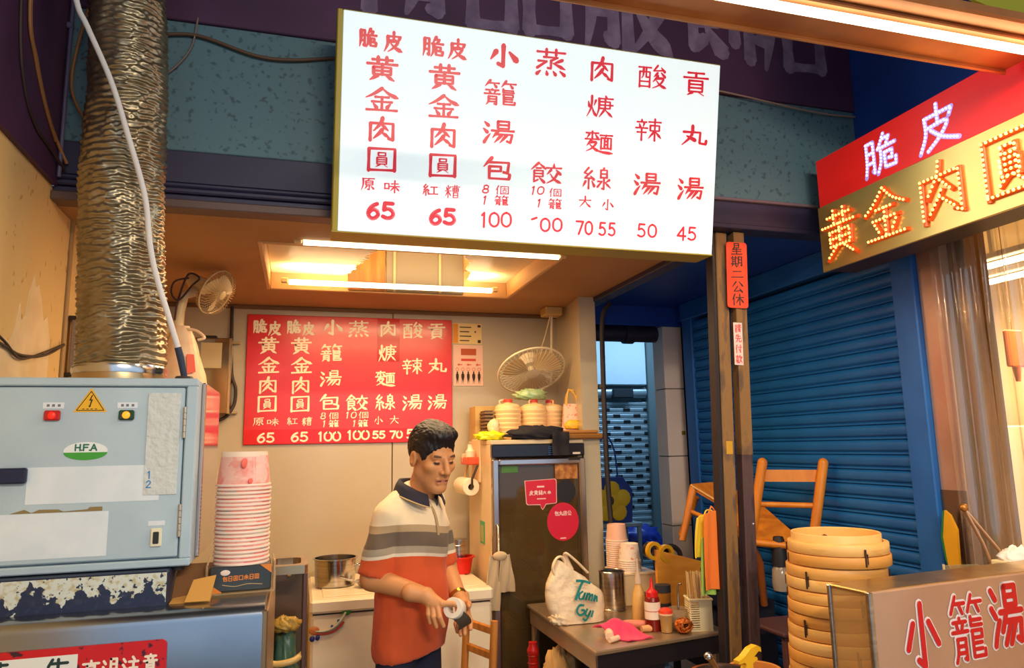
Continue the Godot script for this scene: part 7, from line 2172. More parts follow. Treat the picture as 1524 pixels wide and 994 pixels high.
	# copper scourer
	solo("copper_scourer", "orange-brown metal scourer lying at the table's front edge", "scourer", scourer(), mat(rgb(206, 112, 44), 0.35, 0.6), Vector3(1.47, TY + 0.032, -2.655))
	# chopstick basket
	var bk := thing("chopstick_basket", "cream slatted plastic basket at the corner of the table", "basket", Vector3(1.565, TY, -2.70), -0.25)
	var cream := mat(rgb(252, 234, 186), 0.45)
	var core := MB.new()
	core.span(Vector3(-0.045, 0, -0.04), Vector3(0.045, 0.006, 0.04))
	core.span(Vector3(-0.008, 0.006, 0.037), Vector3(0.045, 0.118, 0.04), 0.001)
	core.span(Vector3(0.042, 0.006, -0.04), Vector3(0.045, 0.118, 0.04), 0.001)
	core.span(Vector3(-0.045, 0.006, -0.04), Vector3(0.045, 0.118, -0.037), 0.001)
	core.span(Vector3(-0.045, 0.006, 0.034), Vector3(-0.041, 0.118, 0.04), 0.001)
	part(bk, "body", core, cream)
	for k in 13:
		part(bk, "slat", slab(Vector3(-0.046, 0.008 + k * 0.0085, 0.0365), Vector3(-0.006, 0.0125 + k * 0.0085, 0.041), 0.001), cream)
		part(bk, "slat", slab(Vector3(-0.046, 0.008 + k * 0.0085, -0.036), Vector3(-0.042, 0.0125 + k * 0.0085, 0.036), 0.001), cream)
	part(bk, "rim", MB.new().span(Vector3(-0.049, 0.116, 0.036), Vector3(0.049, 0.124, 0.044), 0.002).span(Vector3(-0.049, 0.116, -0.044), Vector3(0.049, 0.124, -0.036), 0.002).span(Vector3(-0.049, 0.116, -0.036), Vector3(-0.041, 0.124, 0.036), 0.002).span(Vector3(0.041, 0.116, -0.036), Vector3(0.049, 0.124, 0.036), 0.002), cream)
	var rng := RandomNumberGenerator.new()
	rng.seed = 77
	var stick := MB.new().tube([Vector3(0, 0, 0), Vector3(0, 0.215, 0)], [0.0022, 0.0032], 5).done()
	for k in 22:
		var s := mesh_node(numbered("chopstick"), stick, mat([rgb(240, 206, 146), rgb(230, 190, 124), rgb(246, 218, 168)][k % 3], 0.6))
		add_child(s)
		tag(s, "bamboo chopstick standing in the cream basket with others like it", "chopstick", "chopsticks in the basket")
		s.position = bk.position + Vector3(rng.randf_range(-0.03, 0.025), 0.0065, rng.randf_range(-0.025, 0.022))
		s.rotation = Vector3(rng.randf_range(-0.06, 0.06), 0, rng.randf_range(-0.02, 0.09))
	# board behind
	var wb := thing("wooden_board", "orange-brown wooden board leaning along the back of the table", "board", Vector3(1.555, TY, -3.02), 0.0)
	part(wb, "board", MB.new().at(0, 0, 0, Vector3(0, 0.10, 0)).prism(PackedVector2Array([Vector2(0, 0.0), Vector2(0.35, 0.0), Vector2(0.35, 0.165), Vector2(0.0, 0.262)]), -0.018, 0.0), mat(rgb(240, 164, 60), 0.5, 0.0, {"to": rgb(226, 146, 46), "scale": Vector3(1, 8, 1)}))
	part(wb, "edge_band", MB.new().at(0, 0, 0, Vector3(0, 0.10, 0)).prism(PackedVector2Array([Vector2(0, 0.262), Vector2(0.35, 0.165), Vector2(0.35, 0.17), Vector2(0.0, 0.267)]), -0.018, 0.001), mat(rgb(236, 160, 60), 0.5))
	for k in 2:
		var tr := thing("tape_ring", ["yellow and black tape ring resting on the board's top, nearer the cups", "yellow and black tape ring on the board's top, farther from the cups"][k], "tape", Vector3(1.545 + 0.062 * k, TY + 0.262 - 0.016 * k, -3.06), 1.35, "tape rings on the board")
		part(tr, "ring", MB.new().at(0, 0, 0, Vector3(0, 0.4, PI / 2)).lathe([Vector2(0.022, -0.013), Vector2(0.036, -0.013), Vector2(0.036, 0.013), Vector2(0.022, 0.013), Vector2(0.022, -0.013)], 24), mat(rgb(30, 26, 30), 0.4))
		part(tr, "yellow_face", MB.new().at(-0.006, 0, 0, Vector3(0, 0.4, PI / 2)).lathe([Vector2(0.024, 0.012), Vector2(0.040, 0.012), Vector2(0.040, 0.030), Vector2(0.024, 0.030), Vector2(0.024, 0.012)], 24), mat(rgb(214, 158, 20), 0.45))
	solo("black_cable_coil", "black coiled lead on the wooden board behind the tape rings", "lead", MB.new().tube(wavy([Vector3(-0.03, 0.0, 0), Vector3(-0.02, 0.03, 0), Vector3(0.02, 0.035, 0), Vector3(0.05, 0.015, 0), Vector3(0.06, -0.01, 0)]), 0.012, 8), mat(rgb(26, 24, 30), 0.6), Vector3(1.645, TY + 0.235, -3.075))
	# cloths
	var pc := thing("pink_cloth", "bright pink cloth draped over a rolled white cloth on the table", "cloth", Vector3(1.20, TY, -2.71), 0.15)
	var g := []
	for j in 13:
		var row := []
		for i in 11:
			var u := i / 10.0 - 0.5
			var v := j / 12.0
			var h := 0.052 * exp(-pow((v - 0.22) * 3.6, 2.0)) * (1.0 - 1.1 * u * u) + 0.006 + 0.006 * sin(u * 9.0 + v * 5.0) * (1.0 - v * 0.5)
			row.append(Vector3(u * (0.135 - 0.02 * v) + 0.055 * v, maxf(h, 0.005), -0.06 + v * 0.155))
		g.append(row)
	part(pc, "cloth", MB.new().sheet(g, -0.004), mat(rgb(234, 66, 110), 0.9, 0.0, {"to": rgb(222, 50, 96), "scale": 8.0, "sheen": 0.4}))
	var wc := thing("white_cloth_roll", "rolled cream cloth showing beneath the pink cloth", "cloth", Vector3(1.165, TY, -2.685), 0.2)
	part(wc, "roll", MB.new().tube(wavy([Vector3(-0.02, 0.016, 0.03), Vector3(0.0, 0.019, 0.0), Vector3(0.015, 0.017, -0.03)]), 0.0165, 12), mat(rgb(240, 206, 176), 0.9))
	part(wc, "fold", MB.new().tube(wavy([Vector3(-0.035, 0.011, 0.05), Vector3(-0.01, 0.011, 0.045), Vector3(0.015, 0.011, 0.035)]), 0.010, 10), mat(rgb(240, 206, 176), 0.9))
	var gl := thing("rubber_gloves", "pair of salmon rubber gloves bundled behind the pink cloth", "gloves", Vector3(1.315, TY, -2.79), 0.3)
	part(gl, "bundle", MB.new().tube(wavy([Vector3(-0.10, 0.016, 0.02), Vector3(-0.03, 0.022, -0.01), Vector3(0.03, 0.019, 0.02), Vector3(0.06, 0.016, 0.04)]), 0.0155, 12), mat(rgb(232, 136, 108), 0.6))
	part(gl, "cuff", MB.new().tube([Vector3(0.03, 0.013, 0.07), Vector3(-0.01, 0.013, 0.06)], [0.014, 0.012], 10), mat(rgb(226, 166, 110), 0.6))

func scourer() -> MB:
	var b := MB.new()
	var rng := RandomNumberGenerator.new()
	rng.seed = 5
	for k in 26:
		var pts := []
		var ax := Vector3(rng.randf_range(-1, 1), rng.randf_range(-1, 1), rng.randf_range(-1, 1)).normalized()
		var u := ax.cross(Vector3.UP if absf(ax.y) < 0.9 else Vector3.RIGHT).normalized()
		var v := ax.cross(u)
		var r := rng.randf_range(0.024, 0.036)
		for i in 15:
			var a := TAU * i / 14
			var p := u * cos(a) * r + v * sin(a) * r + ax * 0.005 * sin(a * 5.0)
			p.y *= 0.8
			pts.append(p)
		b.tube(pts, 0.0026, 5, false)
	return b

func build_post_towels() -> void:
	var at := Vector3(1.535, 1.05, -2.535)
	var spec := [["yellow_towel", "yellow cloth hanging behind the orange towel at the posts", rgb(244, 210, 50), -0.075, 0.02, 0.115, 0.275, 0.0], ["green_towel", "pale green cloth hanging lowest behind the orange towel", rgb(160, 204, 90), -0.062, 0.06, -0.022, 0.2, 0.012], ["orange_towel", "orange cloth hanging on a hook beside the posts", rgb(244, 128, 48), -0.056, 0.085, 0.0, 0.29, 0.03]]
	for s in spec:
		var o := thing(s[0], s[1], "towel", at, 0.1)
		var g := []
		for j in 12:
			var row := []
			var u := j / 11.0
			for i in 13:
				var w: float = lerpf(s[3], s[4], i / 12.0)
				var squeeze := lerpf(1.0, 0.72, pow(1.0 - u, 2.0))
				row.append(Vector3(w * squeeze, lerpf(s[6], s[5], u) - 0.012 * absf(i / 6.0 - 1.0) * (1.0 - u), s[7] + 0.008 * sin(i * 1.15 + u * 1.5) * (0.4 + u)))
			g.append(row)
		part(o, "cloth", MB.new().sheet(g, -0.004), mat(s[2], 0.9, 0.0, {"sheen": 0.3, "back": (s[2] as Color) * 0.25}))
		part(o, "loop", MB.new().tube(wavy([Vector3(-0.02, s[6] - 0.01, s[7]), Vector3(0.0, s[6] + 0.012, s[7] - 0.01), Vector3(0.012, s[6] + 0.012, 0.01), Vector3(0.02, s[6] - 0.01, s[7])]), 0.003, 5), mat(s[2], 0.9))

func build_under_table() -> void:
	var r := thing("red_extinguisher", "slim red cylinder standing under the table's near leg", "cylinder", Vector3(1.005, 0, -3.16))
	part(r, "body", MB.new().lathe([Vector2(0, 0), Vector2(0.022, 0), Vector2(0.022, 0.70), Vector2(0.026, 0.705), Vector2(0.026, 0.72), Vector2(0.018, 0.735), Vector2(0.019, 0.75), Vector2(0, 0.755)], 18), mat(rgb(176, 16, 16), 0.35))
	part(r, "ring", MB.new().at(0, 0.66, 0).lathe([Vector2(0.0222, 0), Vector2(0.025, 0.004), Vector2(0.0222, 0.008)], 18), mat(rgb(150, 12, 14), 0.35))
	part(r, "ring", MB.new().at(0, 0.69, 0).lathe([Vector2(0.0222, 0), Vector2(0.025, 0.004), Vector2(0.0222, 0.008)], 18), mat(rgb(150, 12, 14), 0.35))
	var st := thing("low_stool", "low dark stool under the steel table", "stool", Vector3(1.18, 0, -3.02))
	part(st, "seat", slab(Vector3(-0.15, 0.42, -0.12), Vector3(0.15, 0.45, 0.12), 0.01), mat(rgb(60, 44, 34), 0.6))
	for q in [[-0.13, -0.1], [0.13, -0.1], [-0.13, 0.1], [0.13, 0.1]]:
		part(st, "leg", slab(Vector3(q[0] - 0.012, 0, q[1] - 0.012), Vector3(q[0] + 0.012, 0.42, q[1] + 0.012), 0.003), mat(rgb(60, 44, 34), 0.6))
	solo("beige_sack", "beige cloth sack on the stool under the table", "sack", crumple(Vector3(0.09, 0.18, 0.08), 23, 0.35), mat(rgb(206, 160, 96), 0.85, 0.0, {"sheen": 0.3}), Vector3(1.10, 0.45 + 0.112, -3.06))
	solo("navy_bag", "dark navy bag beside the beige sack under the table", "bag", crumple(Vector3(0.10, 0.19, 0.08), 27, 0.3), mat(rgb(16, 20, 52), 0.7), Vector3(1.265, 0.45 + 0.117, -2.98))

# ---------- chairs by the shutter ----------
func build_chairs() -> void:
	var wood := mat(rgb(236, 146, 38), 0.42, 0.0, {"to": rgb(216, 122, 26), "scale": Vector3(6, 1, 6)})
	# low cabinet the chairs stand on
	var cb := thing("dark_trolley", "dark trolley behind the posts carrying the stacked chairs", "trolley", Vector3(2.0, 0, -3.15))
	part(cb, "frame", slab(Vector3(-0.16, 0.55, -0.36), Vector3(0.18, 0.86, 0.10), 0.01), mat(rgb(34, 30, 48), 0.6))
	for q in [[-0.14, -0.34], [0.15, -0.34], [-0.14, 0.08], [0.15, 0.08]]:
		part(cb, "leg", slab(Vector3(q[0], 0, q[1]), Vector3(q[0] + 0.03, 0.55, q[1] + 0.03), 0.003), mat(rgb(60, 44, 44), 0.5))
	# chair lying on its seat edge: a slatted back rising towards the lane
	var c := thing("slat_back_chair", "orange-brown wooden chair with a two-slat back tilted up beside the posts", "chair", Vector3(2.008, 1.155, -2.89))
	for s in [[Vector3(-0.055, -0.02, 0.0), Vector3(0.02, 0.35, 0.03)], [Vector3(0.155, -0.03, 0.15), Vector3(0.235, 0.345, 0.17)]]:
		part(c, "back_post", MB.new().tube([s[0], s[1]], [0.021, 0.022], 12), wood)
		part(c, "post_end", MB.new().ball(s[1], Vector3(0.022, 0.022, 0.022), 12, 8), wood)
	part(c, "back_slat", MB.new().sheet([[Vector3(0.004, 0.265, 0.02), Vector3(0.222, 0.262, 0.155)], [Vector3(0.014, 0.318, 0.024), Vector3(0.232, 0.315, 0.16)]], 0.016), wood)
	part(c, "back_slat", MB.new().tube([Vector3(-0.015, 0.165, 0.015), Vector3(0.20, 0.16, 0.155)], 0.0125, 10), wood)
	part(c, "seat", MB.new().at(0, 0, 0).sheet([[Vector3(-0.06, 0.02, 0.0), Vector3(0.14, 0.0, 0.13)], [Vector3(-0.05, 0.155, -0.26), Vector3(0.14, 0.135, -0.15)]], 0.022), wood)
	part(c, "seat_rail", MB.new().tube([Vector3(-0.055, -0.0, 0.01), Vector3(0.155, -0.02, 0.15)], 0.016, 8), wood)
	part(c, "leg", MB.new().tube([Vector3(0.155, -0.03, 0.15), Vector3(0.12, -0.20, 0.13), Vector3(0.08, -0.31, 0.10)], [0.02, 0.018, 0.016], 10), mat(rgb(150, 80, 30), 0.45))
	part(c, "leg", MB.new().tube([Vector3(-0.05, -0.01, 0.0), Vector3(0.01, -0.10, -0.03), Vector3(0.04, -0.29, -0.06)], [0.02, 0.018, 0.016], 10), mat(rgb(150, 80, 30), 0.45))
	# stool upside: seat with splayed legs, seen between tiled pillar and post
	var st := thing("wooden_stool", "orange-brown wooden stool beyond the posts near the tiled pillar", "stool", Vector3(1.93, 1.13, -3.22), 0.12)
	part(st, "seat", MB.new().sheet([[Vector3(0.075, 0.135, 0.17), Vector3(0.26, 0.10, 0.20)], [Vector3(-0.05, 0.268, -0.03), Vector3(0.20, 0.272, -0.08)]], 0.022), wood)
	part(st, "pale_edge", MB.new().tube([Vector3(-0.052, 0.262, -0.028), Vector3(0.073, 0.128, 0.172)], 0.006, 6), mat(rgb(236, 180, 110), 0.5))
	for q in [[Vector3(-0.035, 0.255, -0.03), Vector3(-0.125, 0.0, -0.02)], [Vector3(0.03, 0.20, -0.10), Vector3(0.0, 0.0, -0.2)], [Vector3(0.08, 0.13, 0.14), Vector3(0.05, -0.02, 0.18)], [Vector3(0.20, 0.20, -0.04), Vector3(0.22, -0.02, -0.09)]]:
		part(st, "leg", MB.new().tube([q[0], q[1]], [0.02, 0.016], 8), wood)
	part(st, "rail", MB.new().tube([Vector3(-0.075, 0.14, -0.025), Vector3(0.06, 0.05, 0.165)], 0.011, 8), wood)
	# heap of dark things under them
	var hp := thing("dark_jacket", "dark navy jacket hanging below the stool behind the towels", "jacket", Vector3(1.885, 0.86, -3.05))
	part(hp, "jacket", crumple(Vector3(0.10, 0.20, 0.09), 41, 0.3), mat(rgb(22, 30, 62), 0.85)).position = Vector3(0.0, 0.125, 0.0)
	part(hp, "hood", crumple(Vector3(0.075, 0.06, 0.06), 43, 0.3), mat(rgb(44, 36, 34), 0.85)).position = Vector3(0.03, 0.27, 0.03)
	var bt := thing("hanging_bottle", "clear plastic bottle with a black sleeve hanging under the slat-back chair", "bottle", Vector3(2.06, 0.95, -2.83))
	part(bt, "bottle", MB.new().lathe([Vector2(0, 0), Vector2(0.035, 0), Vector2(0.04, 0.03), Vector2(0.036, 0.09), Vector2(0.02, 0.11), Vector2(0, 0.11)], 18), mat(rgb(190, 170, 150), 0.15, 0.0, {"alpha": 0.6}))
	part(bt, "sleeve", MB.new().at(0, 0.105, 0).lathe([Vector2(0, 0), Vector2(0.034, 0), Vector2(0.03, 0.10), Vector2(0.02, 0.125), Vector2(0, 0.125)], 18), mat(rgb(26, 24, 34), 0.6))
	var cl := thing("blue_overalls", "dark blue clothes hanging against the shutter behind the posts", "clothes", Vector3(1.90, 0.40, -2.90))
	part(cl, "clothes", crumple(Vector3(0.075, 0.33, 0.06), 47, 0.3), mat(rgb(26, 28, 70), 0.85)).position = Vector3(0.0, 0.24, 0.0)
	var fr := thing("metal_stool", "brown metal stool frame beside the blue shutter near the steamers", "stool", Vector3(1.98, 0, -2.68))
	for q in [[-0.1, -0.1], [0.12, -0.1], [-0.1, 0.1], [0.12, 0.1]]:
		part(fr, "leg", slab(Vector3(q[0] - 0.014, 0, q[1] - 0.014), Vector3(q[0] + 0.014, 0.83, q[1] + 0.014), 0.003), mat(rgb(110, 70, 70), 0.45))
	part(fr, "seat", slab(Vector3(-0.13, 0.83, -0.13), Vector3(0.15, 0.85, 0.13), 0.006), mat(rgb(92, 60, 62), 0.45))

# ---------- front right: steamers and steel sign ----------
func build_counter() -> void:
	var ct := thing("front_counter", "low steel counter under the steamers, mostly below view", "counter", Vector3(1.02, 0, -2.2))
	part(ct, "top", slab(Vector3(0.0, 0.735, 0.0), Vector3(1.2, 0.765, 0.50), 0.004), steel(0.3))
	for q in [[0.03, 0.03], [1.15, 0.03], [0.03, 0.46], [1.15, 0.46]]:
		part(ct, "leg", slab(Vector3(q[0] - 0.02, 0, q[1] - 0.02), Vector3(q[0] + 0.02, 0.735, q[1] + 0.02), 0.003), steel(0.4))
	solo("steamer_base", "steel ring base under the bamboo steamers", "steamer base", MB.new().lathe([Vector2(0.10, 0.0), Vector2(0.15, 0.0), Vector2(0.152, 0.0345), Vector2(0.10, 0.0345), Vector2(0.10, 0.0)], 40), steel(0.25), Vector3(1.597, 0.765, -1.94))
	# bamboo steamers
	var bam := []
	for k in 4:
		bam.append(mat([rgb(236, 180, 98), rgb(228, 166, 82), rgb(240, 190, 112), rgb(224, 158, 74)][k], 0.45, 0.0, {"to": [rgb(214, 142, 60), rgb(238, 180, 100), rgb(222, 156, 74), rgb(206, 134, 54)][k], "kind": "stains", "freq": 0.015, "scale": Vector3(2.0, 8.0, 2.0), "seed": 50 + k}))
	var dark := mat(rgb(60, 34, 16), 0.7)
	var R := 0.143
	var band := MB.new()
	band.lathe([Vector2(R - 0.012, 0.030), Vector2(R - 0.005, 0.030), Vector2(R - 0.005, 0.0368), Vector2(R + 0.002, 0.0368), Vector2(R + 0.003, 0.038), Vector2(R + 0.003, 0.0672), Vector2(R + 0.002, 0.0684), Vector2(R - 0.005, 0.0684), Vector2(R - 0.005, 0.070), Vector2(R - 0.012, 0.070), Vector2(R - 0.012, 0.030)], 56)
	var low := MB.new()
	low.lathe([Vector2(R - 0.013, 0.001), Vector2(R - 0.005, 0.001), Vector2(R - 0.005, 0.0022), Vector2(R + 0.0055, 0.0022), Vector2(R + 0.0065, 0.0035), Vector2(R + 0.0065, 0.0325), Vector2(R + 0.0055, 0.034), Vector2(R - 0.013, 0.0345), Vector2(R - 0.013, 0.001)], 56)
	var deck := MB.new()
	for k in 12:
		var x := -0.121 + k * 0.022
		var half := sqrt(maxf(0.129 * 0.129 - x * x, 0.0004))
		deck.box(Vector3(x, 0.016, 0), Vector3(0.017, 0.006, half * 2.0), 0.001)
	var bm := band.done()
	var lm := low.done()
	var dm := deck.done()
	var lace := MB.new()
	lace.box(Vector3(0, 0.033, R + 0.0065), Vector3(0.006, 0.05, 0.004), 0.001)
	lace.box(Vector3(0.006, 0.030, R + 0.0065), Vector3(0.003, 0.03, 0.004), 0.001)
	var seam := MB.new().box(Vector3(0, 0.017, R + 0.007), Vector3(0.007, 0.028, 0.002), 0.0005).done()
	var la := lace.done()
	var tiers := 7
	for k in tiers:
		var y := 0.80 + k * 0.0705
		var top := tiers - 1 - k
		var o := thing("bamboo_steamer", "round bamboo steamer basket, %s" % ("topmost of the stack, open at the top" if top == 0 else ORD[top] + " from the top of the stack"), "steamer", Vector3(1.597 + 0.004 * k + 0.003 * sin(k * 2.4), y, -1.94 + 0.003 * cos(k * 3.1)), k * 1.1, "stacked bamboo steamers")
		part(o, "rim_band", bm, bam[k % 4])
		part(o, "lower_hoop", lm, bam[(k + 1) % 4])
		part(o, "slat_deck", dm, bam[2])
		for j in 3:
			var l := part(o, "lacing", la, dark)
			l.rotation.y = -0.5 + j * 2.1
			var s := part(o, "seam", seam, dark)
			s.rotation.y = 0.3 + j * 1.7 - k
	# lining ring and cord visible in the top tier
	solo("bamboo_ring", "inner bamboo hoop standing proud of the topmost steamer", "hoop", MB.new().lathe([Vector2(R - 0.018, 0.0), Vector2(R - 0.013, 0.0), Vector2(R - 0.012, 0.072), Vector2(R - 0.014, 0.075), Vector2(R - 0.018, 0.072), Vector2(R - 0.018, 0.0)], 56), bam[2], Vector3(1.621, 0.80 + 6 * 0.0705 + 0.019, -1.94))
	solo("woven_cover", "shallow woven mat lying inside the topmost steamer", "mat", MB.new().lathe([Vector2(0, 0.0), Vector2(R - 0.022, 0.0), Vector2(R - 0.022, 0.004), Vector2(0.06, 0.012), Vector2(0, 0.014)], 40), bam[0], Vector3(1.621, 0.80 + 6 * 0.0705 + 0.020, -1.94))
	solo("cord_loop", "dark cord loop lying in the topmost steamer", "loop", MB.new().tube(wavy([Vector3(-0.035, 0.006, 0.0), Vector3(-0.025, 0.03, -0.01), Vector3(0.0, 0.042, -0.015), Vector3(0.028, 0.028, -0.01), Vector3(0.034, 0.004, 0.0)]), 0.004, 6), mat(rgb(120, 66, 26), 0.6), Vector3(1.63, 0.80 + 6 * 0.0705 + 0.034, -1.98), 0.5)
	# steel sign panel with red characters
	var p := thing("steel_sign_panel", "brushed steel front panel with outlined red characters before the steamers", "sign panel", Vector3(1.383, 0, -1.548), 0.106)
	var sp := mat(rgb(198, 162, 140), 0.34, 0.6, {"to": rgb(206, 172, 148), "scale": 1.0})
	part(p, "front", slab(Vector3(0.0, 0.0, -0.012), Vector3(0.86, 1.22, 0.0), 0.004), sp)
	part(p, "top", slab(Vector3(-0.006, 1.212, -0.13), Vector3(0.86, 1.222, -0.004), 0.003), mat(rgb(176, 140, 84), 0.32, 0.9, {"to": rgb(196, 160, 100), "scale": 3.0}))
	part(p, "end", slab(Vector3(-0.003, 0.0, -0.128), Vector3(0.0, 1.216, -0.012), 0.001), mat(rgb(200, 150, 90), 0.08, 0.0, {"alpha": 0.5}), "clear end screen")
	part(p, "corner_post", slab(Vector3(-0.008, 0.0, -0.134), Vector3(0.003, 1.22, -0.122), 0.002), steel(0.25))
	part(p, "corner_post", slab(Vector3(-0.008, 0.0, -0.010), Vector3(0.006, 1.22, 0.004), 0.002), steel(0.25))
	var white := mat(rgb(244, 226, 220), 0.5)
	var red := mat(rgb(206, 16, 22), 0.45)
	for q in [["小", 0.165, 1.098], ["籠", 0.335, 1.100], ["湯", 0.495, 1.118], ["包", 0.66, 1.12]]:
		character(p, white, q[0], q[1], q[2], 0.128, 0.165, 0.026 if q[0] != "籠" else 0.02, 0.0010, false, 0.0, "outline")
		character(p, red, q[0], q[1], q[2], 0.128, 0.165, 0.0165 if q[0] != "籠" else 0.0105, 0.0036, false)
	# pan, ladle, spray bottle and tub at the lower edge
	var pan := thing("steel_pan", "steel pan with a ladle in it at the lower edge", "pan", Vector3(1.235, 0.765, -2.0))
	part(pan, "pan", MB.new().lathe([Vector2(0, 0), Vector2(0.09, 0), Vector2(0.10, 0.148), Vector2(0.104, 0.15), Vector2(0.104, 0.154), Vector2(0.096, 0.152), Vector2(0.087, 0.006), Vector2(0, 0.006)], 32), steel(0.2))
	part(pan, "broth", MB.new().at(0, 0.10, 0).lathe([Vector2(0, 0), Vector2(0.09, 0), Vector2(0.09, 0.002), Vector2(0, 0.002)], 28), mat(rgb(120, 84, 44), 0.15))
	var la2 := thing("ladle", "steel ladle leaning in the pan at the lower edge", "ladle", Vector3(1.235, 0.778, -2.0))
	part(la2, "handle", MB.new().tube([Vector3(0.03, 0.11, 0.0), Vector3(-0.03, 0.155, 0.01), Vector3(-0.062, 0.198, 0.02)], [0.007, 0.008, 0.010], 8), mat(rgb(176, 140, 90), 0.3, 0.8))
	part(la2, "cap", MB.new().ball(Vector3(-0.063, 0.20, 0.02), Vector3(0.014, 0.012, 0.014), 10, 6), steel(0.2))
	var sb := thing("spray_bottle", "yellow trigger spray head at the lower edge before the posts", "spray bottle", Vector3(1.335, 0.765, -2.03), 0.25)
	part(sb, "bottle", MB.new().lathe([Vector2(0, 0), Vector2(0.035, 0), Vector2(0.035, 0.09), Vector2(0.016, 0.13), Vector2(0.014, 0.15), Vector2(0, 0.15)], 20), mat(rgb(40, 36, 34), 0.3))
	var headp := PackedVector2Array([Vector2(-0.022, 0.145), Vector2(0.012, 0.145), Vector2(0.012, 0.165), Vector2(0.034, 0.172), Vector2(0.032, 0.180), Vector2(0.018, 0.182), Vector2(0.04, 0.196), Vector2(0.052, 0.192), Vector2(0.05, 0.206), Vector2(0.034, 0.214), Vector2(0.006, 0.208), Vector2(-0.024, 0.188), Vector2(-0.048, 0.180), Vector2(-0.047, 0.171), Vector2(-0.024, 0.172), Vector2(-0.016, 0.165)])
	part(sb, "spray_head", MB.new().prism(headp, -0.011, 0.011), mat(rgb(236, 186, 40), 0.4))
	part(sb, "trigger_tip", MB.new().ball(Vector3(0.047, 0.196, 0), Vector3(0.007, 0.012, 0.008), 8, 6), mat(rgb(40, 32, 30), 0.5))
	var tb := thing("orange_tub", "round orange-brown tub rim at the lower edge beside the steamers", "tub", Vector3(1.405, 0.765, -2.10))
	part(tb, "tub", MB.new().lathe([Vector2(0, 0), Vector2(0.07, 0), Vector2(0.078, 0.118), Vector2(0.082, 0.12), Vector2(0.082, 0.126), Vector2(0.074, 0.124), Vector2(0.067, 0.006), Vector2(0, 0.006)], 32), mat(rgb(222, 150, 70), 0.45))
	part(tb, "spoon", MB.new().tube([Vector3(0.0, 0.03, 0.0), Vector3(-0.03, 0.13, 0.0), Vector3(-0.045, 0.145, 0.0)], 0.007, 6), mat(rgb(36, 30, 26), 0.5))

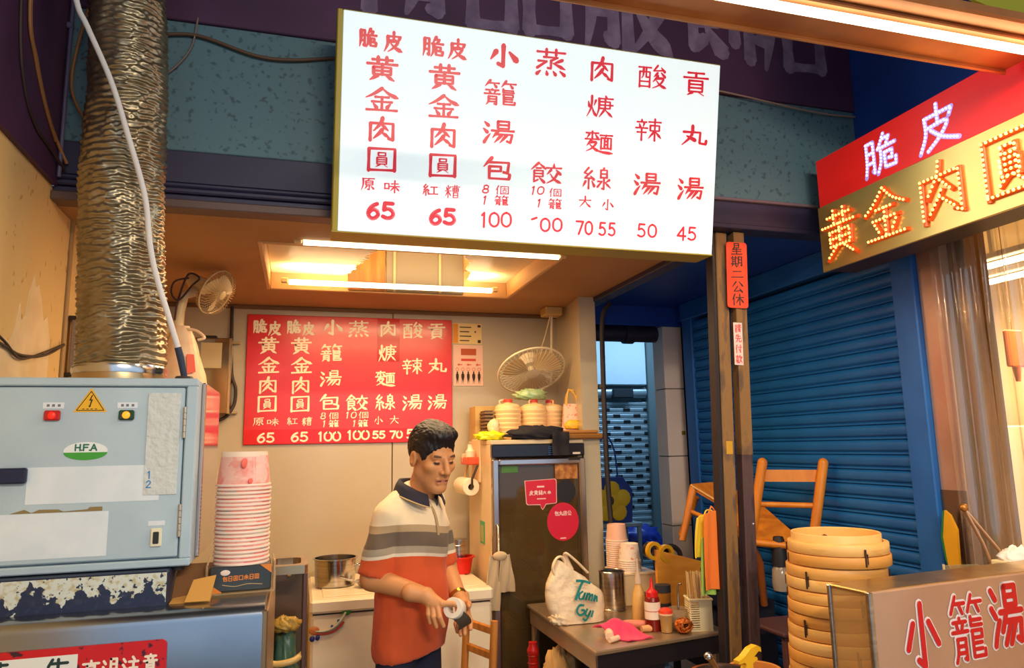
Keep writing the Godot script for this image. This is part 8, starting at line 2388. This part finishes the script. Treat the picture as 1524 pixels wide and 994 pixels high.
# ---------- neighbouring stall behind clear curtains ----------
func build_neighbour() -> void:
	var cream := mat(rgb(240, 220, 180), 0.5, 0.0, {"to": rgb(232, 208, 164), "scale": 0.7, "world": true})
	struct("wall_neighbour_back", slab(Vector3(4.3, 0, -3.9), Vector3(4.4, 2.9, -0.6)), cream, "cream wall inside the neighbouring stall")
	struct("wall_neighbour_far", slab(Vector3(2.42, 0, -3.95), Vector3(4.4, 2.9, -3.85)), cream, "far wall inside the neighbouring stall")
	struct("wall_neighbour_near", slab(Vector3(2.42, 0, -0.7), Vector3(4.4, 2.9, -0.6)), cream, "near wall inside the neighbouring stall")
	struct("wall_neighbour_front", slab(Vector3(2.42, 2.36, -1.8), Vector3(2.46, 2.9, -0.6)), cream, "board over the clear curtains of the neighbouring stall")
	struct("ceiling_neighbour", slab(Vector3(2.3, 2.75, -3.95), Vector3(4.4, 2.85, -0.6)), cream, "ceiling inside the neighbouring stall")
	# steel cladding and jamb
	var clad := mat(rgb(206, 164, 140), 0.3, 0.5, {"to": rgb(196, 152, 128), "scale": 1.5})
	var j := struct("jamb", slab(Vector3(2.302, 0, -2.17), Vector3(2.36, 2.36, -2.06), 0.003), clad, "copper-toned steel jamb beside the blue shutter")
	part(j, "sheet", slab(Vector3(2.298, 0, -2.168), Vector3(2.302, 1.41, -2.06), 0.0005), mat(rgb(150, 124, 108), 0.25, 0.9))
	struct("pillar_steel", slab(Vector3(2.34, 0, -2.35), Vector3(2.45, 2.75, -1.99), 0.004), mat(rgb(120, 92, 62), 0.25, 0.9, {"to": rgb(146, 114, 80), "scale": Vector3(2, 1, 2)}), "brown steel pillar behind the clear curtain")
	# curtains: clear vinyl strips with soft folds
	var vinyl := mat(rgb(236, 226, 206), 0.05, 0.0, {"alpha": 0.07})
	for k in 4:
		var o := thing("vinyl_strip", ["clear vinyl curtain strip hanging against the copper jamb", "clear vinyl curtain strip over the brown steel pillar", "clear vinyl curtain strip before the neighbour's lit shelves", "clear vinyl curtain strip nearest the frame edge"][k], "curtain", Vector3(2.285, 0.95, -2.04 + k * 0.105), 0.0, "clear vinyl curtain strips")
		var g := []
		for a in 16:
			var row := []
			var u := a / 15.0
			for b in 15:
				var v := b / 14.0
				row.append(Vector3(0.016 * sin(v * 9.0 + k * 1.7 + u * 1.2) * (0.5 + 0.5 * u) - 0.01 * (k % 2), 1.40 * (1.0 - u), v * (0.10 + 0.02 * u) - 0.05))
			g.append(row)
		part(o, "strip", MB.new().sheet(g, 0.002), vinyl)
		part(o, "hem", MB.new().tube([g[15][0], g[15][7], g[15][14]], 0.003, 6), mat(rgb(226, 206, 170), 0.3))
	part(thing("curtain_rail", "thin steel rail carrying the clear curtain strips", "rail", Vector3(2.285, 2.355, -2.12)), "rail", MB.new().tube([Vector3(0, 0, 0), Vector3(0, 0, 1.2)], 0.008, 8), steel(0.25))
	# lamps and shelves seen through them
	for k in 2:
		var x := 3.35 + 0.35 * k
		var t := thing("stall_tube_lamp", ["bright tube lamp in the neighbouring stall, the lower of two lines", "bright tube lamp in the neighbouring stall, the upper of two lines"][1 - k], "tube lamp", Vector3(x, 2.46, -3.3), 0.0, "tube lamps of the neighbouring stall")
		part(t, "tube", MB.new().at(0, 0, 0, Vector3(PI / 2, 0, 0)).lathe([Vector2(0, 0), Vector2(0.016, 0), Vector2(0.016, 1.4), Vector2(0, 1.4)], 12), mat(rgb(255, 246, 226), 0.4, 0.0, {"glow": 6.0, "glow_color": rgb(255, 232, 190)}))
		part(t, "batten", slab(Vector3(-0.03, 0.03, 0.0), Vector3(0.03, 0.06, 1.4), 0.004), mat(rgb(240, 226, 196), 0.5))
		part(t, "stem", slab(Vector3(-0.008, 0.06, 0.6), Vector3(0.008, 0.29, 0.62)), mat(rgb(240, 226, 196), 0.5))
		tube_light(Vector3(x, 2.435, -2.6), Vector2(0.03, 1.38), Vector3.DOWN, rgb(255, 220, 170), STALL_LIGHT)
	var sh := thing("wall_shelf", "white wall shelf inside the neighbouring stall", "shelf", Vector3(4.0, 2.15, -3.84))
	part(sh, "board", slab(Vector3(-0.7, 0, -0.006), Vector3(0.29, 0.035, 0.30), 0.004), mat(rgb(240, 228, 200), 0.45))
	part(sh, "bracket", slab(Vector3(-0.3, -0.12, -0.006), Vector3(-0.28, 0, 0.2)), mat(rgb(200, 186, 160), 0.45))
	var hg := thing("orange_charm", "orange paper charm hanging in the neighbouring stall", "charm", Vector3(3.30, 1.92, -2.60))
	part(hg, "lantern", MB.new().box(Vector3(0, 0.10, 0), Vector3(0.11, 0.18, 0.02), 0.006), mat(rgb(236, 120, 40), 0.5))
	part(hg, "tassel", MB.new().tube([Vector3(0, 0.01, 0), Vector3(0, -0.06, 0)], [0.02, 0.01], 8), mat(rgb(236, 120, 40), 0.6))
	part(hg, "string", MB.new().tube([Vector3(0, 0.19, 0), Vector3(0, 0.83, 0)], 0.002, 5), mat(rgb(160, 90, 40), 0.6))
	var fr := thing("white_cabinet", "white cabinet with a dark grip line inside the neighbouring stall", "cabinet", Vector3(3.55, 0, -3.25))
	part(fr, "body", slab(Vector3(-0.3, 0, -0.5), Vector3(0.5, 1.66, 0.25), 0.01), mat(rgb(244, 230, 200), 0.4))
	part(fr, "grip_line", slab(Vector3(-0.304, 1.44, -0.48), Vector3(-0.30, 1.465, 0.24)), mat(rgb(70, 54, 36), 0.5))
	part(fr, "upper_door", slab(Vector3(-0.31, 1.47, -0.49), Vector3(-0.30, 1.655, 0.245), 0.002), mat(rgb(214, 190, 140), 0.4))
	part(fr, "lower_door", slab(Vector3(-0.31, 0.05, -0.49), Vector3(-0.30, 1.435, 0.245), 0.002), mat(rgb(246, 232, 204), 0.4))
	# yellow chopping board hung by the shutter rail
	var yb := thing("yellow_board", "narrow yellow board with green edge hung at the shutter's near rail", "board", Vector3(2.262, 1.225, -2.115), -PI / 2 + 0.15)
	part(yb, "board", MB.new().prism(PackedVector2Array([Vector2(-0.006, 0.115), Vector2(0.012, 0.10), Vector2(0.032, 0.05), Vector2(0.026, -0.09), Vector2(0.014, -0.115), Vector2(-0.014, -0.08), Vector2(-0.022, 0.02)]), -0.006, 0.006), mat(rgb(232, 164, 30), 0.45))
	part(yb, "green_edge", MB.new().prism(PackedVector2Array([Vector2(-0.006, 0.116), Vector2(-0.022, 0.02), Vector2(-0.014, -0.08), Vector2(-0.022, -0.06), Vector2(-0.030, 0.02), Vector2(-0.013, 0.112)]), -0.007, 0.007), mat(rgb(40, 120, 50), 0.5))
	# tools and tubs on the ledge behind the steel panel
	var lg := thing("steel_ledge", "narrow steel ledge behind the sign panel", "ledge", Vector3(1.86, 0, -1.83))
	part(lg, "ledge", slab(Vector3(0.0, 1.10, -0.12), Vector3(0.50, 1.13, 0.16), 0.004), steel(0.3))
	part(lg, "support", slab(Vector3(0.45, 0, -0.1), Vector3(0.49, 1.10, 0.14)), steel(0.4))
	var pl := thing("clear_plate", "small clear upright plate behind the sign panel", "plate", Vector3(1.955, 1.13, -1.80), -0.2)
	part(pl, "plate", slab(Vector3(-0.055, 0, -0.002), Vector3(0.06, 0.085, 0.002), 0.001), mat(rgb(170, 150, 110), 0.08, 0.0, {"alpha": 0.5}))
	part(pl, "edge", slab(Vector3(-0.058, 0, -0.003), Vector3(-0.054, 0.088, 0.003)), mat(rgb(226, 206, 166), 0.3))
	var bw := thing("toothpick_box", "pale slatted box heaped with white tissue at the frame edge", "box", Vector3(2.17, 1.13, -1.80))
	part(bw, "box", slab(Vector3(-0.05, 0, -0.04), Vector3(0.09, 0.085, 0.04), 0.003), mat(rgb(236, 212, 164), 0.5))
	for k in 9:
		part(bw, "slat", slab(Vector3(-0.049 + k * 0.0155, 0.002, 0.04), Vector3(-0.039 + k * 0.0155, 0.083, 0.0425), 0.001), mat(rgb(244, 222, 178), 0.5))
	part(bw, "tissue", crumple(Vector3(0.06, 0.035, 0.04), 61, 0.4), mat(rgb(246, 240, 230), 0.8)).position = Vector3(0.02, 0.09, 0)
	var sc := thing("tongs", "steel tongs with pale wooden grips leaning at the jamb", "tongs", Vector3(2.20, 1.13, -1.93))
	part(sc, "arm", MB.new().tube([Vector3(0.02, 0.004, 0.02), Vector3(0.0, 0.12, 0.0), Vector3(-0.03, 0.23, -0.03)], 0.008, 6, true, 0.5), mat(rgb(206, 160, 120), 0.3, 0.6))
	part(sc, "arm", MB.new().tube([Vector3(0.05, 0.004, 0.05), Vector3(0.03, 0.10, 0.03), Vector3(-0.03, 0.23, -0.03)], 0.008, 6, true, 0.5), mat(rgb(206, 160, 120), 0.3, 0.6))
	part(sc, "pivot", MB.new().ball(Vector3(-0.03, 0.235, -0.03), Vector3(0.014, 0.014, 0.014), 10, 6), mat(rgb(196, 130, 60), 0.3, 0.7))

func build_alley_things() -> void:
	var f := thing("yellow_flower_bag", "blue bag printed with a big yellow flower hanging at the alley", "bag", Vector3(2.08, 1.06, -4.75))
	part(f, "bag", MB.new().at(0, 0, 0).prism(PackedVector2Array([Vector2(-0.12, 0.0), Vector2(0.19, 0.0), Vector2(0.20, 0.22), Vector2(0.13, 0.31), Vector2(-0.10, 0.31)]), -0.05, 0.0), mat(rgb(30, 52, 130), 0.5))
	var petal := MB.new()
	for k in 5:
		petal.ball(Vector3(0.04 + cos(TAU * k / 5 + 0.3) * 0.085, 0.14 + sin(TAU * k / 5 + 0.3) * 0.085, 0.004), Vector3(0.062, 0.062, 0.012), 14, 6)
	petal.ball(Vector3(0.04, 0.14, 0.006), Vector3(0.07, 0.07, 0.012), 14, 6)
	part(f, "flower_print", petal, mat(rgb(226, 178, 20), 0.5))
	part(f, "flower_eye", MB.new().ball(Vector3(0.03, 0.15, 0.016), Vector3(0.02, 0.03, 0.006), 10, 6), mat(rgb(80, 60, 30), 0.6))
	part(f, "strap", MB.new().tube(wavy([Vector3(-0.08, 0.30, -0.02), Vector3(-0.06, 0.5, -0.02), Vector3(0.02, 0.6, -0.02), Vector3(0.08, 0.5, -0.02), Vector3(0.10, 0.30, -0.02)]), 0.006, 6), mat(rgb(30, 52, 130), 0.5))
	var s := thing("alley_shelf", "grey metal rack under the flower bag", "rack", Vector3(2.08, 0, -4.75))
	part(s, "top", slab(Vector3(-0.16, 1.03, -0.2), Vector3(0.24, 1.058, 0.06), 0.004), mat(rgb(150, 160, 166), 0.4, 0.4))
	for q in [[-0.15, -0.18], [0.22, -0.18], [-0.15, 0.04], [0.22, 0.04]]:
		part(s, "leg", slab(Vector3(q[0] - 0.012, 0, q[1] - 0.012), Vector3(q[0] + 0.012, 1.03, q[1] + 0.012)), mat(rgb(150, 160, 166), 0.4, 0.4))
	solo("blue_tarp", "folded bright blue tarp in the alley beside the rack", "tarp", crumple(Vector3(0.20, 0.12, 0.14), 71, 0.3), mat(rgb(20, 44, 150), 0.4), Vector3(2.52, 0.86, -5.2))
	var tb := thing("alley_table", "low table under the blue tarp", "table", Vector3(2.52, 0, -5.2))
	part(tb, "top", slab(Vector3(-0.22, 0.75, -0.16), Vector3(0.24, 0.782, 0.16), 0.004), mat(rgb(90, 100, 110), 0.5))
	for q in [[-0.2, -0.14], [0.22, -0.14], [-0.2, 0.14], [0.22, 0.14]]:
		part(tb, "leg", slab(Vector3(q[0] - 0.015, 0, q[1] - 0.015), Vector3(q[0] + 0.015, 0.75, q[1] + 0.015)), mat(rgb(90, 100, 110), 0.5))
	var l := thing("alley_tube_lamp", "cool white tube lamp on the alley ceiling", "tube lamp", Vector3(2.3, 2.84, -5.2))
	part(l, "tube", MB.new().at(0, 0, 0, Vector3(0, 0, -PI / 2)).lathe([Vector2(0, 0), Vector2(0.014, 0), Vector2(0.014, 1.1), Vector2(0, 1.1)], 12), mat(rgb(240, 250, 255), 0.4, 0.0, {"glow": 4.0, "glow_color": rgb(190, 226, 255)}))
	part(l, "batten", slab(Vector3(-0.02, 0.02, -0.03), Vector3(1.12, 0.06, 0.03), 0.004), mat(rgb(226, 232, 236), 0.5))
	tube_light(Vector3(2.85, 2.815, -5.2), Vector2(1.1, 0.03), Vector3.DOWN, rgb(170, 216, 255), ALLEY_LIGHT)
	# black hose at the partition edge
	var h := thing("black_hose", "black hose running down the partition's edge beside the passage", "hose", Vector3.ZERO)
	part(h, "hose", MB.new().tube(wavy([Vector3(1.56, 2.34, -3.42), Vector3(1.515, 2.26, -3.42), Vector3(1.505, 2.0, -3.42), Vector3(1.505, 1.5, -3.42), Vector3(1.515, 1.15, -3.41), Vector3(1.53, 0.95, -3.40), Vector3(1.545, 0.5, -3.40)]), 0.014, 8), mat(rgb(40, 30, 30), 0.6))
	part(h, "clip", MB.new().box(Vector3(1.50, 1.9, -3.425), Vector3(0.03, 0.02, 0.03), 0.004), mat(rgb(60, 50, 46), 0.5))
